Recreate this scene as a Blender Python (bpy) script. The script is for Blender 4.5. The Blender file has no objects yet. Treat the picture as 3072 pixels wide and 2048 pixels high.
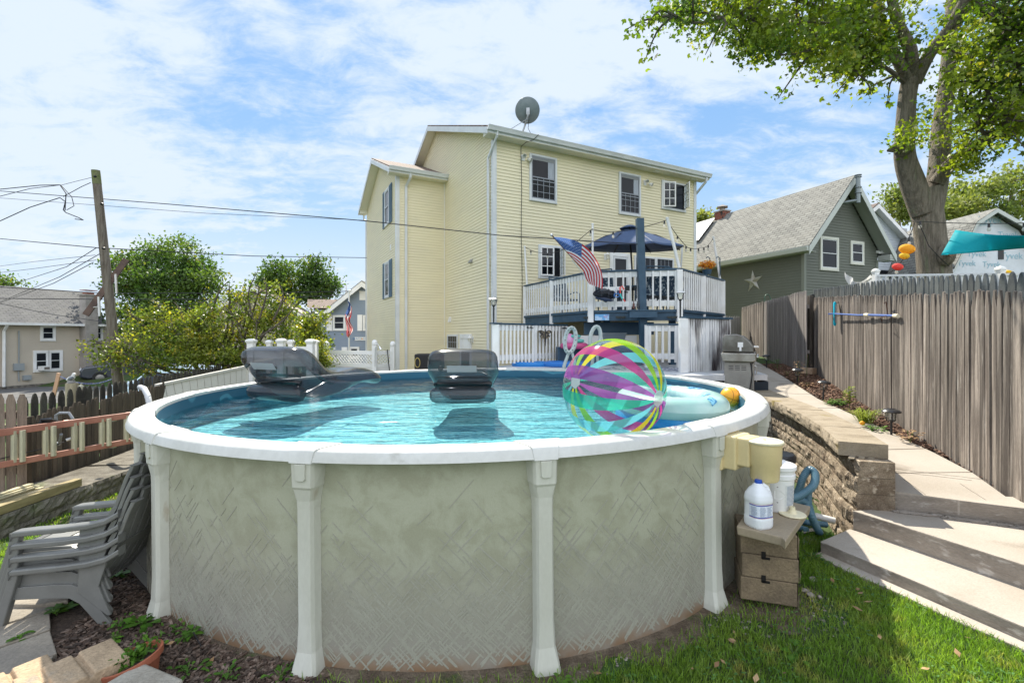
import bpy, math, random
import numpy as np
from mathutils import Vector, Matrix, Euler
R = math.radians
random.seed(7); rng = np.random.default_rng(7)
scene = bpy.context.scene
COL = scene.collection
# photo geometry: focal length and principal row in photo pixels, eye height in metres
F, CX, HY, EYE = 1404.0, 1536.0, 1006.0, 2.0
def W(px, py, d): return Vector(((px-CX)/F*d, d, EYE+(HY-py)/F*d))
def WZ(px, py, z): return W(px, py, (EYE-z)*F/(py-HY))
def XZ(px, d, z): return Vector(((px-CX)/F*d, d, z))

# ---------------------------------------------------------------- camera
cam_d = bpy.data.cameras.new("camera"); cam = bpy.data.objects.new("camera", cam_d); COL.objects.link(cam)
cam.location = (0, 0, EYE); cam.rotation_euler = (R(90), 0, 0)
cam_d.sensor_width = 36; cam_d.lens = F/3072*36; cam_d.shift_y = -18/3072
cam_d.clip_start = .05; cam_d.clip_end = 2000
scene.camera = cam
# ---------------------------------------------------------------- light
SUN_EL, SUN_DIR = R(48), Vector((.28, -.96, 0)).normalized()   # the way the light travels over the ground
tr = Vector((SUN_DIR.x*math.cos(SUN_EL), SUN_DIR.y*math.cos(SUN_EL), -math.sin(SUN_EL)))
sun_d = bpy.data.lights.new("sun", 'SUN'); sun_d.energy = 4.8; sun_d.angle = R(.55); sun_d.color = (1, .93, .80)
sun = bpy.data.objects.new("sun", sun_d); COL.objects.link(sun)
sun.rotation_euler = tr.to_track_quat('-Z', 'Y').to_euler(); sun.location = (-8, 20, 30)
scene.view_settings.view_transform = 'Standard'; scene.view_settings.look = 'None'
scene.view_settings.exposure = 0.9; scene.view_settings.gamma = 1
scene.cycles.transparent_max_bounces = 32
scene.cycles.max_bounces = 10; scene.cycles.diffuse_bounces = 5
scene.cycles.caustics_reflective = False; scene.cycles.caustics_refractive = False
scene.cycles.use_denoising = True
scene.cycles.sample_clamp_indirect = 6

class N:
    """tiny node-tree writer"""
    def __init__(s, nt): s.nt = nt; s.nt.nodes.clear()
    def n(s, typ, **k):
        nd = s.nt.nodes.new(typ)
        for a, b in k.items():
            if a in nd.inputs: s.set(nd.inputs[a], b)
            else: setattr(nd, a, b)
        return nd
    def set(s, inp, v):
        if isinstance(v, bpy.types.NodeSocket): s.nt.links.new(v, inp)
        elif isinstance(v, (tuple, list)) and len(v) == 3 and inp.type == 'RGBA': inp.default_value = (*v, 1)
        else: inp.default_value = v
    def i(s, nd, idx, v): s.set(nd.inputs[idx], v); return nd
    def mix(s, f, a, b, mode='MIX'):
        m = s.nt.nodes.new('ShaderNodeMix'); m.data_type = 'RGBA'; m.blend_type = mode
        s.set(m.inputs[0], f); s.set(m.inputs[6], a); s.set(m.inputs[7], b); return m.outputs[2]
    def math(s, op, a, b=None, c=None):
        m = s.nt.nodes.new('ShaderNodeMath'); m.operation = op; s.set(m.inputs[0], a)
        if b is not None: s.set(m.inputs[1], b)
        if c is not None: s.set(m.inputs[2], c)
        return m.outputs[0]
    def ramp(s, f, lo, hi, a=0., b=1.):
        m = s.nt.nodes.new('ShaderNodeMapRange'); m.interpolation_type = 'SMOOTHSTEP'
        s.set(m.inputs[0], f); m.inputs[1].default_value = lo; m.inputs[2].default_value = hi
        m.inputs[3].default_value = a; m.inputs[4].default_value = b; return m.outputs[0]
    def noise(s, vec, sc, det=4, rough=.55, dist=0.):
        m = s.nt.nodes.new('ShaderNodeTexNoise'); s.set(m.inputs['Vector'], vec)
        m.inputs['Scale'].default_value = sc; m.inputs['Detail'].default_value = det
        m.inputs['Roughness'].default_value = rough; m.inputs['Distortion'].default_value = dist
        return m.outputs['Fac']
    def map(s, vec, sc=(1, 1, 1), loc=(0, 0, 0), rot=(0, 0, 0)):
        m = s.nt.nodes.new('ShaderNodeMapping'); s.set(m.inputs[0], vec)
        m.inputs['Scale'].default_value = sc; m.inputs['Location'].default_value = loc
        m.inputs['Rotation'].default_value = rot; return m.outputs[0]

# ---------------------------------------------------------------- world
world = bpy.data.worlds.new("World"); scene.world = world; world.use_nodes = True
w = N(world.node_tree)
sky = w.n('ShaderNodeTexSky', sky_type='NISHITA', sun_disc=False, sun_elevation=SUN_EL,
          sun_rotation=math.atan2(-SUN_DIR.x, -SUN_DIR.y), air_density=1.0, dust_density=0.7, ozone_density=2.2)
tc = w.n('ShaderNodeTexCoord')
sep = w.n('ShaderNodeSeparateXYZ'); w.i(sep, 0, tc.outputs['Generated'])
zz = w.math('ADD', w.math('MAXIMUM', sep.outputs[2], 0.0), .22)
cmb = w.n('ShaderNodeCombineXYZ'); w.i(cmb, 0, w.math('DIVIDE', sep.outputs[0], zz)); w.i(cmb, 1, w.math('DIVIDE', sep.outputs[1], zz))
v1 = w.map(cmb.outputs[0], (.75, 1.25, 1), (3.1, 1.4, 0), (0, 0, R(-32)))
n1 = w.noise(v1, 1.15, 9, .60, .55)
n2 = w.noise(w.map(cmb.outputs[0], (1, 1, 1), (7.7, 2.2, 0)), .55, 3, .5)
cl = w.math('ADD', w.math('MULTIPLY', n1, .75), w.math('MULTIPLY', n2, .45))
n4 = w.noise(w.map(cmb.outputs[0], (1.6, 2.6, 1), (1.1, 5.2, 0), (0, 0, R(-28))), 3.4, 8, .66, .35)
cl = w.math('ADD', cl, w.math('MULTIPLY', w.math('SUBTRACT', n4, .5), .50))
mask = w.ramp(cl, .46, .68)
low = w.ramp(sep.outputs[2], .0, .34, .85, .0)
n3 = w.noise(w.map(tc.outputs['Generated'], (1, 1, 2.2), (4, 0, 1)), 4.2, 7, .55)
puff = w.math('MULTIPLY', w.ramp(n3, .5, .62), w.ramp(sep.outputs[2], .06, .22, .8, 0))
m = w.math('MAXIMUM', w.math('MULTIPLY', mask, .93), w.math('MAXIMUM', low, puff))
base = w.mix(1.0, sky.outputs[0], (1.0, 1.04, 1.16), 'MULTIPLY')
base = w.mix(.85, base, w.mix(w.ramp(sep.outputs[2], .05, .6), (4.2, 6.5, 8.8), (2.3, 4.7, 8.7)))
white = w.mix(puff, (7.2, 8.1, 9.2), (8.4, 8.8, 9.2))
colr = w.mix(m, base, white)
# unseen bright cloud bank, added behind the camera to fill the shaded faces
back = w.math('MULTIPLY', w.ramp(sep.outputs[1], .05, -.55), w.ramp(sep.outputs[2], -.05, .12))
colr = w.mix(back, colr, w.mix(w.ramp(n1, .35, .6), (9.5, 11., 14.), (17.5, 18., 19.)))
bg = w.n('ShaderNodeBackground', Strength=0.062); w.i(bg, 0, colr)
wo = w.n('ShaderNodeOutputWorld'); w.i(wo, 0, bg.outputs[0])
world.cycles.sampling_method = 'MANUAL'; world.cycles.sample_map_resolution = 512

# ---------------------------------------------------------------- materials
MATS = {}
def mat(name, col, rough=.6, col2=None, ns=4., lo=.35, hi=.65, fine=.12, fs=60., st=(1, 1, 1), bump=0., bs=40., metal=0.,
        spec=.4, isl=0., uv=False, det=5, transl=0., coat=0., third=None, tt=(1.02, 1.02, 1.)):
    """principled surface: base colour broken by coarse noise towards col2, fine grain, per-piece variation and bump"""
    if name in MATS: return MATS[name]
    mt = bpy.data.materials.new(name); mt.use_nodes = True; n = N(mt.node_tree)
    t = n.n('ShaderNodeTexCoord'); vec = n.map(t.outputs['UV' if uv else 'Object'], st)
    c = col
    if col2 is not None: c = n.mix(n.ramp(n.noise(vec, ns, det), lo, hi), col, col2)
    if third is not None: c = n.mix(n.ramp(n.noise(n.map(vec, (1, 1, 1), (5, 3, 9)), third[1], 5), third[2], third[3]), c, third[0])
    if fine: c = n.mix(1.0, c, n.mix(n.noise(vec, fs, 3), (1-fine*1.6,)*3, (1+fine,)*3), 'MULTIPLY')
    if isl:
        g = n.n('ShaderNodeNewGeometry'); r = n.ramp(g.outputs['Random Per Island'], 0, 1, 1-isl, 1+isl)
        h = n.n('ShaderNodeCombineColor'); [n.i(h, k, r) for k in range(3)]
        c = n.mix(1.0, c, h.outputs[0], 'MULTIPLY')
    p = n.n('ShaderNodeBsdfPrincipled', Roughness=rough, Metallic=metal); n.i(p, 0, c)
    p.inputs['Specular IOR Level'].default_value = spec
    if coat: p.inputs['Coat Weight'].default_value = coat; p.inputs['Coat Roughness'].default_value = .08
    if bump:
        b = n.n('ShaderNodeBump', Strength=1.0, Distance=bump); n.i(b, 'Height', n.noise(vec, bs, 5)); n.i(p, 'Normal', b.outputs[0])
    out = p.outputs[0]
    if transl:
        tl = n.n('ShaderNodeBsdfTranslucent'); n.i(tl, 0, n.mix(1., c, tt, 'MULTIPLY'))
        ms = n.n('ShaderNodeMixShader'); n.i(ms, 0, transl); n.i(ms, 1, out); n.i(ms, 2, tl.outputs[0]); out = ms.outputs[0]
    o = n.n('ShaderNodeOutputMaterial'); n.i(o, 0, out); MATS[name] = mt; return mt

def clearmat(name, tint, edge=None, rough=.06, gl=.9, body=0., bcol=(1, 1, 1), ior=1.45):
    """thin see-through plastic or glass: tinted at the rim of a curved shape, mirrored by fresnel"""
    if name in MATS: return MATS[name]
    mt = bpy.data.materials.new(name); mt.use_nodes = True; n = N(mt.node_tree)
    lw = n.n('ShaderNodeLayerWeight', Blend=.35)
    c = n.mix(lw.outputs['Facing'], tint, edge if edge else tint)
    tr_ = n.n('ShaderNodeBsdfTransparent'); n.i(tr_, 0, c)
    fw_ = n.n('ShaderNodeLayerWeight', Blend=.5); fr = n.math('ADD', .035, n.math('MULTIPLY', .75, n.math('POWER', fw_.outputs['Facing'], 4.)))
    g = n.n('ShaderNodeBsdfGlossy', Roughness=rough); n.i(g, 0, (gl,)*3)
    ms = n.n('ShaderNodeMixShader'); n.i(ms, 0, fr); n.i(ms, 1, tr_.outputs[0]); n.i(ms, 2, g.outputs[0]); out = ms.outputs[0]
    if body:
        d = n.n('ShaderNodeBsdfDiffuse'); n.i(d, 0, bcol); tl = n.n('ShaderNodeBsdfTranslucent'); n.i(tl, 0, bcol)
        m0 = n.n('ShaderNodeMixShader'); n.i(m0, 0, .5); n.i(m0, 1, d.outputs[0]); n.i(m0, 2, tl.outputs[0])
        m2 = n.n('ShaderNodeMixShader'); n.i(m2, 0, body); n.i(m2, 1, out); n.i(m2, 2, m0.outputs[0]); out = m2.outputs[0]
    o = n.n('ShaderNodeOutputMaterial'); n.i(o, 0, out); MATS[name] = mt; return mt

# ---------------------------------------------------------------- mesh builder
ORG = {}
def rotz(a): return Matrix.Rotation(a, 4, 'Z')
def TM(loc, a=0., rx=0., ry=0.): return Matrix.Translation(loc) @ Euler((rx, ry, a)).to_matrix().to_4x4()
class MB:
    def __init__(s, T=None): s.v = []; s.f = []; s.m = []; s.mi = 0; s.T = T
    def add(s, vs, fs):
        o = len(s.v)
        s.v += [(s.T @ Vector(a)) if s.T is not None else Vector(a) for a in vs]
        s.f += [tuple(i+o for i in f) for f in fs]; s.m += [s.mi]*len(fs); return s
    def box(s, c, size, M=None):
        x, y, z = (k/2 for k in size); c = Vector(c)
        vs = [Vector((a*x, b*y, e*z)) for a in (-1, 1) for b in (-1, 1) for e in (-1, 1)]
        if M is not None: vs = [M @ q for q in vs]
        return s.add([c+q for q in vs], [(0, 1, 3, 2), (4, 6, 7, 5), (0, 4, 5, 1), (2, 3, 7, 6), (0, 2, 6, 4), (1, 5, 7, 3)])
    def bb(s, lo, hi):
        lo, hi = Vector(lo), Vector(hi); return s.box((lo+hi)/2, hi-lo)
    def beam(s, a, b, w_, h, up=(0, 0, 1)):
        a, b = Vector(a), Vector(b); d = (b-a).normalized(); up = Vector(up)
        if abs(d.dot(up)) > .99: up = Vector((0, 1, 0))
        x = d.cross(up).normalized(); z = x.cross(d)
        vs = [p+x*(i*w_/2)+z*(j*h/2) for p in (a, b) for i, j in ((-1, -1), (1, -1), (1, 1), (-1, 1))]
        return s.add(vs, [(3, 2, 1, 0), (4, 5, 6, 7)]+[(k, (k+1) % 4, 4+(k+1) % 4, 4+k) for k in range(4)])
    def tube(s, pts, r, n=8, cap=True, flat=1.):
        pts = [Vector(p) for p in pts]; k = len(pts); rs = r if isinstance(r, (list, tuple)) else [r]*k
        vs = []; t0 = (pts[1]-pts[0]).normalized(); x = t0.orthogonal().normalized()
        for i, p in enumerate(pts):
            t = (pts[min(i+1, k-1)]-pts[max(i-1, 0)]).normalized()
            x = (x-t*x.dot(t)).normalized(); y = t.cross(x)
            vs += [p+(x*math.cos(a)+y*math.sin(a)*flat)*rs[i] for a in (2*math.pi*j/n for j in range(n))]
        fs = [(i*n+j, i*n+(j+1) % n, (i+1)*n+(j+1) % n, (i+1)*n+j) for i in range(k-1) for j in range(n)]
        if cap: fs += [tuple(range(n))[::-1], tuple((k-1)*n+j for j in range(n))]
        return s.add(vs, fs)
    def lathe(s, prof, c=(0, 0, 0), n=24, M=None, a0=0., a1=2*math.pi):
        c = Vector(c); full = abs(a1-a0-2*math.pi) < 1e-6; k = n if full else n+1
        vs = []
        for r, z in prof:
            for j in range(k):
                a = a0+(a1-a0)*j/n; q = Vector((r*math.cos(a), r*math.sin(a), z)); vs.append(c+(M @ q if M is not None else q))
        fs = [(i*k+j, i*k+(j+1) % k, (i+1)*k+(j+1) % k, (i+1)*k+j) for i in range(len(prof)-1) for j in range(n)]
        return s.add(vs, fs)
    def prism(s, poly, vec):
        poly = [Vector(p) for p in poly]; vec = Vector(vec); k = len(poly)
        return s.add(poly+[p+vec for p in poly], [tuple(range(k))[::-1], tuple(range(k, 2*k))]+[(i, (i+1) % k, k+(i+1) % k, k+i) for i in range(k)])
    def quad(s, *p): return s.add(p, [tuple(range(len(p)))])
    def ball(s, c, r, n=16, m=10, M=None):
        r = Vector(r) if not isinstance(r, (int, float)) else Vector((r, r, r)); c = Vector(c)
        vs = []
        for i in range(m+1):
            th = math.pi*i/m
            for j in range(n):
                a = 2*math.pi*j/n; q = Vector((r.x*math.sin(th)*math.cos(a), r.y*math.sin(th)*math.sin(a), r.z*math.cos(th)))
                vs.append(c+(M @ q if M is not None else q))
        return s.add(vs, [(i*n+j, (i+1)*n+j, (i+1)*n+(j+1) % n, i*n+(j+1) % n) for i in range(m) for j in range(n)])
    def grid(s, fn, nu, nv, closed=False):
        vs = [fn(i/nu, j/nv) for j in range(nv+1) for i in range(nu+1)]
        return s.add(vs, [(j*(nu+1)+i, j*(nu+1)+i+1, (j+1)*(nu+1)+i+1, (j+1)*(nu+1)+i) for j in range(nv) for i in range(nu)])
    def build(s, name, mats, parent=None, smooth=False, bevel=0., loc=None, label=None, uv=True, solid=0., bseg=2):
        mats = mats if isinstance(mats, (list, tuple)) else [mats]
        if parent is not None: org = ORG.get(parent.name, Vector((0, 0, 0)))
        elif loc is not None: org = Vector(loc)
        else:
            xs, ys, zs = zip(*[(q.x, q.y, q.z) for q in s.v])
            org = Vector(((min(xs)+max(xs))/2, (min(ys)+max(ys))/2, min(zs)))
        me = bpy.data.meshes.new(name)
        me.from_pydata([tuple(q-org) for q in s.v], [], s.f)
        for k in mats: me.materials.append(k)
        me.polygons.foreach_set('material_index', s.m)
        if smooth: me.polygons.foreach_set('use_smooth', [True]*len(s.f))
        if uv:
            ul = me.uv_layers.new(name='UV'); co = s.v
            dat = np.zeros(len(me.loops)*2, dtype=np.float32); q = 0
            for p in me.polygons:
                nn = p.normal; t1 = Vector((-nn.y, nn.x, 0))
                t1 = t1.normalized() if t1.length > 1e-3 else Vector((1, 0, 0)); t2 = nn.cross(t1)
                for vi in p.vertices:
                    c_ = co[vi]; dat[q] = c_.dot(t1); dat[q+1] = c_.dot(t2); q += 2
            ul.data.foreach_set('uv', dat)
        o = bpy.data.objects.new(name, me); COL.objects.link(o)
        if parent is not None: o.parent = parent
        else: o.location = org
        ORG[o.name] = org
        if solid: md = o.modifiers.new('solid', 'SOLIDIFY'); md.thickness = solid; md.offset = 0
        if bevel:
            md = o.modifiers.new('bevel', 'BEVEL'); md.width = bevel; md.segments = bseg; md.limit_method = 'ANGLE'; md.angle_limit = R(35)
        if smooth and (bevel or True):
            me.set_sharp_from_angle(angle=R(40))
        if label: o['label'] = label
        return o

def tag(o, label, cat, group=None, kind=None):
    if label: o['label'] = label
    if cat: o['category'] = cat
    if group: o['group'] = group
    if kind: o['kind'] = kind
    return o
def thing(name, loc, label, cat, group=None):
    o = bpy.data.objects.new(name, None); COL.objects.link(o); o.location = loc; o.empty_display_size = .1
    ORG[o.name] = Vector(loc); return tag(o, label, cat, group)
def struct(mb, name, m, **k):
    o = mb.build(name, m, **k); o['kind'] = 'structure'; return o
def dup(root, loc=None, rz=None, label=None, rot=None, scale=None):
    def cp(o, par):
        c = o.copy(); COL.objects.link(c)
        if par is not None: c.parent = par
        for ch in [x for x in o.children]: cp(ch, c)
        return c
    c = cp(root, None)
    if loc is not None: c.location = loc
    if rz is not None: c.rotation_euler = (0, 0, rz)
    if rot is not None: c.rotation_euler = rot
    if scale is not None: c.scale = (scale,)*3
    if label: c['label'] = label
    return c
def plane_hit(T, axis, val, px, py):
    """where the line of sight through a photo pixel meets a wall plane of a building, in the building's own axes"""
    Ti = T.inverted(); o = Ti @ Vector((0, 0, EYE)); q = Ti @ W(px, py, 10.0); d = q-o
    return o+d*((val-o[axis])/d[axis])
def text_obj(txt, name, m, parent, M, size, ext=.002, align='CENTER'):
    cu = bpy.data.curves.new(name, 'FONT'); cu.body = txt; cu.size = size; cu.extrude = ext; cu.align_x = align; cu.align_y = 'CENTER'
    cu.materials.append(m); tmp = bpy.data.objects.new('t', cu); COL.objects.link(tmp)
    bpy.context.view_layer.update()
    me = bpy.data.meshes.new_from_object(tmp.evaluated_get(bpy.context.evaluated_depsgraph_get()))
    bpy.data.objects.remove(tmp); me.name = name
    o = bpy.data.objects.new(name, me); COL.objects.link(o)
    me.transform(Matrix.Translation(-ORG.get(parent.name, Vector((0, 0, 0)))) @ M); o.parent = parent; ORG[o.name] = ORG.get(parent.name, Vector()); return o
def lapwall(mb, poly, P, n, ex=.1016, z0=None):
    """lap siding over a convex wall outline; P(s,z) gives the wall point, n the outward normal"""
    zs = [q[1] for q in poly]; lo, hi = min(zs), max(zs); z = lo; n = Vector(n); up_ = Vector((0, 0, .006))
    def ext(zv):
        xs = []
        for (a, b), (c, d) in zip(poly, poly[1:]+poly[:1]):
            if (b-zv)*(d-zv) <= 0 and abs(b-d) > 1e-9: xs.append(a+(c-a)*(zv-b)/(d-b))
        return (min(xs), max(xs)) if xs else None
    while z < hi-1e-4:
        z1 = min(z+ex, hi); a = ext(z+1e-5); b = ext(z1-1e-5)
        if a and b:
            A0, A1 = P(a[0], z), P(a[1], z); B0, B1 = P(b[0], z1), P(b[1], z1)
            mb.add([A0+n*.018+up_, A1+n*.018+up_, B1+n*.002, B0+n*.002, A0, A1, A0+n*.015, A1+n*.015], [(0, 1, 2, 3), (4, 5, 7, 6), (6, 7, 1, 0)])
        z = z1
# ================================================================ materials used widely
white_paint = mat('white_paint', (.78, .79, .78), .45, (.70, .70, .67), 3, fine=.05)
white_vinyl = mat('white_vinyl', (.80, .80, .79), .35, (.72, .72, .69), 2, fine=.04)
navy_paint = mat('navy_paint', (.022, .062, .105), .5, (.035, .08, .125), 5, fine=.1)
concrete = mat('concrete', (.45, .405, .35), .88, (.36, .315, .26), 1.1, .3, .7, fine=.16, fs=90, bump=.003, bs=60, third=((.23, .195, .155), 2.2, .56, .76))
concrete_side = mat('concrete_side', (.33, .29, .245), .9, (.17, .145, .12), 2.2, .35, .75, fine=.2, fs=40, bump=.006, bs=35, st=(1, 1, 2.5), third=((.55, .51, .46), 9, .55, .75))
black_plastic = mat('black_plastic', (.02, .02, .022), .4)
steel = mat('steel', (.55, .55, .53), .32, (.42, .40, .37), 3, metal=.9, fine=.1)
dark_glass = mat('dark_glass', (.012, .014, .018), .08, fine=0, spec=.22)
mulch_dirt = mat('mulch_dirt', (.06, .042, .032), .95, (.10, .075, .058), 9, fine=.5, fs=70, bump=.02, bs=45)
dirt_grass = mat('dirt_grass', (.06, .10, .022), .95, (.085, .068, .042), 1.6, .42, .62, fine=.4, fs=60, bump=.02, bs=40, third=((.05, .10, .02), .4, .4, .6))
asphalt = mat('asphalt', (.105, .105, .105), .9, (.14, .135, .13), 1, fine=.15)
block_stone = mat('block_stone', (.31, .25, .18), .95, (.17, .125, .085), 6, .35, .7, fine=.5, fs=95, bump=.012, bs=55, isl=.08, third=((.52, .44, .34), 14, .55, .7))
cap_stone = mat('cap_stone', (.33, .275, .20), .95, (.24, .195, .135), 5, .4, .7, fine=.22, fs=80, bump=.006, bs=60, third=((.22, .17, .05), 3.2, .62, .74))
black_rubber = mat('black_rubber', (.025, .025, .028), .6)

def sm(t): t = max(0., min(1., t)); return t*t*(3-2*t)
WALL_LINE = [(3.0, 3.4), (3.05, 4.0), (3.13, 4.45), (3.48, 5.3), (3.78, 6.2), (4.06, 7.3), (4.33, 8.5), (4.62, 9.6), (5.2, 11.2), (6.1, 14), (7, 17)]
def wall_x(y):
    for (a, b), (c, d) in zip(WALL_LINE, WALL_LINE[1:]):
        if b <= y <= d: return a+(c-a)*(y-b)/(d-b)
    return WALL_LINE[0][0] if y < 4 else WALL_LINE[-1][0]
def path_z(y): return .28+.07*y if y < 16 else 1.4
def gh(x, y):
    h = 0.
    if y > 4.0:
        h = max(h, (path_z(y)-.08)*sm((x-wall_x(y)-.12)/.14)) if y < 30 else path_z(30)
    h = max(h, .12*sm((x-1.1)/1.2)*(1 if y < 4.4 else 0))
    if x > 3.15 and y <= 4.75: h = 0.
    l = sm((y-9.5)/3)*sm((-x-4.5-.0*y)/3)
    h -= .85*l*(1-sm((x+.45*y)/3)*0)
    if y < 9.5: h -= .25*sm((-x-3.7)/1.0)*sm((y-3.6)/.8)
    if x < -5.6 and y < 9.6: h += .17*sm((-x-5.68)/.2)
    return h
xs = np.concatenate([[-600, -250, -120, -70, -45, -32, -24, -18, -14], np.arange(-12, 12.01, .12), [13, 14.5, 17, 21, 28, 40, 70, 120, 250, 600]])
ys = np.concatenate([[-60, -20, -8, -3, 0, 1, 1.6], np.arange(2, 14.01, .12), [14.6, 15.5, 17, 19, 22, 26, 32, 40, 55, 80, 130, 250, 500, 1200]])
g = MB()
g.add([(x, y, gh(x, y)) for y in ys for x in xs],
      [(j*len(xs)+i, j*len(xs)+i+1, (j+1)*len(xs)+i+1, (j+1)*len(xs)+i) for j in range(len(ys)-1) for i in range(len(xs)-1)])
struct(g, 'ground', dirt_grass, smooth=True, loc=(0, 0, 0), uv=False)
# street beyond the left fence
g = MB(); g.grid(lambda u, v: Vector((-60+v*58-6*u*0, 15.5+u*9+v*6, -.842)), 4, 4)
struct(g, 'street', asphalt, loc=(0, 0, 0))
g = MB(); g.quad((-40, 12.2, -.835), (-9, 13.6, -.835), (-9, 15.2, -.835), (-40, 14.9, -.835))
struct(g, 'verge', mat('verge', (.22, .2, .12), .95, (.12, .16, .05), 1.2), loc=(0, 0, 0))

# ================================================================ concrete path, steps
PL = [(3.45, 4.28), (3.50, 4.7), (3.82, 5.3), (4.14, 6.2), (4.42, 7.3), (4.70, 8.5), (5.0, 9.6), (5.7, 11.2), (6.6, 14), (7.2, 16.5)]
PRt = [(4.26, 3.90), (4.66, 4.73), (4.85, 5.4), (5.03, 6.19), (5.26, 7.3), (5.47, 8.36), (5.85, 9.5), (6.35, 11.0), (7.1, 13.5), (7.9, 16.5)]
def interp(pl, t):
    k = min(int(t*(len(pl)-1)), len(pl)-2); f = t*(len(pl)-1)-k
    return Vector((pl[k][0]+(pl[k+1][0]-pl[k][0])*f, pl[k][1]+(pl[k+1][1]-pl[k][1])*f))
g = MB(); cuts = [0, .115, .24, .36, .48, .60, .72, .86, 1.0]
for a, b in zip(cuts, cuts[1:]):
    n_ = 6
    for k in range(n_):
        t0 = a+(b-a)*k/n_+(.0016 if k == 0 else 0); t1 = a+(b-a)*(k+1)/n_-(.0016 if k == n_-1 else 0)
        q = [interp(PL, t0), interp(PRt, t0), interp(PRt, t1), interp(PL, t1)]
        top = [Vector((p.x, p.y, path_z(p.y))) for p in q]; bot = [p-Vector((0, 0, .13)) for p in top]
        g.add(top+bot, [(0, 1, 2, 3), (0, 4, 5, 1), (1, 5, 6, 2), (2, 6, 7, 3), (3, 7, 4, 0)])
struct(g, 'path', concrete, loc=(0, 0, 0))
steps = thing('concrete_steps', (3.4, 3.6, 0), 'three pale concrete steps rising from the lawn to the sloping path', 'steps')
def slab(front, back, z0, z1, name, lip=.012):
    m_ = MB(); poly = [Vector((p[0], p[1], z0)) for p in front]+[Vector((p[0], p[1], z0)) for p in back[::-1]]
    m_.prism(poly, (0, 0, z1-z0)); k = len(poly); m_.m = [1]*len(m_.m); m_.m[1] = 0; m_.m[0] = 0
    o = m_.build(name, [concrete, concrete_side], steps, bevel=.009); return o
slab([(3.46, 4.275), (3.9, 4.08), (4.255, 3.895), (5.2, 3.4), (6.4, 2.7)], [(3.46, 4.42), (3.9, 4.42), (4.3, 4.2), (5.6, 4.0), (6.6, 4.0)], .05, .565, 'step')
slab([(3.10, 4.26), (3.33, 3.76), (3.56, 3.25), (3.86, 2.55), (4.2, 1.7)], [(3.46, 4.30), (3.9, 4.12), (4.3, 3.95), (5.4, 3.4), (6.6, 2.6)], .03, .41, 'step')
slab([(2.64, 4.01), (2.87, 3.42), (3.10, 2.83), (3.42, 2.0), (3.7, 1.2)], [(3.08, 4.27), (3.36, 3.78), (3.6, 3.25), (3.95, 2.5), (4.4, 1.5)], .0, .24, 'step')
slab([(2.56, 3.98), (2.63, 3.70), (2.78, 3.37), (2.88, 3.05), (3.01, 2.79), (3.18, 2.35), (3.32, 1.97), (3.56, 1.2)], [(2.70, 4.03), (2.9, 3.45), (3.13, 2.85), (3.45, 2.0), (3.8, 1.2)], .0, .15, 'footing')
g = MB()
for k in range(60):
    t = random.random(); p = Vector((3.46, 4.26, .42)).lerp(Vector((4.26, 3.88, .42)), t)
    g.ball(p+Vector((random.uniform(-.02, .02), random.uniform(-.04, .0), -.004)), (random.uniform(.02, .06), random.uniform(.015, .03), random.uniform(.006, .015)), 7, 5)
g.build('mortar_spill', concrete_side, steps, smooth=True)

# ================================================================ split-face block walls
def split_block(mb, A, B, inn, z0, z1, th, rough=.018, batter=0.):
    A, B, inn = Vector((*A, 0)), Vector((*B, 0)), Vector((*inn, 0)); nu, nv = 9, 4
    rnd = [[random.uniform(-1, 1)*rough*(1 if 0 < j < nv else .35)-(.012 if i in (0, nu) or j in (0, nv) else 0) for i in range(nu+1)] for j in range(nv+1)]
    vs = []
    for j in range(nv+1):
        for i in range(nu+1):
            p = A.lerp(B, i/nu)-inn*rnd[j][i]; p.z = z0+(z1-z0)*j/nv; vs.append(p)
    k = len(vs); At, Bt = A+inn*th, B+inn*th
    vs += [Vector((At.x, At.y, z0)), Vector((Bt.x, Bt.y, z0)), Vector((Bt.x, Bt.y, z1)), Vector((At.x, At.y, z1))]
    fs = [(j*(nu+1)+i, j*(nu+1)+i+1, (j+1)*(nu+1)+i+1, (j+1)*(nu+1)+i) for j in range(nv) for i in range(nu)]
    fs += [tuple(nv*(nu+1)+i for i in range(nu+1))+(k+2, k+3), tuple(j*(nu+1) for j in range(nv, -1, -1))+(k, k+3),
           tuple(j*(nu+1)+nu for j in range(nv+1))+(k+2, k+1), (k, k+1, k+2, k+3)]
    mb.add(vs, fs)
def along(pl, s):
    for (a, b), (c, d) in zip(pl, pl[1:]):
        L = math.hypot(c-a, d-b)
        if s <= L: t = s/L; return Vector((a+(c-a)*t, b+(d-b)*t)), Vector((c-a, d-b)).normalized()
        s -= L
    v = Vector((pl[-1][0]-pl[-2][0], pl[-1][1]-pl[-2][1])).normalized(); return Vector(pl[-1])+v*s, v
rw = thing('retaining_wall', (3.6, 6.0, 0), 'curved tan split-face block retaining wall beside the sloping path', 'retaining wall')
line = [(3.115, 4.30), (3.17, 4.55), (3.50, 5.3), (3.82, 6.2), (4.10, 7.3), (4.37, 8.5), (4.6, 9.4)]
g = MB(); H_ = [(-.05, .10), (.10, .25), (.25, .40), (.40, .55), (.55, .70), (.70, .85)]
for ci, (a, b) in enumerate(H_):
    s = 0; first = True
    while s < 5.1:
        L = (.43 if (ci % 2 or not first) else .24); first = False
        p, t = along(line, s+.004); q, _ = along(line, s+L-.004); n_ = Vector((t.y, -t.x))
        split_block(g, p+n_*.011*ci, q+n_*.011*ci, n_, a+.002, b-.002, .355-.011*ci, .013); s += L
g.build('block_course', block_stone, rw)
g = MB(); line2 = [(3.125, 4.50), (3.46, 5.27), (3.78, 6.2), (4.06, 7.3), (4.33, 8.5), (4.56, 9.3)]; s = 0
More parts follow.
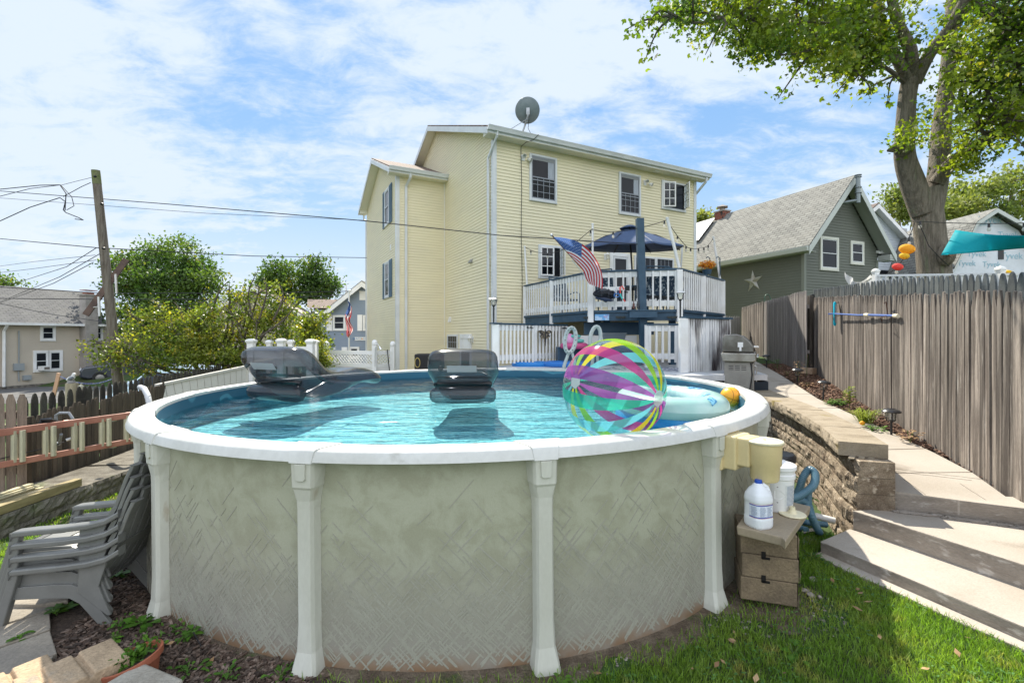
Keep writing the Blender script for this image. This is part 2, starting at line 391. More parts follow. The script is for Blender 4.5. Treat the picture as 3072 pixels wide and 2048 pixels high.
while s < 4.75:
    L = random.choice([.40, .43, .45]); p, t = along(line2, s+.004); q, _ = along(line2, s+L-.004); n_ = Vector((t.y, -t.x))
    split_block(g, p, q, n_, .853, .985, .40, .010); s += L
g.build('cap_course', cap_stone, rw)
g = MB()
for k in range(3): g.beam((3.16+.09*k, 4.36-.005*k, .853), (3.28+.09*k, 4.50-.01*k, .853), .045, .012)
g.build('cap_rib', cap_stone, rw)

lw = thing('low_garden_wall', (-5.2, 6.0, -.2), 'low grey block garden wall under the left picket fence', 'retaining wall')
grey_block = mat('grey_block', (.24, .22, .18), .95, (.13, .115, .09), 5, .3, .7, fine=.4, fs=80, bump=.012, bs=55, isl=.12, third=((.12, .14, .06), 2, .55, .7))
ll = [(-6.1, 4.2), (-5.62, 4.8), (-5.62, 5.8), (-5.64, 7.1), (-5.8, 8.2), (-6.1, 9.4)]
g = MB()
for ci, (a, b) in enumerate([(-.32, -.15), (-.15, .02)]):
    s = -.2*ci
    while s < 4.8:
        p, t = along(ll, max(s, 0)+.004); q, _ = along(ll, s+.42-.004); n_ = Vector((-t.y, t.x))
        split_block(g, p, q, n_, a+.002, b-.002, .8, .016); s += .42
g.build('block_course', grey_block, lw)

# ================================================================ mulch, chips, grass
g = MB()
bl = [(4.28, 3.7), (4.70, 4.73), (4.9, 5.4), (5.08, 6.19), (5.31, 7.3), (5.52, 8.36), (5.9, 9.5), (6.4, 11.0), (7.15, 13.5)]
br = [(4.5, 3.7), (4.9, 4.75), (5.2, 5.5), (5.5, 6.3), (5.9, 7.4), (6.4, 8.6), (6.9, 9.8), (8, 11.2), (9.4, 13.5)]
for k in range(len(bl)-1):
    z0, z1 = path_z(bl[k][1])-.035, path_z(bl[k+1][1])-.035
    g.quad((*bl[k], z0), (*br[k], z0+.05), (*br[k+1], z1+.05), (*bl[k+1], z1))
struct(g, 'mulch_bed', mulch_dirt, loc=(0, 0, 0))
PC = Vector((-.565, 6.128))
g = MB(); pts = [(-4.6, 5.4), (-4.2, 3.9), (-3.3, 3.5), (-3.05, 3.0), (-2.9, 1.7), (-.6, 1.7), (-.95, 2.4), (-1.0, 2.9), (-2.0, 4.0), (-3.6, 5.8)]
g.grid(lambda u, v: Vector((-4.4+u*3.6, 1.8+v*4.2, max(gh(-4.4+u*3.6, 1.8+v*4.2), -.5)+.006)), 24, 24)
struct(g, 'mulch_ground', mulch_dirt, loc=(0, 0, 0))

def yx(pl, y):
    for (a, b), (c, d) in zip(pl, pl[1:]):
        if b <= y <= d: return a+(c-a)*(y-b)/(d-b)
    return pl[0][0] if y < pl[0][1] else pl[-1][0]
soil_m = mat('bare_soil', (.115, .085, .058), .95, (.19, .15, .105), 9, .35, .65, fine=.5, fs=80, bump=.02, bs=50, third=((.07, .10, .03), 5, .55, .7))
g = MB()
def soilp(u, v):
    a = R(-128+90*u); r = 3.34+v*(.20+.07*math.sin(u*37)+.05*math.sin(u*83+1)); x, y = PC.x+r*math.cos(a), PC.y+r*math.sin(a); return Vector((x, y, gh(x, y)+.014-.012*v))
g.grid(soilp, 160, 5)
def soilq(u, v):
    a = 2*math.pi*u; r = v*(.33+.06*math.sin(3*a)+.04*math.sin(7*a+1)); x, y = 1.86+r*math.cos(a), 3.36+r*.85*math.sin(a); return Vector((x, y, gh(x, y)+.018-.014*v))
g.grid(soilq, 60, 6)
struct(g, 'soil', soil_m, loc=(0, 0, 0), smooth=True)
def chips(name, n, reg, keep, zf, m_, size=(.012, .055), label=None):
    V = []; Fc = []; c = 0
    while c < n:
        x = random.uniform(reg[0], reg[1]); y = random.uniform(reg[2], reg[3])
        if not keep(x, y): continue
        L = random.uniform(size[1]*.4, size[1]); w_ = random.uniform(size[0]*.4, size[0]); a = random.uniform(0, math.pi); t = random.uniform(-.45, .45)
        dx, dy, dz = math.cos(a)*L/2, math.sin(a)*L/2, math.sin(t)*L/2; nx, ny = -math.sin(a)*w_/2, math.cos(a)*w_/2
        z = zf(x, y)+random.uniform(.004, .022); h = random.uniform(.002, .006); o = len(V)
        for s_, k_ in ((-1, -1), (1, -1), (1, 1), (-1, 1)): V.append((x+dx*s_+nx*k_, y+dy*s_+ny*k_, z+dz*s_+h))
        for s_, k_ in ((-1, -1), (1, -1), (1, 1), (-1, 1)): V.append((x+dx*s_+nx*k_, y+dy*s_+ny*k_, z+dz*s_-h))
        Fc += [(o, o+1, o+2, o+3), (o+4, o+7, o+6, o+5), (o, o+4, o+5, o+1), (o+1, o+5, o+6, o+2), (o+2, o+6, o+7, o+3), (o+3, o+7, o+4, o)]; c += 1
    me = bpy.data.meshes.new(name); me.from_pydata(V, [], Fc); me.materials.append(m_)
    o = bpy.data.objects.new(name, me); COL.objects.link(o)
    return tag(o, label, 'wood chips', None, 'stuff')
chip_m = mat('wood_chip', (.085, .055, .04), .9, (.19, .145, .115), 30, .4, .7, fine=.3, isl=.55)
chip_r = mat('red_chip', (.14, .075, .05), .9, (.2, .12, .08), 30, isl=.5)
inpool = lambda x, y, r=3.40: (x-PC.x)**2+(y-PC.y)**2 < r*r
chips('wood_chips', 9000, (-4.4, -.7, 1.9, 5.6), lambda x, y: not inpool(x, y) and not (x < -3.0 and y < 3.5 and x < -3.0) and (x < -1.0-random.random()*.35), lambda x, y: gh(x, y), chip_m, (.02, .075), 'brown bark mulch spread around the left foot of the pool')
chips('bark_mulch', 6000, (4.2, 9, 3.6, 13.2), lambda x, y: (yx(bl, y) < x < yx(br, y)), lambda x, y: path_z(y)-.02, chip_r, (.03, .09), 'reddish bark mulch strip along the foot of the grey fence')
stone_m = mat('pebble', (.30, .27, .23), .8, (.17, .15, .13), 20, isl=.3)
def pebbles(name, n, fn, label, r0=.004, r1=.012):
    V = []; Fc = []
    for k in range(n):
        x, y = fn(); r = random.uniform(r0, r1); z = gh(x, y)+r*.2; o = len(V); a0 = random.random()*6
        for i in range(5): V.append((x+r*math.cos(a0+i*1.257)*random.uniform(.7, 1.2), y+r*math.sin(a0+i*1.257)*random.uniform(.7, 1.2), z))
        V.append((x, y, z+r*.6)); Fc += [(o+i, o+(i+1) % 5, o+5) for i in range(5)]
    me = bpy.data.meshes.new(name); me.from_pydata(V, [], Fc); me.materials.append(stone_m)
    o = bpy.data.objects.new(name, me); COL.objects.link(o); tag(o, label, 'gravel', None, 'stuff')
def ringp():
    a = R(random.uniform(-135, -38)); r = 3.44+abs(random.gauss(0, .07)); return PC.x+r*math.cos(a), PC.y+r*math.sin(a)
def pedp(): a = random.uniform(0, 6.28); r = .24+.2*random.random(); return 1.84+r*math.cos(a), 3.34+r*math.sin(a)
pebbles('gravel', 200, pedp, 'scattered rubble and gravel around the block pedestal', .004, .016)
pebbles('gravel', 420, ringp, 'scattered pale gravel along the foot of the pool wall')

def blades(name, n, reg, keep, zf, m_, hmin, hmax, wd, label, lean=.5, tuft=0.):
    """grass blades: two-segment bent tapering blades, random heading"""
    P = np.empty((0, 2)); 
    while len(P) < n:
        q = np.column_stack([rng.uniform(reg[0], reg[1], n), rng.uniform(reg[2], reg[3], n)])
        k = np.array([keep(a, b) for a, b in q]); P = np.vstack([P, q[k]])
    P = P[:n]; z = np.array([zf(a, b) for a, b in P]); h = rng.uniform(hmin, hmax, n)
    a = rng.uniform(0, 2*np.pi, n); ln = rng.uniform(.1, lean, n)*h; b = rng.uniform(0, 2*np.pi, n)
    wx, wy = np.cos(a)*wd/2, np.sin(a)*wd/2; lx, ly = np.cos(b)*ln, np.sin(b)*ln
    V = np.zeros((n, 5, 3))
    V[:, 0] = np.column_stack([P[:, 0]-wx, P[:, 1]-wy, z-.004]); V[:, 1] = np.column_stack([P[:, 0]+wx, P[:, 1]+wy, z-.004])
    V[:, 2] = np.column_stack([P[:, 0]+wx*.8+lx*.35, P[:, 1]+wy*.8+ly*.35, z+h*.6]); V[:, 3] = np.column_stack([P[:, 0]-wx*.8+lx*.35, P[:, 1]-wy*.8+ly*.35, z+h*.6])
    V[:, 4] = np.column_stack([P[:, 0]+lx, P[:, 1]+ly, z+h*.98])
    return leafmesh(name, V, [(0, 1, 2, 3), (3, 2, 4)], m_, label, 'grass', 'stuff')
def leafmesh(name, V, fs, m_, label=None, cat=None, kind=None, parent=None):
    n, k, _ = V.shape; me = bpy.data.meshes.new(name)
    me.vertices.add(n*k); me.vertices.foreach_set('co', V.reshape(-1).astype(np.float32))
    lens = [len(f) for f in fs]; flat = np.concatenate([np.array(f) for f in fs]); L = len(flat)
    me.loops.add(n*L); me.loops.foreach_set('vertex_index', (flat[None, :]+np.arange(n)[:, None]*k).reshape(-1).astype(np.int32))
    me.polygons.add(n*len(fs)); st = np.concatenate([[0], np.cumsum(lens)[:-1]])
    me.polygons.foreach_set('loop_start', (st[None, :]+np.arange(n)[:, None]*L).reshape(-1).astype(np.int32))
    me.update(calc_edges=True); me.validate(); me.materials.append(m_)
    o = bpy.data.objects.new(name, me); COL.objects.link(o)
    if parent is not None: o.parent = parent; o.matrix_parent_inverse = Matrix.Translation(-ORG[parent.name])
    return tag(o, label, cat, None, kind)
grass_m = mat('grass_blade', (.145, .27, .035), .5, (.22, .33, .055), 1.5, .35, .65, fine=.25, isl=.35, transl=.45, third=((.42, .38, .13), 5, .54, .74), tt=(1.5, 1.6, .6))
def in_poly(x, y, pl):
    c = False; j = len(pl)-1
    for i in range(len(pl)):
        (xi, yi), (xj, yj) = pl[i], pl[j]
        if (yi > y) != (yj > y) and x < (xj-xi)*(y-yi)/(yj-yi)+xi: c = not c
        j = i
    return c
STEPPOLY = [(2.53, 4.0), (3.0, 2.8), (3.54, 1.2), (8, 1.2), (8, 5), (3.1, 4.3)]
def lawn(x, y):
    if inpool(x, y, 3.44) or in_poly(x, y, STEPPOLY): return False
    d = math.hypot(x-1.9, y-3.3)
    if d < .40 and random.random() < .6: return False
    if inpool(x, y, 3.56) and random.random() < .75: return False
    if x < -1.0 and random.random() < sm((-1.0-x)/.25): return False
    return True
blades('grass', 62000, (-1.25, 3.7, 1.55, 4.6), lawn, gh, grass_m, .022, .068, .0052, 'thick green lawn between the pool and the concrete steps', .9)
blades('lawn_edge_grass', 9000, (-5.75, -4.2, 3.9, 7.2), lambda x, y: not inpool(x, y, 3.5), gh, grass_m, .02, .05, .008, 'strip of sunlit grass in front of the low garden wall', .9)
# ================================================================ the above-ground pool
TP = Matrix.Translation((PC.x, PC.y, 0)) @ Matrix.Rotation(-.009, 4, 'Y')
def PP(r, a, z): return TP @ Vector((r*math.cos(R(a)), r*math.sin(R(a)), z))
RZ = 1.335
def _wallmat():
    mt = bpy.data.materials.new('pool_wall'); mt.use_nodes = True; n = N(mt.node_tree)
    t = n.n('ShaderNodeTexCoord'); v = t.outputs['Object']
    c = n.mix(n.ramp(n.noise(v, 5.5, 7, .62, .4), .40, .63), (.385, .39, .295), (.315, .315, .228))
    sp = n.n('ShaderNodeSeparateXYZ'); n.i(sp, 0, v)
    c = n.mix(n.ramp(sp.outputs[2], .9, .05), c, (.29, .275, .235))
    c = n.mix(n.math('MULTIPLY', n.ramp(sp.outputs[2], .16, .0), n.ramp(n.noise(v, 4, 4), .3, .6)), c, (.24, .15, .085))
    c = n.mix(1., c, n.mix(n.noise(v, 130, 2), (.86,)*3, (1.08,)*3), 'MULTIPLY')
    p = n.n('ShaderNodeBsdfPrincipled', Roughness=.42); p.inputs['Specular IOR Level'].default_value = .5; n.i(p, 0, c)
    b = n.n('ShaderNodeBump', Strength=.35, Distance=.003); n.i(b, 'Height', n.noise(n.map(v, (1, 1, .25)), 190, 2)); n.i(p, 'Normal', b.outputs[0])
    o = n.n('ShaderNodeOutputMaterial'); n.i(o, 0, p.outputs[0]); return mt
pool_wall_m = _wallmat()
relief_m = mat('pool_relief', (.345, .34, .28), .42, (.32, .315, .26), 4)
rim_m = mat('pool_rim', (.60, .60, .565), .45, (.53, .53, .49), 3, fine=.08, fs=25, bump=.001, bs=120, third=((.36, .35, .30), 5, .60, .80))
post_m = mat('pool_post', (.57, .575, .51), .5, (.50, .50, .43), 2.5, fine=.06, st=(1, 1, .4), third=((.42, .38, .30), 8, .66, .8))
pool = thing('swimming_pool', (PC.x, PC.y, 0), 'round above-ground swimming pool with beige marbled wall and white rim', 'swimming pool')
g = MB(); n_ = 180
g.grid(lambda u, v: PP(3.36, 360*u, v*1.28), n_, 6)
for k in range(3000):      # raised crosshatch strokes pressed in the steel, dense near the foot
    a = random.uniform(-150, -30); z = abs(random.gauss(0, .42))*.95+.02
    if z > 1.18 or random.random() < (z-.35)*.75: continue
    L = random.uniform(.05, .24); w_ = random.uniform(.006, .0125)*(1-.45*min(z, 1)); up = random.choice((-1, 1)); an = R(random.uniform(43, 52))*up
    dx, dz = math.cos(an)*L/2, math.sin(an)*L/2; ca, sa = -math.sin(an)*w_/2, math.cos(an)*w_/2
    if not .01 < z-abs(dz) or z+abs(dz) > 1.25: continue
    q = [(-dx-ca*.15, -dz-sa*.15), (-dx*.85+ca*-1, -dz*.85-sa), (dx*.85-ca, dz*.85-sa), (dx, dz), (dx*.85+ca, dz*.85+sa), (-dx*.85+ca, -dz*.85+sa)]
    o_ = [PP(3.3595, a+math.degrees(x/3.36), z+y) for x, y in q]; i_ = [PP(3.3620, a+math.degrees(x/3.36), z+y) for x, y in q]
    g.mi = 1; g.add(o_+i_, [tuple(range(6, 12))]+[(m_, (m_+1) % 6, 6+(m_+1) % 6, 6+m_) for m_ in range(6)]); g.mi = 0
g.build('wall', [pool_wall_m, relief_m], pool, smooth=True)
def arc(mb, prof, a0, a1, n):
    k = len(prof)
    vs = [PP(r, a0+(a1-a0)*i/n, RZ+z) for i in range(n+1) for r, z in prof]
    fs = [(i*k+j, (i+1)*k+j, (i+1)*k+(j+1) % k, i*k+(j+1) % k) for i in range(n) for j in range(k)]
    mb.add(vs, fs+[tuple(range(k)), tuple(n*k+j for j in range(k))[::-1]])
prof = [(3.26, -.045), (3.262, -.006), (3.272, 0), (3.41, 0), (3.432, -.004), (3.445, -.018), (3.462, -.068), (3.43, -.076), (3.40, -.074), (3.36, -.065), (3.28, -.05)]
A0 = -125
for k in range(15):
    a = A0+24*k; g = MB(); arc(g, prof, a+1.0, a+23.0, 12)
    o = g.build('top_rail', rim_m, pool, smooth=True)
    g = MB(); kk = len(prof); vs = []
    for i in range(5):
        for r, z in prof:
            hw = 1.2+(3.46-r)/.2*1.5; cx = sum(p[1] for p in prof)/kk
            vs.append(PP(r+(.006 if r > 3.35 else -.006), a+hw*(i/4*2-1), RZ+z+(.006 if z > -.03 else -.006)))
    g.add(vs, [(i*kk+j, (i+1)*kk+j, (i+1)*kk+(j+1) % kk, i*kk+(j+1) % kk) for i in range(4) for j in range(kk)]+[tuple(range(kk)), tuple(4*kk+j for j in range(kk))[::-1]])
    g.build('rail_cap', rim_m, pool, smooth=True)
    g = MB(); secs = [(0, .068, .088, 3.475), (.05, .062, .082, 3.462), (.14, .046, .068, 3.440), (.30, .040, .066, 3.434), (.98, .040, .066, 3.434), (1.03, .042, .072, 3.436), (1.10, .056, .084, 3.448), (1.115, .058, .09, 3.456), (1.262, .062, .105, 3.458)]
    vs = []
    for z, hf, hb, rf in secs:
        for s_, hh, r in ((-1, hb, 3.358), (-1, hf+.014, rf-.022), (-1, hf, rf), (1, hf, rf), (1, hf+.014, rf-.022), (1, hb, 3.358)):
            vs.append(PP(r, a+math.degrees(s_*hh/3.4), z))
    g.add(vs, [(i*6+j, i*6+(j+1) % 6, (i+1)*6+(j+1) % 6, (i+1)*6+j) for i in range(len(secs)-1) for j in range(6)])
    po = g.build('post', post_m, pool, bevel=.004)
    if k in (14, 0, 1, 2, 3, 4):
        g = MB(); g.add([PP(r, a+math.degrees(x/3.4), z) for r in (3.45, 3.468) for x, z in ((-.034, 1.255), (-.030, 1.165), (-.02, 1.155), (.02, 1.155), (.030, 1.165), (.034, 1.255))],
              [tuple(range(6))[::-1], tuple(range(6, 12))]+[(i, (i+1) % 6, 6+(i+1) % 6, 6+i) for i in range(6)])
        g.build('post_badge', post_m, po, bevel=.003)
# liner
def _liner():
    mt = bpy.data.materials.new('pool_liner'); mt.use_nodes = True; n = N(mt.node_tree)
    t = n.n('ShaderNodeTexCoord'); v = t.outputs['Object']; sp = n.n('ShaderNodeSeparateXYZ'); n.i(sp, 0, v)
    fl = n.mix(n.ramp(n.noise(n.map(v, (1, 1.8, 1)), 7, 7, .7, 2.2), .40, .60), (.07, .34, .45), (.34, .66, .70))
    at = n.math('ARCTAN2', sp.outputs[1], sp.outputs[0])
    cb = n.n('ShaderNodeCombineXYZ'); n.i(cb, 0, n.math('MULTIPLY', at, 3.2)); n.i(cb, 1, sp.outputs[2])
    wv = n.n('ShaderNodeTexWave', wave_type='RINGS', Scale=1.3, Distortion=7.0); wv.inputs['Detail'].default_value = 1.5; wv.inputs['Detail Scale'].default_value = 1.2; n.i(wv, 0, cb.outputs[0])
    bd = n.mix(n.ramp(wv.outputs['Fac'], .80, .97), (.010, .085, .145), (.05, .20, .27))
    c = n.mix(n.ramp(sp.outputs[2], 1.005, 1.02), fl, bd)
    wl = n.mix(n.ramp(n.noise(v, 12, 5), .4, .6), (.09, .40, .50), (.18, .54, .60))
    rr = n.math('SQRT', n.math('ADD', n.math('MULTIPLY', sp.outputs[0], sp.outputs[0]), n.math('MULTIPLY', sp.outputs[1], sp.outputs[1])))
    c = n.mix(n.math('MULTIPLY', n.ramp(rr, 3.15, 3.2), n.ramp(sp.outputs[2], 1.02, 1.005)), c, wl)
    p = n.n('ShaderNodeBsdfPrincipled', Roughness=.5); n.i(p, 0, c)
    o = n.n('ShaderNodeOutputMaterial'); n.i(o, 0, p.outputs[0]); return mt
g = MB(); g.grid(lambda u, v: PP(3.25, 360*u, .12+v*1.18), 120, 4); g.grid(lambda u, v: PP(.01+3.24*v, 360*u, .92+.02*v*v), 60, 3)
g.build('liner', _liner(), pool, smooth=True)
# skimmer on the right near wall
tan_p = mat('tan_plastic', (.66, .55, .30), .42, (.60, .49, .26), 3, fine=.05)
tan_l = mat('pale_tan_plastic', (.74, .68, .48), .45)
SA = -50.3; er = (PP(1, SA, 0)-PP(0, SA, 0)).normalized(); et = Vector((-er.y, er.x, 0)); BM = Matrix((er, et, Vector((0, 0, 1)))).transposed()
def SP(r, t, z): q = PP(r, SA, z); return q+et*t
g = MB()
g.box(SP(3.41, 0, 1.135), (.07, .29, .27), BM); g.box(SP(3.485, 0, 1.135), (.10, .24, .24), BM); g.box(SP(3.56, 0, 1.15), (.12, .19, .20), BM)
sk = g.build('skimmer', tan_p, pool, bevel=.012, label='yellow tan plastic skimmer hanging on the pool wall')
c = SP(3.675, 0, 0); g = MB()
g.lathe([(.0, .985), (.085, .985), (.092, 1.0), (.096, 1.085), (.106, 1.10), (.110, 1.245), (.0, 1.245)], (c.x, c.y, 0), 32)
g.build('skimmer_basket', tan_p, sk, smooth=True)
g = MB(); g.lathe([(0, 1.246), (.118, 1.246), (.121, 1.25), (.121, 1.259), (.116, 1.264), (.03, 1.266), (0, 1.266)], (c.x, c.y, 0), 32)
g.build('skimmer_lid', tan_l, sk, smooth=True)
g = MB(); g.lathe([(0, 1.262), (.012, 1.262), (.012, 1.268), (0, 1.268)], (c.x, c.y, 0), 12); g.build('lid_hole', mat('brown_dot', (.12, .07, .04), .7), sk)
g = MB(); g.lathe([(.03, .90), (.032, .985)], (c.x, c.y, 0), 16); g.tube([(c.x, c.y, .92), (c.x+.02, c.y+.02, .85), (c.x+.06, c.y+.09, .75), (c.x+.05, c.y+.16, .45), (c.x+.15, c.y+.3, .12)], .024, 10)
g.build('skimmer_pipe', tan_l, sk, smooth=True)
# water
def _water():
    mt = bpy.data.materials.new('water'); mt.use_nodes = True; n = N(mt.node_tree)
    t = n.n('ShaderNodeTexCoord'); v = t.outputs['Object']
    h = n.math('ADD', n.math('MULTIPLY', n.noise(n.map(v, (.7, 2.0, 1)), 2.2, 3, .5, .9), 1.0),
        n.math('ADD', n.math('MULTIPLY', n.noise(v, 6., 3, .55, .9), .22), n.math('MULTIPLY', n.noise(v, 22., 2, .5, .5), .030)))
    b = n.n('ShaderNodeBump', Strength=1., Distance=.042); n.i(b, 'Height', h)
    tr_ = n.n('ShaderNodeBsdfTransparent'); n.i(tr_, 0, (.66, .90, .93))
    fr = n.n('ShaderNodeFresnel', IOR=1.33); n.i(fr, 'Normal', b.outputs[0])
    gl = n.n('ShaderNodeBsdfGlossy', Roughness=.02); n.i(gl, 'Normal', b.outputs[0])
    ms = n.n('ShaderNodeMixShader'); n.i(ms, 0, fr.outputs[0]); n.i(ms, 1, tr_.outputs[0]); n.i(ms, 2, gl.outputs[0])
    o = n.n('ShaderNodeOutputMaterial'); n.i(o, 0, ms.outputs[0]); return mt
WZL = 1.185
g = MB(); g.add([PP(3.249, 3*k, WZL) for k in range(120)], [tuple(range(120))])
struct(g, 'water', _water(), loc=(PC.x, PC.y, WZL))
# ================================================================ the cream house
siding_cream = mat('cream_siding', (.76, .69, .475), .5, (.72, .655, .46), .7, fine=.03, st=(1, 1, 3))
soffit_cream = mat('cream_soffit', (.80, .77, .66), .5)
alu_white = mat('aluminium_trim', (.66, .68, .68), .35, (.58, .60, .60), 1.5, fine=.04)
def shingle(name, c1, c2, c3, bw=.30, rh=.14):
    mt = bpy.data.materials.new(name); mt.use_nodes = True; n = N(mt.node_tree)
    t = n.n('ShaderNodeTexCoord'); br = n.n('ShaderNodeTexBrick', Color1=(*c1, 1), Color2=(*c2, 1), Mortar=(*[k*.22 for k in c1], 1), Scale=1.)
    br.inputs['Mortar Size'].default_value = .016; br.inputs['Brick Width'].default_value = bw; br.inputs['Row Height'].default_value = rh; br.inputs['Mortar Smooth'].default_value = .4
    n.i(br, 0, t.outputs['UV']); c = n.mix(n.ramp(n.noise(t.outputs['UV'], 1.2, 5), .4, .65), br.outputs[0], c3)
    c = n.mix(.55, br.outputs[0], c); c = n.mix(1., c, n.mix(n.noise(t.outputs['UV'], 60, 2), (.75,)*3, (1.15,)*3), 'MULTIPLY')
    p = n.n('ShaderNodeBsdfPrincipled', Roughness=.9); n.i(p, 0, c)
    b = n.n('ShaderNodeBump', Strength=.8, Distance=.02); n.i(b, 'Height', n.math('SUBTRACT', 1., br.outputs['Fac'])); n.i(p, 'Normal', b.outputs[0])
    o = n.n('ShaderNodeOutputMaterial'); n.i(o, 0, p.outputs[0]); return mt
roof_brown = shingle('brown_shingle', (.17, .12, .10), (.26, .19, .15), (.13, .10, .09))
roof_grey = shingle('grey_shingle', (.26, .26, .235), (.17, .17, .155), (.23, .225, .20), .32, .15)
curtain_m = mat('curtain', (.52, .55, .60), .8, (.38, .42, .48), 12, st=(9, 9, .2))
screen_m = mat('insect_screen', (.05, .056, .065), .35, spec=.5)
frame_grey = mat('grey_sash', (.26, .28, .31), .4)
C0 = Vector((-.57, 14.3, 0)); UA = math.atan2(.454, .891)
TH = Matrix.Translation(C0) @ rotz(UA)
house = thing('house', C0, 'big cream-yellow two-storey house with satellite dish and deck behind the pool', 'house')
LX, LY = 8.65, 11.26
g = MB(TH)
lapwall(g, [(0, 0), (LX, 0), (LX, 8.0), (0, 8.0)], lambda s, z: Vector((s, 0, z)), (0, -1, 0))
lapwall(g, [(0, 0), (LY, 0), (LY, 8.16), (5.63, 10.41), (0, 8.16)], lambda s, z: Vector((0, s, z)), (-1, 0, 0))
g.add([(0, .001, 0), (LX, .001, 0), (LX, .001, 8), (0, .001, 8)], [(0, 1, 2, 3)])
g.add([(LX, 0, 0), (LX, LY, 0), (LX, LY, 8), (LX, 5.63, 10.33), (LX, 0, 8)], [(0, 1, 2, 3, 4)])
g.add([(0, LY, 0), (LX, LY, 0), (LX, LY, 8), (0, LY, 8)], [(3, 2, 1, 0)])
g.build('wall', siding_cream, house)
g = MB(TH); BX, BY0, BY1 = -1.886, 4.53, 10.67
lapwall(g, [(BX, 0), (0, 0), (0, 8.0), (BX, 8.0)], lambda s, z: Vector((s, BY0, z)), (0, -1, 0))
lapwall(g, [(BY0, 0), (BY1, 0), (BY1, 8.12), ((BY0+BY1)/2, 9.40), (BY0, 8.12)], lambda s, z: Vector((BX, s, z)), (-1, 0, 0))
g.add([(BX, BY1, 0), (0, BY1, 0), (0, BY1, 8), (BX, BY1, 8)], [(3, 2, 1, 0)])
g.build('wing_wall', siding_cream, house)
def roofpair(T, parent, x0, x1, y0, y1, ze, zr, m_, th=.05, name='roof'):
    g = MB(T); ym = (y0+y1)/2
    for a, b in ((y0, ym), (y1, ym)):
        g.add([(x0, a, ze), (x1, a, ze), (x1, b, zr), (x0, b, zr), (x0, a, ze-th), (x1, a, ze-th), (x1, b, zr-th), (x0, b, zr-th)],
              [(0, 1, 2, 3) if a < b else (3, 2, 1, 0), (4, 7, 6, 5) if a < b else (5, 6, 7, 4), (0, 4, 5, 1), (0, 3, 7, 4), (1, 5, 6, 2)])
    return g.build(name, m_, parent)
roof1 = roofpair(TH, house, -.36, LX+.36, -.38, LY+.38, 8.20, 10.60, roof_brown)
roof2 = roofpair(TH, house, BX-.36, .0, BY0-.38, BY1+.38, 8.16, 9.60, roof_brown)
def rake(T, parent, x, y0, y1, ze, zr, dep=.19, sof=.36, m_=alu_white, ms=soffit_cream, sgn=1):
    """barge boards with the soffit behind them on a gable end at x"""
    g = MB(T); h = MB(T); ym = (y0+y1)/2
    for a in (y0, y1):
        g.add([(x-.02, a, ze-.05), (x-.02, ym, zr-.05), (x-.02, ym, zr-.05-dep), (x-.02, a, ze-.05-dep), (x+.005, a, ze-.05), (x+.005, ym, zr-.05), (x+.005, ym, zr-.05-dep), (x+.005, a, ze-.05-dep)],
              [(0, 1, 2, 3), (4, 7, 6, 5), (0, 3, 7, 4), (3, 2, 6, 7), (0, 4, 5, 1)])
        h.add([(x+.005, a, ze-.21), (x+.005, ym, zr-.21), (x+sof-.004, ym, zr-.21), (x+sof-.004, a, ze-.21)], [(0, 1, 2, 3)])
    g.build('rake_board', m_, parent); h.build('rake_soffit', ms, parent)
rake(TH, house, -.36, -.38, LY+.38, 8.20, 10.60)
rake(TH, house, BX-.36, BY0-.38, BY1+.38, 8.16, 9.60)
g = MB(TH)      # flat soffits and the boxed returns at the eaves
g.bb((-.34, -.38, 7.985), (LX+.34, -.002, 8.0)); g.bb((BX-.34, BY0-.38, 7.945), (-.003, BY0-.003, 7.96))
for k in range(90): g.box((-.2+k*.1, -.19, 7.983), (.012, .36, .006))
g.prism([(-.335, -.38, 7.99), (-.335, -.0, 7.99), (-.335, 0, 8.25), (-.335, -.38, 8.12)], (.33, 0, 0))
g.prism([(BX-.335, BY0-.38, 7.95), (BX-.335, BY0-.0, 7.95), (BX-.335, BY0, 8.2), (BX-.335, BY0-.38, 8.08)], (.33, 0, 0))
g.prism([(BX-.335, BY1+.0, 7.95), (BX-.335, BY1+.38, 7.95), (BX-.335, BY1+.38, 8.08), (BX-.335, BY1, 8.2)], (.33, 0, 0))
g.build('soffit', soffit_cream, house)
g = MB(TH)
def gutter(g, x0, x1, y, z):
    P = [(y, z-.13), (y-.075, z-.13), (y-.10, z-.06), (y-.125, z-.01), (y-.125, z), (y-.11, z), (y-.09, z-.05), (y-.07, z-.11), (y, z-.11)]
    g.prism([(x0, a, b) for a, b in P], (x1-x0, 0, 0))
gutter(g, -.37, LX+.37, -.38, 8.19)
gutter(g, BX-.37, -.01, BY0-.38, 8.15)
g.bb((-.355, -.384, 8.0), (LX+.355, -.380, 8.19)); g.bb((BX-.355, BY0-.384, 7.96), (-.01, BY0-.380, 8.15))
g.build('gutter', alu_white, house, bevel=.006)
def spout(pts, w_=.075, d_=.055):
    g = MB(TH)
    for a, b in zip(pts, pts[1:]): g.beam(a, b, w_, d_, up=(0, 1, 0))
    return g.build('downspout', alu_white, house, bevel=.006)
spout([(-.06, -.40, 8.07), (-.06, -.38, 7.93), (-.09, .20, 7.45), (-.09, .20, .1)], .055, .08)
spout([(BX+.42, BY0-.40, 8.04), (BX+.42, BY0-.36, 7.85), (BX+.34, BY0-.05, 7.6), (BX+.34, BY0-.05, .1)], .09)
spout([(LX+.15, -.40, 8.05), (LX+.15, -.38, 7.9), (LX+.06, .25, 7.35), (LX+.06, .25, .2)], .06, .08)
spout([(BX-.1, BY1+.42, 8.0), (BX-.1, BY1+.40, 7.75), (BX-.05, BY1+.03, 7.6), (BX-.05, BY1+.03, .2)], .07, .07)
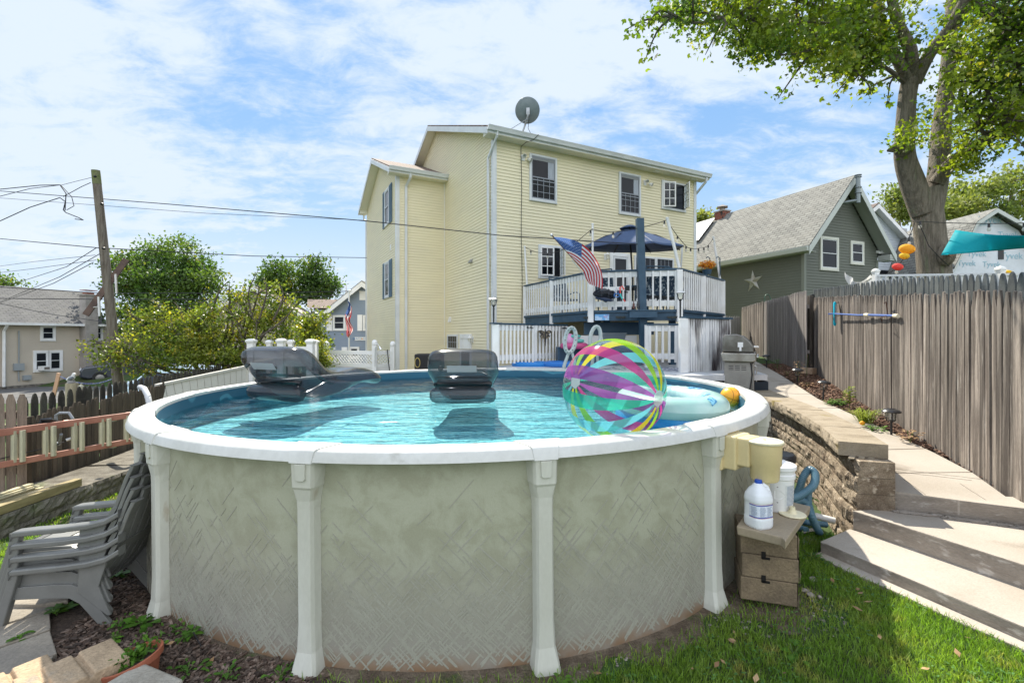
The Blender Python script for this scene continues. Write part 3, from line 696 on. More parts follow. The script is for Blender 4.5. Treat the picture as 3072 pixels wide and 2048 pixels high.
for x, y, ax in ((0, 0, 0), (BX, BY0, 0), (LX, 0, 0)):
    g = MB(TH); s_ = -1 if x <= 0 else 1
    g.bb((min(x, x-s_*.10)-.0, y-.034, 0), (max(x, x-s_*.10), y-.0, 7.98)); g.bb((x-.034 if s_ < 0 else x, y-.034, 0), (x if s_ < 0 else x+.034, y+.10, 7.98)); g.build('corner_board', alu_white, house, bevel=.003)
g = MB(TH); g.bb((-.045, BY0-.05, 0), (-.014, BY0-.014, 7.94)); g.bb((BX-.025, BY1-.08, 0), (BX, BY1+.0, 7.94)); g.build('inner_corner_post', soffit_cream, house)
g = MB(TH); g.bb((-.03, .02, 0), (-.001, .11, .01)); 
# ---- windows
def window(T, parent, axis, a0, a1, z0, z1, kind, n=-1, fw=.07, label=None, open_=None, fm=alu_white, wall=0., lights=(4, 3)):
    """a window on the wall plane y=wall (axis 0) or x=wall (axis 1); outward is towards negative"""
    def P(a, o, z): return Vector((a, wall+n*o, z)) if axis == 0 else Vector((wall+n*o, a, z))
    def bx(g, aa, ab, za, zb, o0, o1):
        if o0 > 0: o0 += .013; o1 += .013
        p, q = P(aa, o0, za), P(ab, o1, zb); g.bb([min(p[i], q[i]) for i in range(3)], [max(p[i], q[i]) for i in range(3)])
    g = MB(T)
    bx(g, a0, a0+fw, z0, z1, .0, .062); bx(g, a1-fw, a1, z0, z1, .0, .062); bx(g, a0+fw, a1-fw, z1-fw, z1, .0, .062); bx(g, a0+fw, a1-fw, z0, z0+fw, .0, .062)
    bx(g, a0-.015, a1+.015, z0-.02, z0, 0, .07)
    w_ = g.build('window', fm, parent, bevel=.008, label=label)
    g = MB(T); ia, ib, iz, jz = a0+fw, a1-fw, z0+fw, z1-fw; zm = (iz+jz)/2
    if kind in ('hung', 'open_hung'):
        g = MB(T); bx(g, ia, ib, iz, jz, .014, .018); g.build('pane', dark_glass, w_)
        g = MB(T); t = .035
        for (za, zb, o) in ((zm-.01, jz, .022), (iz, zm+.025, .030)):
            bx(g, ia, ia+t, za, zb, o-.006, o+.012); bx(g, ib-t, ib, za, zb, o-.006, o+.012); bx(g, ia+t, ib-t, za, za+t, o-.006, o+.012); bx(g, ia+t, ib-t, zb-t, zb, o-.006, o+.012)
        g.build('sash', frame_grey if kind == 'open_hung' else alu_white, w_)
        if kind == 'open_hung':
            g = MB(T); nx, nz = lights
            for k in range(1, nx): a = ia+(ib-ia)*k/nx; bx(g, a-.009, a+.009, iz+.03, zm, .032, .040)
            for k in range(1, nz): z = iz+(zm-iz)*k/nz; bx(g, ia+.03, ib-.03, z-.009, z+.009, .031, .041)
            bx(g, ia+.03, ib-.03, zm-.10, zm-.07, .032, .046)
            g.build('muntin', frame_grey, w_)
            g = MB(T); c0, c1 = ib-(ib-ia)*.30, ib-.04
            for k in range(8): bx(g, c0+(c1-c0)*k/8, c0+(c1-c0)*(k+.8)/8, zm+.03, jz-.09, .0185, .0215)
            g.build('curtain', curtain_m, w_)
            g = MB(T); bx(g, ia+.03, ib-.03, jz-.12, jz-.03, .019, .028); g.build('blind', mat('blind_grey', (.25, .26, .26), .6), w_)
    elif kind == 'grid':
        bx(g, ia, ib, iz, jz, .014, .018); g.build('pane', dark_glass, w_)
        g = MB(T); nx, nz = lights
        for k in range(1, nx): a = ia+(ib-ia)*k/nx; bx(g, a-.01, a+.01, iz, jz, .019, .027)
        for k in range(1, nz): z = iz+(jz-iz)*k/nz; bx(g, ia, ib, z-.01, z+.01, .0185, .0275)
        g.build('muntin', frame_grey, w_)
    elif kind == 'dark':
        bx(g, ia, ib, iz, jz, .014, .018); g.build('pane', dark_glass, w_)
    if open_:
        for side, ang, wd in open_:
            hx_ = ia if side < 0 else ib; cs, sn = math.cos(R(ang)), math.sin(R(ang)); g = MB(T); gg = MB(T)
            def q(s, z, o=0): a = hx_+(-side)*s*cs; return P(a, .05+s*sn, z)
            t = .045
            for (s0, s1, za, zb) in ((0, t, iz, jz), (wd-t, wd, iz, jz), (t, wd-t, iz, iz+t), (t, wd-t, jz-t, jz)):
                c4 = [q(s0, za), q(s1, za), q(s1, zb), q(s0, zb)]; nn = (c4[1]-c4[0]).cross(c4[3]-c4[0]).normalized()*.03
                g.prism(c4, nn)
            for k in (1, 2):
                z = iz+(jz-iz)*k/3; c4 = [q(t, z-.012), q(wd-t, z-.012), q(wd-t, z+.012), q(t, z+.012)]; nn = (c4[1]-c4[0]).cross(c4[3]-c4[0]).normalized()*.02; g.prism(c4, nn)
            c4 = [q(wd/2-.012, iz+t), q(wd/2+.012, iz+t), q(wd/2+.012, jz-t), q(wd/2-.012, jz-t)]; nn = (c4[1]-c4[0]).cross(c4[3]-c4[0]).normalized()*.02; g.prism(c4, nn)
            cs_ = g.build('casement', white_vinyl, w_)
            c4 = [q(t, iz+t), q(wd-t, iz+t), q(wd-t, jz-t), q(t, jz-t)]; nn = (c4[1]-c4[0]).cross(c4[3]-c4[0]).normalized()*.012
            gg.quad(*[p+nn for p in c4]); gg.build('casement_pane', clearmat('thin_glass', (.62, .68, .72), gl=1.), w_)
    return w_
def wpx(px0, px1, pt, pb, axis=1, val=0.):
    a = plane_hit(TH, axis, val, px0, pt); b = plane_hit(TH, axis, val, px1, pt); c = plane_hit(TH, axis, val, px0, pb)
    k = 0 if axis == 1 else 1
    return min(a[k], b[k]), max(a[k], b[k]), c.z, a.z
a0, a1, z0, z1 = wpx(1587, 1669, 460, 600)
window(TH, house, 0, a0, a1, z0, z1, 'open_hung', label='upper window nearest the wall lamp with its dark lower grid sash')
a0, a1, z0, z1 = wpx(1855, 1920, 515, 641)
window(TH, house, 0, a0, a1, z0, z1, 'open_hung', label='middle upper window with dark lower grid sash')
a0, a1, z0, z1 = wpx(1983, 2055, 540, 626)
window(TH, house, 0, a0, a1, z0, z1, 'dark', open_=[(-1, 28, .46), (1, 62, .55)], label='upper corner window with both casements swung open')
a0, a1, z0, z1 = wpx(1613.5, 1685, 733, 833)
window(TH, house, 0, a0, a1, z0, z1, 'dark', open_=[(-1, 12, .46), (1, 80, .40)], label='casement window standing open beside the deck')
a0, a1, z0, z1 = wpx(1901, 1965, 766, 850); window(TH, house, 0, a0, a1+.02, 3.25, z1, 'grid', lights=(4, 3))
a0, a1, z0, z1 = wpx(1963, 2019, 771, 850); window(TH, house, 0, a0+.03, a1, 3.25, z1, 'grid', lights=(4, 3))
a0, a1, z0, z1 = wpx(1828, 1891, 756, 900)
g = MB(TH); zd = 2.58
g.bb((a0, -.05, zd), (a0+.14, 0, z1)); g.bb((a1-.14, -.05, zd), (a1, 0, z1)); g.bb((a0+.14, -.05, z1-.13), (a1-.14, 0, z1)); dr = g.build('door', white_paint, house, bevel=.006, label='white storm door on the deck')
g = MB(TH); g.bb((a0+.14, -.032, zd), (a1-.14, -.026, z1-.13)); g.build('pane', dark_glass, dr)
g = MB(TH); x0, x1 = a0+.15, a1-.15; zt = z1-.14
for b in ((x0, x0+.07, zd, zt), (x1-.07, x1, zd, zt), (x0+.07, x1-.07, zt-.07, zt), (x0+.07, x1-.07, zd, zd+.2)): g.bb((b[0], -.047, b[2]), (b[1], -.033, b[3]))
g.build('door_frame', alu_white, dr); g = MB(TH); g.beam((x1-.04, -.08, zd+.95), (x1-.12, -.08, zd+.97), .02, .02); g.bb((x1-.05, -.08, zd+.93), (x1-.03, -.03, zd+.97)); g.build('handle', black_plastic, dr)
# basement window and door on the left wall, two shuttered windows on the wing
a0, a1, z0, z1 = wpx(1345, 1376, 1003, 1040, 0, 0.); window(TH, house, 1, a0, a1, z0-.1, z1, 'grid', lights=(4, 2))
a0, a1, z0, z1 = wpx(1383, 1417, 1002, 1040, 0, 0.)
g = MB(TH); g.bb((-.06, a0, .1), (0, a0+.12, z1)); g.bb((-.06, a1-.12, .1), (0, a1, z1)); g.bb((-.06, a0+.12, z1-.15), (0, a1-.12, z1)); g.bb((-.03, a0+.12, z1-.62), (0, a1-.12, z1-.15)); dr = g.build('door', white_paint, house, bevel=.006)
g = MB(TH); g.bb((-.034, a0+.12, .9), (-.030, a1-.12, z1-.62)); g.build('pane', dark_glass, dr)
shut_m = mat('blue_shutter', (.075, .14, .20), .5, (.10, .17, .23), 6)
for (t0, b0, t1_, b1_) in ((584, 689, 555, 671), (795, 898, 778, 892)):
    sL = wpx(1151.3, 1157, t0, b0, 0, BX); sR = wpx(1170.5, 1178, t1_, b1_, 0, BX); zt = (sL[3]+sR[3])/2; zb = (sL[2]+sR[2])/2
    window(TH, house, 1, sR[1]+.02, sL[0]-.02, zb+.02, zt-.02, 'hung', wall=BX)
    for s_ in (sL, sR):
        g = MB(TH); g.bb((BX-.055, s_[0], zb), (BX-.022, s_[1], zt))
        for i, zz_ in enumerate(np.arange(zb+.06, zt-.06, .045)): g.bb((BX-.065, s_[0]+.05, zz_), (BX-.05, s_[1]-.05, zz_+.02))
        g.build('shutter', shut_m, house)
# small fittings
def fit(name, label, fn, m_, T=TH, **k):
    g = MB(T); fn(g); return g.build(name, m_, house, label=label, **k)
p = plane_hit(TH, 1, 0, 1567, 474)
lampglass = clearmat('lamp_glass', (.9, .9, .85), rough=.05, body=.25, bcol=(.9, .9, .85))
for px, py in ((1567, 474), (1933, 549)):
    p = plane_hit(TH, 1, 0, px, py)
    g = MB(TH); g.bb((p.x-.05, -.03, p.z-.09), (p.x+.07, -.01, p.z+.09)); fl = g.build('floodlight', white_vinyl, house, label='twin-head security floodlight')
    for dx, dz, rx in ((-.0, .03, -.2), (.21, -.06, .5)):
        M = Euler((R(115), 0, rx)).to_matrix(); g = MB(TH); g.lathe([(.0, -.10), (.03, -.09), (.055, -.02), (.065, .05), (.06, .055)], (p.x+dx, -.13, p.z+dz), 16, M); g.build('lamp_head', white_vinyl, fl, smooth=True)
        g = MB(TH); g.lathe([(.058, .045), (.0, .06)], (p.x+dx, -.13, p.z+dz), 16, M); g.build('lamp_lens', lampglass, fl, smooth=True)
p = plane_hit(TH, 0, 0, 1415, 783); fit('wall_light', None, lambda g: g.prism([(-.0, p.y-.11, p.z-.06), (-.0, p.y-.11, p.z+.08), (-.10, p.y-.11, p.z-.03), (-.10, p.y-.11, p.z-.06)], (0, .22, 0)), mat('grey_fitting', (.3, .3, .29), .5))
p = plane_hit(TH, 0, 0, 1352, 958); fit('dryer_vent', None, lambda g: g.prism([(0, p.y-.08, p.z-.10), (0, p.y-.08, p.z+.10), (-.04, p.y-.08, p.z+.10), (-.10, p.y-.08, p.z-.10)], (0, .16, 0)), white_vinyl)
p = plane_hit(TH, 0, BX, 1173, 742); fit('wall_outlet', None, lambda g: g.bb((BX-.03, p.y-.07, p.z-.11), (BX, p.y+.07, p.z+.11)), white_vinyl)
g = MB(TH); xs_ = plane_hit(TH, 1, 0, 1562, 600).x
g.tube([(xs_+.35, -.52, 8.19), (xs_+.2, -.45, 8.02), (xs_+.03, -.3, 7.97), (xs_, -.03, 7.93)]+[(xs_+.012*math.sin(z*2.1)+.05*(8-z)/8, -.03, z) for z in np.arange(7.8, 1.0, -.4)], .009, 5); g.build('dish_cable', black_rubber, house)
for px in (1973, 2080):
    p = plane_hit(TH, 2, 7.98, px, 512 if px < 2000 else 537); g = MB(TH); g.box((p.x, -.2, 7.97), (.22, .14, .03)); g.build('soffit_light', white_vinyl, house)
def lantern(T, parent, p, n, name='wall_lantern'):
    """white coach lamp on a wall; n points away from the wall"""
    n = Vector(n); c = Vector(p)+n*.13; g = MB(T)
    g.box(Vector(p)+n*.012, (.10 if abs(n.y) > .5 else .024, .10 if abs(n.x) > .5 else .024, .22)); g.tube([Vector(p)+n*.02+Vector((0, 0, -.05)), Vector(p)+n*.08+Vector((0, 0, -.12)), c+Vector((0, 0, -.09))], .012, 6)
    g.lathe([(.0, .15), (.02, .13), (.03, .10), (.085, .05), (.085, .045), (.0, .045)], c, 8); g.lathe([(.0, -.09), (.05, -.085), (.052, -.075), (0, -.07)], c, 8)
    for k in range(6): a = k*math.pi/3; g.beam(c+Vector((.075*math.cos(a), .075*math.sin(a), .045)), c+Vector((.048*math.cos(a), .048*math.sin(a), -.08)), .008, .008)
    o = g.build(name, white_vinyl, parent); g = MB(T); g.lathe([(.072, .044), (.046, -.075)], c, 6); g.build('lamp_glass', lampglass, o); return o
p = plane_hit(TH, 1, 0, 1815, 770); lantern(TH, house, p, (0, -1, 0))
p = plane_hit(TH, 0, 0, 1420, 1018); lantern(TH, house, p, (-1, 0, 0))
g = MB(TH); p = plane_hit(TH, 1, .5, 1769, 442); g.tube([(p.x, .5, 8.3), (p.x, .5, p.z+.02)], .04, 10); g.build('vent_pipe', white_vinyl, house)
# ---- satellite dish on the roof
dish_m = mat('dish_grey', (.16, .20, .215), .5, (.20, .24, .25), 6)
dl = W(1563, 399, 14.6); dish = thing('satellite_dish', dl, 'grey satellite dish on a bent mast above the roof edge of the cream house', 'satellite dish')
dc = W(1583, 332, 14.55); nrm = Vector((-.10, 1, .55)).normalized(); M = nrm.to_track_quat('Z', 'Y').to_matrix()
g = MB(); g.lathe([(.02, -.055), (.15, -.043), (.27, -.008), (.375, .045), (.385, .05), (.385, .058), (.27, .004), (.15, -.032), (.02, -.045)], dc, 40, M); g.build('reflector', dish_m, dish, smooth=True)
gm_ = mat('galvanised_mast', (.38, .40, .41), .4, metal=.6)
g = MB(); c2 = dc-nrm*.05+Vector((0, 0, -.10)); g.tube([dl+Vector((0, 0, -.12)), dl+Vector((.12, -.03, .22)), c2+Vector((.0, -.08, -.1)), c2+Vector((0, -.10, .02))], .03, 8); g.tube([dl+Vector((-.38, .0, .08)), c2+Vector((-.0, -.08, -.18))], .01, 5)
g.box(c2+Vector((0, -.06, .04)), (.10, .09, .20)); g.box(dl+Vector((.02, 0, -.02)), (.16, .16, .03)); g.build('mast', gm_, dish)
g = MB(); g.tube([c2+Vector((.02, -.08, .05)), c2+Vector((.03, -.1, -.25)), dl+Vector((.22, -.05, .12)), dl+Vector((.3, -.1, -.06))], .008, 5); g.build('cable', black_rubber, dish)
g = MB(); g.tube([dc+nrm*.02-Vector((0, 0, .36)), dc+nrm*.45-Vector((0, 0, .30))], .02, 6); g.box(dc+nrm*.48-Vector((0, 0, .28)), (.1, .14, .08)); g.build('feed_arm', gm_, dish)
# house service wires handled with the pole

# ================================================================ upper deck
DKZ = 2.58
P0 = Vector((.42, 14.8, 0)); P1 = Vector((1.94, 11.5, 0)); P2 = Vector((3.94, 11.02, 0)); P3 = Vector((6.01, 13.36, 0)); P4 = Vector((4.6, 17.0, 0))
deck = thing('upper_deck', (3.4, 12.8, 0), 'raised deck with white picket rails and navy trim against the cream house', 'deck')
g = MB(); g.prism([p+Vector((0, 0, DKZ-.06)) for p in (P0, P1, P2, P3, P4)], (0, 0, .06)); g.build('deck_floor', mat('deck_board', (.30, .30, .30), .7, (.22, .22, .23), 3), deck)
g = MB()
for a, b in ((P0, P1), (P1, P2), (P2, P3)):
    o = Vector(((b-a).y, -(b-a).x, 0)).normalized()
    g.beam(a+o*.025+Vector((0, 0, DKZ-.13)), b+o*.025+Vector((0, 0, DKZ-.13)), .04, .19); g.beam(a+o*.045+Vector((0, 0, DKZ+.0)), b+o*.045+Vector((0, 0, DKZ+.0)), .08, .06)
g.build('fascia', navy_paint, deck)
g = MB(); g.beam(W(1752, 985, 12.0), W(1960, 985, 12.0), .1, .32); g.build('beam', navy_paint, deck)
def railing(parent, A, B, zb, zt, n, out, capm=navy_paint, pk=.036, posts=(), white=white_paint, name='rail_section', drop=.10, capw=.14):
    A, B = Vector(A), Vector(B); A.z = B.z = 0; g = MB(); up = Vector((0, 0, 1)); o = Vector(((B-A).y, -(B-A).x, 0)).normalized()*out
    g.beam(A+up*(zt-.09), B+up*(zt-.09), .035, .13); g.beam(A+up*(zb+.16), B+up*(zb+.16), .035, .13)
    for k in range(n):
        p = A.lerp(B, (k+.5)/n)+o*.036; g.bb
        g.beam(p+up*(zb+.02), p+up*(zt-.03), pk, pk)
    r = g.build(name, white, parent); g = MB(); g.beam(A+up*(zt+.0), B+up*(zt+.0), capw, .035); g.build('rail_cap', capm, r)
    return r
railing(deck, P0, P1, DKZ+.02, 3.56, 25, 1)
railing(deck, P1, P2, DKZ+.02, 3.56, 12, 1)
railing(deck, P2, P3, DKZ+.02, 3.56, 22, 1)
for p, w_ in ((P0, .10), (P0.lerp(P1, .47), .11), (P1, .13), (P2, .13), (P2.lerp(P3, .5), .1), (P3, .11)):
    g = MB(); o = Vector((-.02, -.05, 0)); g.beam(p+o+Vector((0, 0, DKZ-.26)), p+o+Vector((0, 0, 3.54)), w_, w_, up=(0, 1, 0)); g.build('rail_post', white_paint, deck, bevel=.006)
for p, zb in ((P1.lerp(P4, .1), 0), (P2.lerp(P4, .12), 0), (P3.lerp(P4, .2), 0), (P1.lerp(P2, .55)+Vector((-.6, .8, 0)), 0)):
    g = MB(); g.beam(p, p+Vector((0, 0, DKZ-.06)), .14, .14, up=(0, 1, 0)); g.build('support_post', navy_paint, deck)
g = MB(); g.beam(W(1932, 1075, 11.05), W(1919, 656, 11.05), .165, .165, up=(0, 1, 0)); g.build('tall_post', navy_paint, deck, bevel=.006)
g = MB(); c = W(1927, 934, 10.86); g.beam(c-Vector((.31, .0, .0))-Vector((0, 0, .07)), c+Vector((.31, -.06, -.07)), .2, .15); g.beam(c-Vector((.34, .0, -.02)), c+Vector((.34, -.06, .02)), .24, .025); g.build('planter_box', navy_paint, deck)
g = MB(); M = TM(W(1806, 951.5, 11.36), R(-14)); g.T = M; g.box((0, 0, 0), (.34, .01, .145)); lp = g.build('plate', mat('plate_blue', (.14, .38, .68), .4, (.45, .62, .80), 8, .45, .6), deck, label='light blue licence plate with a pink dragonfly')
g = MB(M); 
for s_ in (-1, 1):
    for a, b in ((.06, .045), (.07, .01)): g.beam((.09, -.008, .0), (.09+s_*a*.8, -.008, .03+b*.4+s_*a*.3), .004, .012, up=(0, 1, 0))
g.beam((.045, -.008, .035), (.135, -.008, -.04), .004, .008, up=(0, 1, 0)); g.build('dragonfly', mat('pink_paint', (.65, .25, .45), .5), lp)
for px, py, sc in ((1758, 954, .055), (1862, 953, .06), (2016, 953, .06)):   # black metal dragonflies on the fascia
    M = TM(W(px, py, 11.5 if px < 1800 else (11.2 if px < 1900 else 10.93)), R(-60) if px < 1800 else R(-14)); g = MB(M)
    for s_ in (-1, 1):
        g.ball((s_*sc*1.1, -.01, sc*.35), (sc, .006, sc*.32), 10, 6); g.ball((s_*sc*.9, -.01, -sc*.1), (sc*.8, .006, sc*.26), 10, 6)
    g.ball((0, -.012, 0), (.012, .008, sc*.9), 8, 6); g.build('dragonfly_ornament', mat('dark_bronze', (.03, .035, .03), .5), deck, smooth=True)

# ================================================================ lower deck
LZ = 1.27
ldk = thing('lower_deck', (2.2, 10.0, 0), 'low pool-side deck with white picket panels and navy caps', 'deck')
lowp = [(-.55, 9.85), (.9, 10.0), (2.1, 9.25), (3.35, 8.55), (4.75, 8.7), (5.3, 10.6), (5.6, 13.2), (3, 14.6), (1.2, 13.8), (-.45, 10.9)]
g = MB(); g.prism([(x, y, LZ-.10) for x, y in lowp], (0, 0, .10)); g.build('deck_floor', mat('pale_deck', (.62, .63, .64), .6, (.50, .52, .55), 4), ldk)
g = MB()
for a, b in zip(lowp[:6], lowp[1:7]): g.beam((*a, .62), (*b, .62), .03, 1.04)
g.build('skirt', mat('navy_skirt', (.018, .03, .045), .6), ldk)
A, B = Vector((-.37, 10.62, 0)), Vector((1.42, 12.3, 0))
railing(ldk, A+Vector((.0, 0, 0)), B, LZ+.06, 2.27, 20, 1, pk=.045)
for t, w_ in ((.0, .15), (.52, .09), (1., .1)):
    p = A.lerp(B, t); g = MB(); g.beam(p+Vector((0, 0, LZ-.05)), p+Vector((0, 0, 2.25)), w_, w_, up=(0, 1, 0)); g.build('rail_post', white_paint, ldk, bevel=.006)
g = MB(); g.beam(A+Vector((-.1, -.05, 2.275)), A+Vector((.1, .05, 2.275)), .2, .03); g.build('post_cap', navy_paint, ldk)
A2, B2 = W(1940, 980, 10.7), W(2036, 980, 10.55); A2.z = B2.z = 0
railing(ldk, A2, B2, LZ+.10, 2.25, 5, 1, pk=.045, name='gate'); 
for p in (A2, B2): g = MB(); g.beam(p+Vector((0, 0, LZ)), p+Vector((0, 0, 2.24)), .09, .06, up=(0, 1, 0)); g.build('gate_post', white_paint, ldk)
A3 = W(2050, 980, 9.3); B3 = W(2186, 980, 10.0); A3.z = B3.z = 0
soot = mat('sooty_white', (.76, .77, .77), .5, (.70, .70, .68), 4, third=((.06, .05, .05), 1.1, .50, .62), st=(1, 1, .3))
railing(ldk, A3, B3, LZ-.05, 2.36, 19, 1, pk=.036, white=soot, capw=.2)
for p, w_ in ((A3, .155), (A3.lerp(B3, .48), .09), (B3, .07)): g = MB(); g.beam(p+Vector((0, 0, LZ-.30)), p+Vector((0, 0, 2.34)), w_, w_*.8, up=(0, 1, 0)); g.build('rail_post', white_paint, ldk, bevel=.006)
# rug, bench, tubs and clutter under the upper deck
g = MB(); g.add([(1.9, 10.1, LZ+.006), (3.6, 9.3, LZ+.006), (4.1, 10.3, LZ+.006), (2.5, 11.2, LZ+.006)], [(0, 1, 2, 3)])
tag(g.build('outdoor_rug', mat('rug', (.09, .10, .16), .9, (.55, .55, .58), 9, .47, .53, det=2), loc=(2.9, 10.2, LZ)), 'navy and white patterned outdoor rug on the low deck', 'rug')
bn = thing('storage_bench', (1.9, 12.0, LZ), 'navy storage bench with white slat back below the upper deck', 'bench')
a, b = W(1672, 1040, 11.4), W(1925, 1040, 11.4); g = MB(); g.bb((a.x, 11.3, LZ), (b.x, 11.8, 1.72)); g.build('box', navy_paint, bn, bevel=.01)
g = MB(); 
for k in range(6): g.bb((a.x+.05+k*.34, 11.28, LZ+.06), (a.x+.33+k*.34, 11.3, 1.64))
g.build('panel', mat('navy_dark', (.016, .045, .078), .5), bn)
g = MB(); g.bb((a.x+.35, 11.85, 1.78), (b.x, 11.9, 2.0)); g.bb((a.x+.5, 11.86, LZ), (a.x+.56, 11.89, 1.78)); g.build('back_board', white_paint, bn)
tub = thing('storage_tub', W(1838, 1022, 12.0), 'shallow grey plastic tub with a lid beside the navy support post', 'storage box')
c = W(1838, 1013, 12.0); g = MB(); g.add([c+Vector((sx*(.26 if z < 0 else .30), sy*(.16 if z < 0 else .19), z*.10)) for z in (-1, 1) for sx, sy in ((-1, -1), (1, -1), (1, 1), (-1, 1))], [(3, 2, 1, 0), (4, 5, 6, 7), (0, 1, 5, 4), (1, 2, 6, 5), (2, 3, 7, 6), (3, 0, 4, 7)]); g.build('tub', mat('grey_tub', (.20, .25, .28), .4), tub, bevel=.012)
g = MB(); g.box(c+Vector((0, 0, .11)), (.64, .42, .03)); g.build('lid', mat('grey_lid', (.30, .35, .38), .4), tub, bevel=.01)
bw_ = Vector((2.2, 13.4, 0)); 
seah = thing('inflatable_seahorse', W(1725, 1035, 11.3), 'deflated pink and green pool toy lying on the navy bench', 'pool toy')
c = W(1722, 1035, 11.2); g = MB(); pk_ = mat('pink_vinyl', (.55, .18, .38), .35, (.60, .30, .50), 8); tq = mat('teal_vinyl', (.10, .42, .36), .35)
g.tube([c+Vector((.26*math.cos(a), .17*math.sin(a), -.02)) for a in np.linspace(0, 2*math.pi, 21)], .075, 10); g.build('ring', mat('hot_pink_vinyl', (.50, .07, .20), .35), seah, smooth=True)
g = MB(); g.tube([c+Vector((-.05, 0, .02)), c+Vector((-.12, 0, .12)), c+Vector((-.13, 0, .22)), c+Vector((-.2, 0, .27))], [.11, .13, .10, .03], 10); g.ball(c+Vector((.02, 0, .15)), (.12, .1, .1)); g.build('pink_body', pk_, seah, smooth=True)
g = MB(); g.ball(c+Vector((.10, -.06, .10)), (.14, .07, .055)); g.ball(c+Vector((.02, -.06, .21)), (.14, .06, .045)); g.build('green_fin', tq, seah, smooth=True)
for k, (px, py, d, sx, sz, cc) in enumerate(((1700, 1092, 11.0, .5, .05, (.02, .16, .50)), (1600, 1093, 11.2, .45, .06, (.02, .20, .55)))):
    c = W(px, py, d); g = MB(); g.tube([c+Vector((sx*math.cos(a), sx*.6*math.sin(a), 0)) for a in np.linspace(0, 2*math.pi, 25)], .07, 8)
    tag(g.build('folded_wading_pool', mat('blue_vinyl%s' % 'ab'[k], cc, .4), smooth=True), ['bright blue wading pool ring behind the navy bench', 'bright blue wading pool ring behind the butterfly picket panel'][k], 'wading pool')
# ================================================================ things on and round the decks
# umbrella
um = thing('patio_umbrella', (3.3, 12.8, DKZ), 'navy patio umbrella open over the upper deck', 'umbrella')
cnv = mat('navy_canvas', (.05, .085, .18), .5, (.06, .10, .20), 6, fine=.1, spec=.5, transl=.12)
apex = W(1888, 684, 12.8); cen = Vector((3.28, 12.8, 4.38)); n8 = 8; rim8 = []
for k in range(n8):
    a = 2*math.pi*k/n8+R(8); r = 1.40; rim8.append(Vector((cen.x+r*math.cos(a), cen.y+r*math.sin(a), cen.z+.13*math.sin(a)-.02*math.cos(a))))
g = MB()
for k in range(n8):
    A, B = rim8[k], rim8[(k+1) % n8]
    def fn(u, v, A=A, B=B):
        e = A.lerp(B, u); p = apex.lerp(e, v); p.z += .035*math.sin(math.pi*v)-.018*math.sin(math.pi*u)*v*.9; q = p-(cen-p)*0; c_ = Vector((cen.x, cen.y, p.z)); return p.lerp(c_, .035*math.sin(math.pi*u)*v)
    g.grid(fn, 8, 8)
g.build('canopy', cnv, um, smooth=True, solid=.006)
g = MB(); g.lathe([(.0, .10), (.1, .09), (.26, .02), (.27, .0), (.2, .03)], apex+Vector((0, 0, -.02)), 8); g.build('vent_cap', cnv, um)
g = MB(); g.tube([(3.3, 12.8, DKZ), (3.3, 12.8, 3.5), apex+Vector((0, 0, .06))], .024, 10); g.build('pole', mat('dark_bronze_pole', (.03, .028, .028), .4), um, smooth=True)
for k in range(n8):
    g = MB(); g.tube([apex+Vector((0, 0, -.08)), apex.lerp(rim8[k], .5)+Vector((0, 0, .05)), rim8[k]+Vector((0, 0, -.015))], .010, 5); g.build('rib', MATS['dark_bronze_pole'], um)
g = MB(); g.lathe([(.0, 0), (.24, 0), (.24, .05), (.05, .08), (.04, .3), (0, .3)], (3.3, 12.8, DKZ), 20); g.build('base', black_plastic, um)
g = MB(); g.beam((3.3, 12.77, 3.62), (3.2, 12.7, 3.64), .015, .015); g.build('crank', black_plastic, um)
# flag on the deck rail
red_c = mat('flag_red', (.58, .04, .05), .7, fine=.06, transl=.55); wht_c = mat('flag_white', (.85, .85, .86), .7, fine=.03, transl=.55); blu_c = mat('flag_blue', (.085, .15, .36), .7, fine=.06, transl=.55)
def flag(name, label, cat, top, bot, ctl, nu=26, nv=52, depth_rip=.06, pole=None, starn=True, group=None, thick=0):
    """13-stripe flag: hoist from top to bot, ctl(u,v) gives the cloth point; u along hoist, v along fly"""
    root = thing(name, pole[0] if pole else top, label, cat, group)
    for mname, mm_, test in (('cloth', None, None),):
        g = MB()
        vs = [ctl(i/nu, j/nv) for j in range(nv+1) for i in range(nu+1)]; fs = []; ms = []
        for j in range(nv):
            for i in range(nu):
                fs.append((j*(nu+1)+i, j*(nu+1)+i+1, (j+1)*(nu+1)+i+1, (j+1)*(nu+1)+i))
                st_ = int((i+.5)/nu*13); v = (j+.5)/nv
                ms.append(2 if (st_ < 7 and v < .4) else (0 if st_ % 2 == 0 else 1))
        g.add(vs, fs); g.m = ms; cl_ = g.build('cloth', [red_c, wht_c, blu_c], root, smooth=True, uv=False)
    if starn:
        g = MB()
        for r_ in range(9):
            for c_ in range(6 if r_ % 2 == 0 else 5):
                u = (r_+1)/10*7/13; v = ((c_*2+1 if r_ % 2 == 0 else c_*2+2)/12)*.4
                p = ctl(u, v); du = (ctl(u+.01, v)-p).normalized(); dv = (ctl(u, v+.01)-p).normalized(); nn = du.cross(dv).normalized()
                hs = (ctl(0, 0)-ctl(1, 0)).length*.0185
                for sg in (1, -1):
                    pts = [p+nn*sg*.004+(du*-math.cos(t*math.pi/5)+dv*math.sin(t*math.pi/5))*hs*(1 if t % 2 == 0 else .42) for t in range(10)]; g.add(pts, [tuple(range(10))])
        g.build('canton_print', wht_c, cl_)
    return root
Pa, Pb = W(1656, 706, 10.5), W(1752, 812, 11.25)
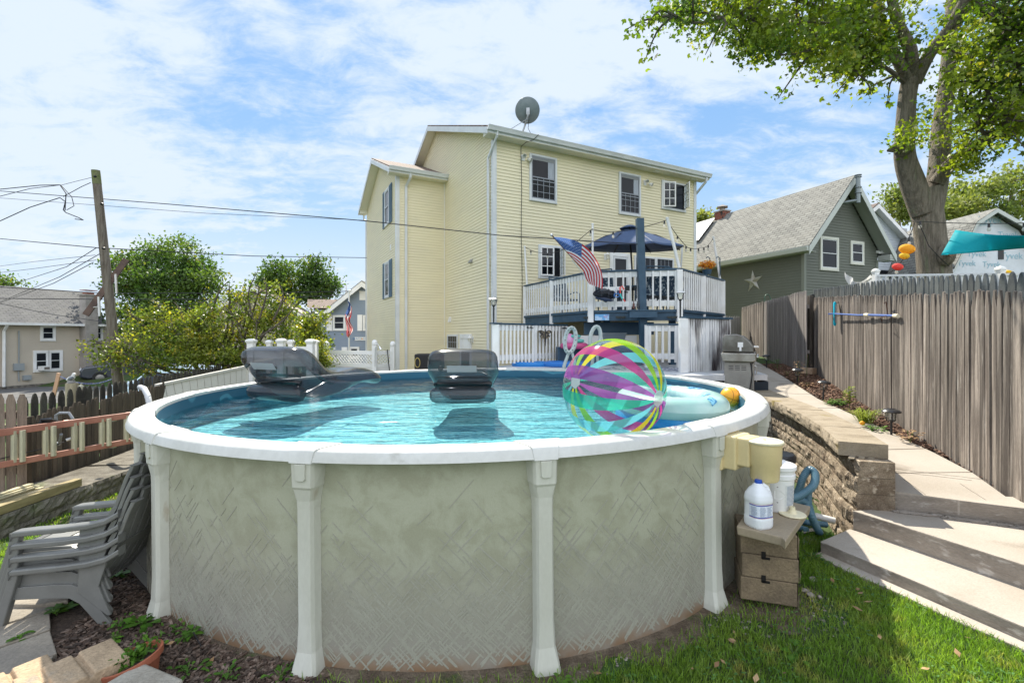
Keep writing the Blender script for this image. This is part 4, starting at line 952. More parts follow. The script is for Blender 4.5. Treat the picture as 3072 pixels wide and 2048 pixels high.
def ctl1(u, v):
    hz = Pa.lerp(Pb, .05+u*.60); e0, e1 = W(1803, 862, 10.9), W(1770, 848, 11.0)
    # four edges: hoist, fly, top edge bulging out, lower edge along the pole side
    top = lambda v: (1-v)**3*W(1660, 711, 10.5)+3*v*(1-v)**2*W(1740, 712, 10.35)+3*v*v*(1-v)*W(1808, 748, 10.3)+v**3*W(1806, 866, 10.5)
    low = lambda v: (1-v)**3*W(1722, 779, 11.0)+3*v*(1-v)**2*W(1745, 800, 10.9)+3*v*v*(1-v)*W(1758, 830, 10.8)+v**3*W(1768, 852, 10.8)
    p = top(v).lerp(low(v), u); d = (p-Vector((0, 0, EYE))).normalized()
    rip = .05*math.sin(u*9+v*3.5)*v+.035*math.sin(u*17-v*6)*v**.7
    dr = .03*math.sin(v*9+u*4)*v; return p+d*rip+Vector((dr, 0, dr*.5*-1))
fl = flag('american_flag', 'stars and stripes flag blowing from a slanted wooden pole on the upper deck rail', 'flag', Pa, Pb, ctl1, pole=(Pb,))
g = MB(); g.tube([Pa, Pb], .016, 8); g.build('flag_pole', mat('varnished_wood', (.22, .10, .03), .35, (.14, .06, .02), 20), fl, smooth=True)
g = MB(); g.ball(Pa+Vector((-.01, 0, .01)), .035, 12, 8); g.build('finial', mat('silver', (.7, .7, .7), .2, metal=.9), fl, smooth=True)
g = MB(); g.tube([W(1716, 780, 11.0), W(1745, 815, 11.2), W(1765, 838, 11.35)], .010, 6); g.build('bracket', alu_white, fl)
# hanging flag on a tall white pole, left background
fp = W(1047, 1050, 22); Pt = W(1049, 876, 22)
def ctl2(u, v):
    x = .12*math.sin(u*9)*.5*(v*.6+.5); h = Vector((Pt.x-.10, Pt.y-.1, Pt.z-.32-u*.55)); z = -v*(1.35+.55*(1-u)); sp = .30*u*(1-.35*v)+.12*math.sin(v*7+u*3)*.6
    return h+Vector((sp*.75+.05*math.sin(v*11), -.08*math.sin(u*15+v*4), z*.93))
f2 = flag('american_flag', 'stars and stripes flag hanging limp in front of the blue-grey house', 'flag', Pt, Pt, ctl2, pole=(Vector((fp.x, fp.y, -.8)),))
g = MB(); g.tube([(fp.x, fp.y, -.8), (fp.x-.0, fp.y, Pt.z+.02)], .04, 8); g.ball((Pt.x, Pt.y, Pt.z+.06), (.10, .06, .05)); g.build('flag_pole', white_vinyl, f2, smooth=True)

# string-light poles and lights
bulb_m = clearmat('bulb_glass', (.85, .85, .82), rough=.05, body=.35, bcol=(.9, .88, .82)); cord_m = black_rubber
def lightpole(a, b, r, label, m_=white_vinyl):
    g = MB(); g.tube([a, b], r, 10); g.lathe([(r*1.2, 0), (r*1.2, .03), (0, .04)], b, 10); tag(g.build('light_pole', m_, smooth=True), label, 'pole', 'poles holding the string lights round the upper deck')
lp1 = W(1574, 741, 14.6); lightpole(W(1581, 856, 14.6), lp1, .03, 'short white pole against the cream siding at the left end of the deck rail')
lp2 = W(1778, 674, 11.45); lightpole(W(1778, 858, 11.45), lp2, .026, 'upright white pole left of the navy umbrella')
lp3 = W(2002, 656, 10.95); lightpole(W(2038, 803, 11.0), lp3, .036, 'leaning white pole right of the navy umbrella')
lp4 = W(2047, 737, 13.4); lightpole(W(2043, 803, 13.4), lp4, .025, 'thin grey pole behind the front deck corner', alu_white)
lp5 = W(2140, 712, 13.3); lightpole(W(2160, 836, 13.35), lp5, .03, 'leaning white pole at the right end of the deck rail')
def bulb():
    r = thing('light_bulb', (0, 0, 0), 'clear hanging bulb', 'bulb', 'bulbs of the string lights')
    g = MB(); g.lathe([(0, 0), (.018, -.005), (.022, -.05), (.020, -.075), (0, -.076)], n=10); g.build('socket', black_plastic, r, smooth=True)
    g = MB(); g.lathe([(.016, -.074), (.030, -.10), (.032, -.12), (.022, -.145), (0, -.153)], n=12); g.build('glass', bulb_m, r, smooth=True); return r
def sagline(a, b, sag, n=14): return [a.lerp(b, i/n)-Vector((0, 0, sag*4*(i/n)*(1-i/n))) for i in range(n+1)]
B0_ = bulb(); first = [True]
def stringl(pts_list, bulbs, label, name='string_light', r=.008):
    g = MB(); allp = []
    for a, b, s_ in pts_list: q = sagline(a, b, s_); g.tube(q, r, 5); allp.append(q)
    o = g.build(name, cord_m, smooth=True); tag(o, label, 'string lights')
    for (seg, t, lab) in bulbs:
        p = allp[seg][int(round(t*14))]
        if first[0]: B0_.location = p; B0_['label'] = lab; first[0] = False
        else: dup(B0_, p, label=lab)
wl_ = W(1660, 760, 14.4)
stringl([(lp1, W(1722, 732, 12.6), .22), (W(1722, 732, 12.6), W(1776, 687, 11.4), .0), (W(1776, 687, 11.4), W(1905, 686, 11.0), .07), (W(1905, 686, 11.0), W(2000, 660, 10.95), .02), (W(2000, 660, 10.95), W(2062, 742, 12), .04), (W(2062, 742, 12), W(2104, 742, 13.2), .04), (W(2104, 742, 13.2), lp5, .10)],
        [(0, .14, 'bulb next to the short white pole on the cream siding'), (0, .5, 'bulb in front of the open casement window by the deck'), (0, .93, 'bulb beside the flag pole tip'), (1, .93, 'bulb against the upright white pole left of the umbrella'), (2, .5, 'bulb above the left slope of the umbrella'), (3, .93, 'bulb just left of the leaning white pole top'), (4, .5, 'bulb over the right tip of the umbrella'), (4, .93, 'bulb below the umbrella tip on the falling cord'), (5, .2, 'bulb over the rear corner of the cream house siding'), (5, .8, 'bulb low on the cord before the grey roof'), (6, .2, 'bulb in front of the grey shingle eave'), (6, .6, 'bulb midway to the far leaning pole'), (6, 1., 'bulb on top of the pole at the right end of the deck rail')],
        'black cord of bulbs looping from the house round the navy umbrella')
# two solar lamps on the low deck, planter with autumn flowers, bottles, swim gear
def deck_lantern(p, h, label):
    r = thing('solar_lantern', p, label, 'lantern', 'solar lanterns on the low deck panels'); g = MB(); g.tube([p, p+Vector((0, 0, .03)), p+Vector((0, 0, h))], [.007, .016, .020], 8); g.build('stem', black_plastic, r)
    c = p+Vector((0, 0, h)); g = MB(); g.lathe([(.0, .01), (.03, .0), (.055, .03)], c, 4, rotz(.5).to_3x3())
    for k in range(4): a = k*math.pi/2+.5; g.beam(c+Vector((.055*math.cos(a), .055*math.sin(a), .03)), c+Vector((.085*math.cos(a), .085*math.sin(a), .15)), .010, .010)
    g.build('cage', black_plastic, r); g = MB(); g.lathe([(.05, .03), (.078, .15)], c, 4, rotz(.5).to_3x3()); g.build('glass', lampglass, r)
    g = MB(); g.lathe([(.125, .15), (.12, .165), (.06, .185), (0, .188)], c, 4, rotz(.5).to_3x3()); g.lathe([(.125, .15), (0, .15)], c, 4, rotz(.5).to_3x3()); g.build('cap', steel, r)
deck_lantern(W(1481, 969, 10.6), .38, 'solar lantern stuck on the left end of the low deck panel')
deck_lantern(W(2041, 953, 9.3), .34, 'solar lantern stuck beside the sooty white panel')
for k, (px, py) in enumerate(((1584, 982), (1691, 985))):
    c = W(px, py, [11.45, 12.1][k]-.1); g = MB(TM(c, R(43))); g.prism([(-.055, -.02, .03), (-.11, -.09, -.015), (.11, -.09, -.015), (.055, -.02, .03)], (0, .03, 0)); g.box((0, -.02, .0), (.2, .04, .02)); tag(g.build('fence_light', black_plastic), ['black wedge light on the picket panel left of the butterfly', 'black wedge light on the picket panel right of the butterfly'][k], 'lamp')
bt = thing('butterfly_ornament', W(1622, 1010, 11.5), 'black metal dragonfly ornament with patterned wings on the white pickets', 'ornament'); c = W(1622, 1003, 11.55)
g = MB(TM(c+Vector((.10, -.12, 0)), R(38)))
for s_ in (-1, 1):
    for (cx, cz, rx, rz) in ((.10, .045, .10, .055), (.085, -.055, .075, .05)):
        P_ = [(s_*(cx+rx*math.cos(t)*(1+.15*math.cos(3*t))), 0, cz+rz*math.sin(t)+.25*rx*math.cos(t)) for t in np.linspace(0, 2*math.pi, 16, endpoint=False)]; g.prism(P_, (0, .006, 0))
g.build('wing', mat('patterned_wing', (.03, .03, .03), .4, (.35, .30, .20), 30, .5, .56), bt)
g = MB(TM(c+Vector((.10, -.125, 0)), R(38))); g.tube([(0, -.01, .09), (0, -.012, -.05), (0, -.012, -.28)], [.012, .02, .008], 8); g.ball((0, -.012, .10), .02, 8, 6); g.tube([(0, -.01, .11), (-.04, -.01, .16)], .003, 4); g.tube([(0, -.01, .11), (.04, -.01, .16)], .003, 4); g.build('body', black_plastic, bt)
for k, (px, lab) in enumerate(((1901, 'dark brown pump bottle left of its neighbour on the deck edge'), (1913, 'black and grey spray bottle touching the tall navy post'))):
    c = W(px, 926, 10.95); g = MB(); g.lathe([(0, 0), (.026, .003), (.027, .11), (.012, .13), (.010, .15), (.014, .15), (.012, .175), (0, .178)], c, 12); tag(g.build('bottle', mat('brown_bottle%d' % k, ((.10, .03, .02), (.03, .03, .035))[k], .25), smooth=True), lab, 'bottle')
bag = thing('mesh_bag', W(1812, 900, 11.1), 'dark mesh bag of swim goggles hanging on the deck pickets', 'bag'); g = MB(); c = W(1812, 882, 11.05)
def bagf(u, v):
    a = 2*math.pi*u; s_ = math.sin(math.pi*(.12+.88*v)); return c+Vector(((.26+.03*math.sin(5*a))*s_*math.cos(a)+.04*v, -.0+.10*s_*math.sin(a), .12-v*.30+.02*math.sin(3*a)))
g.grid(bagf, 24, 10); g.build('net', clearmat('black_net', (.35, .36, .40), rough=.4, body=.45, bcol=(.02, .025, .04)), bag, smooth=True)
g = MB(); g.tube([c+Vector((-.2, -.02, -.08)), c+Vector((.0, -.03, -.12)), c+Vector((.18, -.02, -.15))], [.03, .05, .03], 8); g.build('goggles', mat('navy_rubber', (.015, .03, .07), .4), bag, smooth=True)
g = MB(); g.beam(W(1800, 867, 11.1), W(1874, 865, 11.0), .02, .09); tag(g.build('hook_board', white_paint), 'short white hook board across the deck pickets', 'hook board')
mk = thing('dive_mask', W(1850, 880, 11.0), 'blue swim mask hanging from the white hook board', 'swim mask'); c = W(1850, 886, 10.95); g = MB(); g.tube([c+Vector((.065*math.cos(a), -.01, .04*math.sin(a))) for a in np.linspace(0, 2*math.pi, 17)], .010, 6); g.build('frame', mat('mask_blue', (.05, .18, .50), .3), mk); g = MB(); g.tube([c+Vector((-.05, 0, .03)), W(1849, 862, 10.95), c+Vector((.05, 0, .03))], .006, 5); g.build('strap', MATS['mask_blue'], mk)
sn = thing('snorkel', W(1868, 860, 10.95), 'red and teal snorkel hanging beside the swim mask', 'snorkel'); g = MB(); g.tube([W(1861, 880, 10.93), W(1860, 862, 10.93), W(1866, 858, 10.93), W(1872, 868, 10.93)], .016, 8); g.tube([W(1869, 896, 10.93), W(1876, 905, 10.93)], .015, 8); g.build('tube_end', mat('snorkel_red', (.75, .06, .05), .35), sn, smooth=True); g = MB(); g.tube([W(1861, 880, 10.93), W(1863, 890, 10.93), W(1869, 898, 10.93)], .015, 8); g.build('tube', mat('snorkel_teal', (.05, .55, .50), .35), sn, smooth=True)
pt = thing('flower_pot', W(2122, 822, 12.9), 'navy pot of orange silk flowers on the right deck rail', 'flower pot'); c = W(2121, 818, 12.9); g = MB(); g.lathe([(0, -.05), (.10, -.05), (.13, .08), (0, .08)], c, 16); g.build('pot', navy_paint, pt, smooth=True)
V = []
for k in range(420):
    d = Vector((random.gauss(0, 1), random.gauss(0, 1), random.gauss(0, .8))).normalized()*random.uniform(.4, 1); p = c+Vector((0, 0, .22))+Vector((d.x*.24, d.y*.2, d.z*.13)); a = Vector((random.gauss(0, 1), random.gauss(0, 1), random.gauss(0, 1))).normalized(); b = a.orthogonal().normalized(); V.append([p-a*.035, p+b*.02, p+a*.035, p-b*.02])
leafmesh('petals', np.array(V), [(0, 1, 2, 3)], mat('orange_petal', (.80, .24, .015), .5, (.85, .50, .03), 14, isl=.3, transl=.3), parent=pt)
g = MB(); 
for dx in (-.0, .28): g.tube([c+Vector((dx+.12, .1, -.08)), c+Vector((dx+.12, .1, .42)), c+Vector((dx+.06, .1, .46)), c+Vector((dx+.02, .1, .42))], .014, 6)
tag(g.build('wrought_iron_hook', navy_paint), 'pair of dark wrought-iron hooks beside the orange flowers', 'hook')
# blue patterned chairs seen through the pickets
pat = mat('patterned_mesh', (.02, .05, .09), .5, (.32, .38, .42), 16, .56, .60, det=1)
def patio_chair():
    r = thing('patio_chair', (0, 0, 0), '', 'chair', 'navy patio chairs on the upper deck'); g = MB(); g.box((0, 0, .42), (.56, .55, .04)); g.build('seat', pat, r)
    g = MB(TM((0, .28, .74), 0, R(-10))); g.box((0, 0, 0), (.54, .03, .62)); g.build('backrest', pat, r)
    g = MB(); 
    for sx in (-1, 1): g.tube([(sx*.30, .36, 1.10), (sx*.30, .25, .42), (sx*.30, -.28, .42), (sx*.30, -.30, 0)], .018, 6); g.tube([(sx*.30, .27, .60), (sx*.31, -.1, .66), (sx*.30, -.28, .60), (sx*.30, -.29, .4)], .018, 6); g.tube([(sx*.30, .24, .42), (sx*.3, .34, 0)], .018, 6)
    g.tube([(-.30, .36, 1.10), (.30, .36, 1.10)], .018, 6); g.build('frame', navy_paint, r); return r
pc_ = patio_chair(); labs = ['navy patterned chair behind the left picket run', 'navy patterned chair seen under the flag', 'navy patterned chair nearest the tall navy post on its right', 'navy patterned chair between the tall post and the deck corner', 'navy patterned chair at the deck corner pickets']
for k, (x, y, a) in enumerate(((1.5, 13.3, .5), (2.45, 12.3, 2.6), (3.5, 11.75, 3.3), (3.95, 12.1, 3.5), (4.5, 12.6, 3.9))):
    if k == 0: pc_.location = (x, y, DKZ); pc_.rotation_euler = (0, 0, a); pc_['label'] = labs[0]
    else: dup(pc_, (x, y, DKZ), a, label=labs[k])
tb = thing('patio_table', (3.0, 13.1, DKZ), 'dark round patio table below the navy umbrella', 'table'); g = MB(); g.lathe([(.04, .70), (.62, .70), (.62, .73), (.04, .73)], (3.3, 12.8, DKZ), 32); g.build('tabletop', navy_paint, tb); g = MB()
for k in range(4): a = k*math.pi/2+.4; g.tube([(3.3+.5*math.cos(a), 12.8+.5*math.sin(a), DKZ), (3.3+.4*math.cos(a), 12.8+.4*math.sin(a), DKZ+.70)], .02, 6)
g.build('leg', navy_paint, tb)
# ================================================================ grill
gr = thing('gas_grill', (4.3, 8.5, .86), 'stainless gas grill standing between the sooty panel and the path', 'grill')
ga = R(52); GT = TM(Vector((4.12, 8.72, .86)), R(60))    # local x = grill width, -y = front (knobs)
stl = mat('worn_stainless', (.36, .35, .31), .34, (.24, .22, .19), 4, .35, .7, metal=.75, fine=.15, third=((.20, .17, .13), 5, .6, .75)); stl2 = mat('stainless_body', (.34, .33, .30), .42, (.27, .26, .24), 2.5, metal=.55, fine=.1)
def GX(px, py, d): return W(px, py, d)
GT = TM(Vector(((2216-CX)/F*8.9, 8.9, .82)), R(62)) @ Matrix.Scale(.88, 4); L_ = 1.15
g = MB(GT); g.bb((-.50, -.26, .10), (.50, .26, .80)); g.build('cabinet', stl2, gr, bevel=.012)
g = MB(GT)
for k in range(3):
    for j in range(3): g.bb((-.506, -.16+.12*j, .70-.035*k), (-.500, -.07+.12*j, .712-.035*k))
g.build('vent_slot', black_plastic, gr)
g = MB(GT); g.prism([(-.62, -.34, .98), (-.62, -.34, .83), (-.62, -.28, .80), (-.62, .28, .80), (-.62, .32, .98)], (1.24, 0, 0)); fb = g.build('firebox', stl, gr, bevel=.015)
g = MB(GT); P_ = [(-.30, .99), (-.30, 1.10), (-.22, 1.22), (-.10, 1.33), (.06, 1.37), (.24, 1.36), (.29, 1.30), (.30, .99)]
g.prism([(-.46, y, z) for y, z in P_], (.92, 0, 0)); g.build('lid', mat('sooty_lid', (.11, .10, .085), .3, (.22, .21, .19), 3, metal=.8, fine=.1), gr, bevel=.02)
g = MB(GT); g.tube([(-.36, -.29, 1.10), (-.36, -.37, 1.10), (.36, -.37, 1.10), (.36, -.29, 1.10)], .018, 10); g.build('handle', steel, gr, smooth=True)
for k in range(6): g = MB(GT); g.lathe([(0, 0), (.028, 0), (.030, -.03), (.0, -.035)], (-.5+k*.2, -.35, .90), 12, Euler((R(-90), 0, 0)).to_matrix()); g.build('knob', steel, gr, smooth=True)
g = MB(GT); g.bb((-.49, -.30, .14), (-.01, -.262, .78)); g.bb((.01, -.30, .14), (.49, -.262, .78)); g.build('cabinet_door', stl2, gr, bevel=.01)
g = MB(GT); g.tube([(-.06, -.30, .3), (-.06, -.34, .32), (-.06, -.34, .68), (-.06, -.30, .7)], .012, 8); g.tube([(.06, -.30, .3), (.06, -.34, .32), (.06, -.34, .68), (.06, -.30, .7)], .012, 8); g.build('door_handle', steel, gr)
g = MB(GT)
for sx in (-1, 1):
    for sy in (-1, 1): g.lathe([(0, 0), (.04, 0), (.045, .05), (.04, .10), (0, .10)], (sx*.45, sy*.2, 0), 12)
g.build('caster', black_plastic, gr)
g = MB(GT); g.bb((-.47, -.1, 1.10), (-.462, .0, 1.2)); g.bb((-.47, -.07, 1.02), (-.462, -.03, 1.1)); g.build('rotisserie_bracket', white_paint, gr)
g = MB(GT); g.tube([(-.52, -.24, .78), (-.54, -.27, .55), (-.53, -.22, .2), (-.50, -.36, .06)], .012, 6); g.build('gas_hose', black_rubber, gr)
g = MB(GT); g.lathe([(0, 1.15), (.05, 1.15), (.05, 1.158), (0, 1.158)], (-.0, 0, 0), 4); 
# ================================================================ pool entry ladder
pl_m = mat('ladder_resin', (.38, .44, .43), .45, (.46, .50, .48), 6, fine=.06)
pld = thing('pool_ladder', W(1755, 1100, 9.35), 'grey resin A-frame ladder with two round handrails behind the beach ball', 'ladder')
def oval(c, rx, rz, n, lean=0.): return [c+Vector((rx*math.cos(a)+lean*math.sin(a)*rz, .02*math.sin(a), rz*math.sin(a))) for a in np.linspace(0, 2*math.pi, n)]
for (px, d, x0, x1) in ((1711, 9.25, 1693, 1722), (1786, 9.6, 1776, 1790)):
    g = MB(); c = W(px, 1020 if px < 1750 else 1015, d); g.tube(oval(c, .105, .245, 21, .12), .036, 8, cap=False, flat=1.2); g.tube([c+Vector((-.03, 0, -.24)), W(x0, 1095, d), W(x0-6, 1140, d)], [.03, .035, .04], 8); g.tube([c+Vector((.03, 0, -.24)), W(x1+3, 1088, d), W(x1-2, 1105, d)], [.028, .03, .03], 8); g.build('handrail', pl_m, pld, smooth=True)
g = MB()
for k in range(14):
    a = k*2*math.pi/14; c = W(1711, 1020, 9.2); g.box(c+Vector((.105*math.cos(a)+.03*math.sin(a), -.02, .245*math.sin(a))), (.02, .012, .02))
g.build('rivet', mat('dark_resin', (.10, .12, .12), .5), pld)
for z in (1.25, 1.0, .75): g = MB(); g.box((1.42, 9.1, z), (.6, .16, .03)); g.build('rung', pl_m, pld)
# ================================================================ floats, ball
smoke = clearmat('smoke_vinyl', (.60, .62, .65), (.15, .15, .17), .13, 1., body=.17, bcol=(.12, .115, .12)); dkv = mat('valve', (.02, .03, .03), .4); lab_m = clearmat('printed_label', (.6, .6, .6), rough=.3, body=.45, bcol=(.75, .76, .78))
def lounger(T, label):
    """clear grey pool lounger; local -y is the head end towards us, +y the feet; waterline z=0"""
    r = thing('pool_lounger', T.translation, label, 'pool float', 'smoke-grey inflatable pool loungers')
    wd = .50
    prof = [(-.05, .03), (-.22, .22), (-.37, .42), (-.43, .54), (-.40, .64), (-.28, .685), (-.12, .675), (.05, .60), (.20, .47), (.38, .345), (.60, .30), (.82, .33), (1.05, .35), (1.28, .30), (1.47, .19), (1.50, .12), (1.42, .04), (1.2, .10), (1.0, .13), (.75, .04), (.55, -.02), (.30, -.04), (.1, -.02)]
    g = MB(T); k = len(prof); cy = [p[0] for p in prof]; secs = []; n = 14
    for i in range(n+1):
        t = -1+2*i/n; f = (1-abs(t)**5.5)**.5 if abs(t) < 1 else 0.
        cxs = []
        for y, z in prof:     # shrink each outline point towards the spine at the sides
            sy = max(-.2, min(1.3, y)); sz = .30 if y < .2 else .16
            if y < .1: sz = .36; sy = -.12
            fz = .80+.62*max(0., sz+(z-sz)*f)**1.0*max(0, min(1, (.5-sy)*2)); cxs.append(Vector((t*wd*fz, sy+(y-sy)*f, sz+(z-sz)*f)))
        secs += cxs
    g.add(secs, [(i*k+j, i*k+(j+1) % k, (i+1)*k+(j+1) % k, (i+1)*k+j) for i in range(n) for j in range(k)])
    b = g.build('body', smoke, r, smooth=True); md = b.modifiers.new('sub', 'SUBSURF'); md.levels = md.render_levels = 1
    g = MB(T); g.tube([(-.47, -.20, .085), (-.44, -.20, .085), (-.38, -.20, .085), (.38, -.20, .085), (.44, -.20, .085), (.47, -.20, .085)], [.05, .085, .105, .105, .085, .05], 18); g.build('pillow_tube', smoke, r, smooth=True)
    for zz_ in (.215, .30): g = MB(T); g.tube([(-.40, -.17+(.3-zz_)*.3, zz_), (-.36, -.19, zz_+.012), (.36, -.19, zz_+.012), (.40, -.17, zz_)], .016 if zz_ > .25 else .035, 8); g.build('inner_seam', clearmat('dark_seam', (.25, .25, .27), rough=.1), r, smooth=True)
    M = Euler((R(55), 0, 0)).to_matrix(); g = MB(T); g.lathe([(0, .01), (.02, .012), (.034, .004), (.036, -.01)], (-.30, -.375, .44), 14, M); g.build('valve', dkv, r, smooth=True)
    g = MB(T); g.add([(-.21, -.352, .39), (.20, -.352, .39), (.20, -.412, .475), (-.21, -.412, .475)], [(0, 1, 2, 3)]); g.build('label', lab_m, r)
    return r
WL = WZL
p1 = WZ(822, 1203, WL); p1.z = WL
lounger(TM(Vector((p1.x+.02, p1.y+.35, WL)), R(-24)), 'smoke-grey inflatable lounger near the left rim, seen from the side')
p2 = WZ(1385, 1208, WL)
lounger(TM(Vector((p2.x, p2.y+.28, WL)), R(2)) @ Matrix.Diagonal((.86, .9, .96, 1)), 'smoke-grey inflatable lounger in the middle of the pool, seen head on')
# beach ball
bc = W(1841, 1168, 3.66); br = .398
bl_ = thing('beach_ball', bc-Vector((0, 0, br)), 'huge clear beach ball with magenta, purple, green, yellow and blue stripes', 'beach ball')
clr = clearmat('clear_vinyl', (.93, .95, .95), (.68, .74, .74), .05, 1.)
cols = {'magenta_vinyl': (.72, .08, .33), 'purple_vinyl': (.42, .10, .46), 'green_vinyl': (.05, .58, .42), 'sky_vinyl': (.18, .62, .72), 'yellow_vinyl': (.90, .78, .02), 'lime_vinyl': (.38, .68, .03)}
cm = {k: clearmat(k, tuple(.25+.75*c for c in v), tuple(.1+.6*c for c in v), .08, 1., body=.60, bcol=v) for k, v in cols.items()}
pol = Vector((.262, -.30, -.035)).normalized()
Mb = pol.to_track_quat('Z', 'X').to_matrix()
BALLROT = R(-90)
order = ['green_vinyl', 'sky_vinyl', 'yellow_vinyl', 'lime_vinyl', 'magenta_vinyl', 'purple_vinyl']*2
nseg = 24
for si in range(nseg):
    col = order[(si//2) % 12] if si % 2 == 0 else None
    g = MB(); a0 = BALLROT+2*math.pi*si/nseg; a1 = a0+2*math.pi/nseg
    def bf(u, v, a0=a0, a1=a1):
        th = R(9)+(math.pi-R(18))*v; a = a0+(a1-a0)*u; return bc+Mb @ Vector((math.sin(th)*math.cos(a), math.sin(th)*math.sin(a), math.cos(th)))*br
    g.grid(bf, 4, 26); g.build('clear_panel' if col is None else 'stripe', clr if col is None else cm[col], bl_, smooth=True)
for s_ in (-1, 1):
    g = MB(); g.lathe([(br*math.sin(t), s_*br*math.cos(t)) for t in (0.001, R(4), R(9.3))], bc, 6, Mb); g.build('end_cap', clearmat('cap_vinyl', (.75, .8, .82), rough=.2, body=.45, bcol=(.6, .68, .72)), bl_)
# aqua ring float with blue net and orange basketball
rf = thing('ring_float', (1.55, 4.15, WL), 'pale aqua inflatable ring float with blue print and blue seat behind the beach ball', 'pool float')
aq = mat('aqua_vinyl', (.36, .60, .54), .25, (.50, .68, .63), 3, fine=.02, transl=.15, coat=.3); bp = mat('blue_print', (.03, .20, .42), .35, (.22, .50, .62), 30, .50, .60, det=1)
rc = Vector((1.52, 4.52, WL+.12)); RA = .52; ra = .14
def rfp(u, v, e=0.):
    a = 2*math.pi*u; b = 2*math.pi*v; r = ra+e-.006*abs(math.sin(a*17))*(math.cos(b) < .3); return rc+Vector(((RA*.70+r*math.cos(b))*math.cos(a), (RA+r*math.cos(b))*math.sin(a), r*.85*math.sin(b)+.05))
g = MB(); g.grid(lambda u, v: rfp(u, v), 96, 18); g.build('ring', aq, rf, smooth=True)
for (u0, u1, v0, v1) in ((.90, .94, .30, .48), (.17, .21, .12, .30), (.04, .09, .16, .30), (.80, .83, .1, .2)):
    g = MB(); g.grid(lambda u, v: rfp(u0+(u1-u0)*u, v0+(v1-v0)*v+.05*(u-.5), .0025), 8, 6); g.build('printed_patch', bp, rf, smooth=True)
g = MB(); g.grid(lambda u, v: rfp(u, v)+Vector((0, 0, -.13)), 64, 14); g.add([rc+Vector((RA*.7*math.cos(a), RA*math.sin(a), -.06)) for a in np.linspace(0, 6.2, 30)], [tuple(range(30))]); g.build('blue_base', mat('float_blue', (.01, .22, .50), .3), rf, smooth=True)
bb_ = thing('water_basketball', (2.5, 5.3, WL), 'orange rubber basketball floating by the right rim', 'ball'); bc2 = W(2192, 1190, 5.38); g = MB(); g.ball(bc2, .113, 28, 18); g.build('skin', mat('orange_rubber', (.90, .36, .02), .35, (.95, .44, .03), 5, fine=.05), bb_, smooth=True)
g = MB(); Mq = Euler((.3, .2, .4)).to_matrix()
for f_ in (lambda t: Vector((math.cos(t), math.sin(t), 0)), lambda t: Vector((0, math.cos(t), math.sin(t))), lambda t: Vector((.55+.0*t, .835*math.cos(t), .835*math.sin(t))), lambda t: Vector((-.55, .835*math.cos(t), .835*math.sin(t)))):
    g.tube([bc2+Mq @ f_(t)*.1135 for t in np.linspace(0, 2*math.pi, 33)], .0022, 4)
g.build('seam', mat('brown_seam', (.12, .04, .01), .6), bb_)
# ================================================================ right side: grey fences
old_wood = mat('weathered_wood', (.285, .245, .21), .9, (.105, .086, .073), 2.0, .36, .62, fine=.5, fs=40, st=(9, 9, .5), bump=.006, bs=14, isl=.30, third=((.46, .42, .38), 3.5, .60, .74))
def weath(name, c1, c2, c3, isl=.2, foot=None):
    return mat(name, c1, .9, c2, 2.2, .35, .7, fine=.4, fs=40, st=(9, 9, .55), bump=.004, bs=14, isl=isl, third=(c3, 3, .6, .8))
grey_wood = weath('grey_wood', (.27, .245, .23), (.16, .14, .13), (.36, .33, .31))
dark_pick = mat('dark_stain', (.045, .055, .062), .7, (.075, .085, .085), 6, fine=.3, isl=.25, third=((.16, .17, .14), 8, .66, .8))
def picket(g, p, t, nrm, w_, z0, z1, th=.018, kind='sharp', tilt=0.):
    t = Vector(t); n = Vector(nrm); h = w_/2
    if kind == 'sharp': out = [(-h, z0), (h, z0), (h, z1-.17), (h*.35, z1-.01), (0, z1), (-h*.35, z1-.01), (-h, z1-.17)]
    elif kind == 'gothic': out = [(-h, z0), (h, z0), (h, z1-.13), (h*.85, z1-.08), (h*.45, z1-.02), (0, z1), (-h*.45, z1-.02), (-h*.85, z1-.08), (-h, z1-.13)]
    elif kind == 'dog': out = [(-h, z0), (h, z0), (h, z1-.08), (h*.45, z1), (-h*.45, z1), (-h, z1-.08)]
    P_ = [Vector(p)+t*(x+tilt*(z-z0))+Vector((0, 0, z)) for x, z in out]; g.prism(P_, n*th)
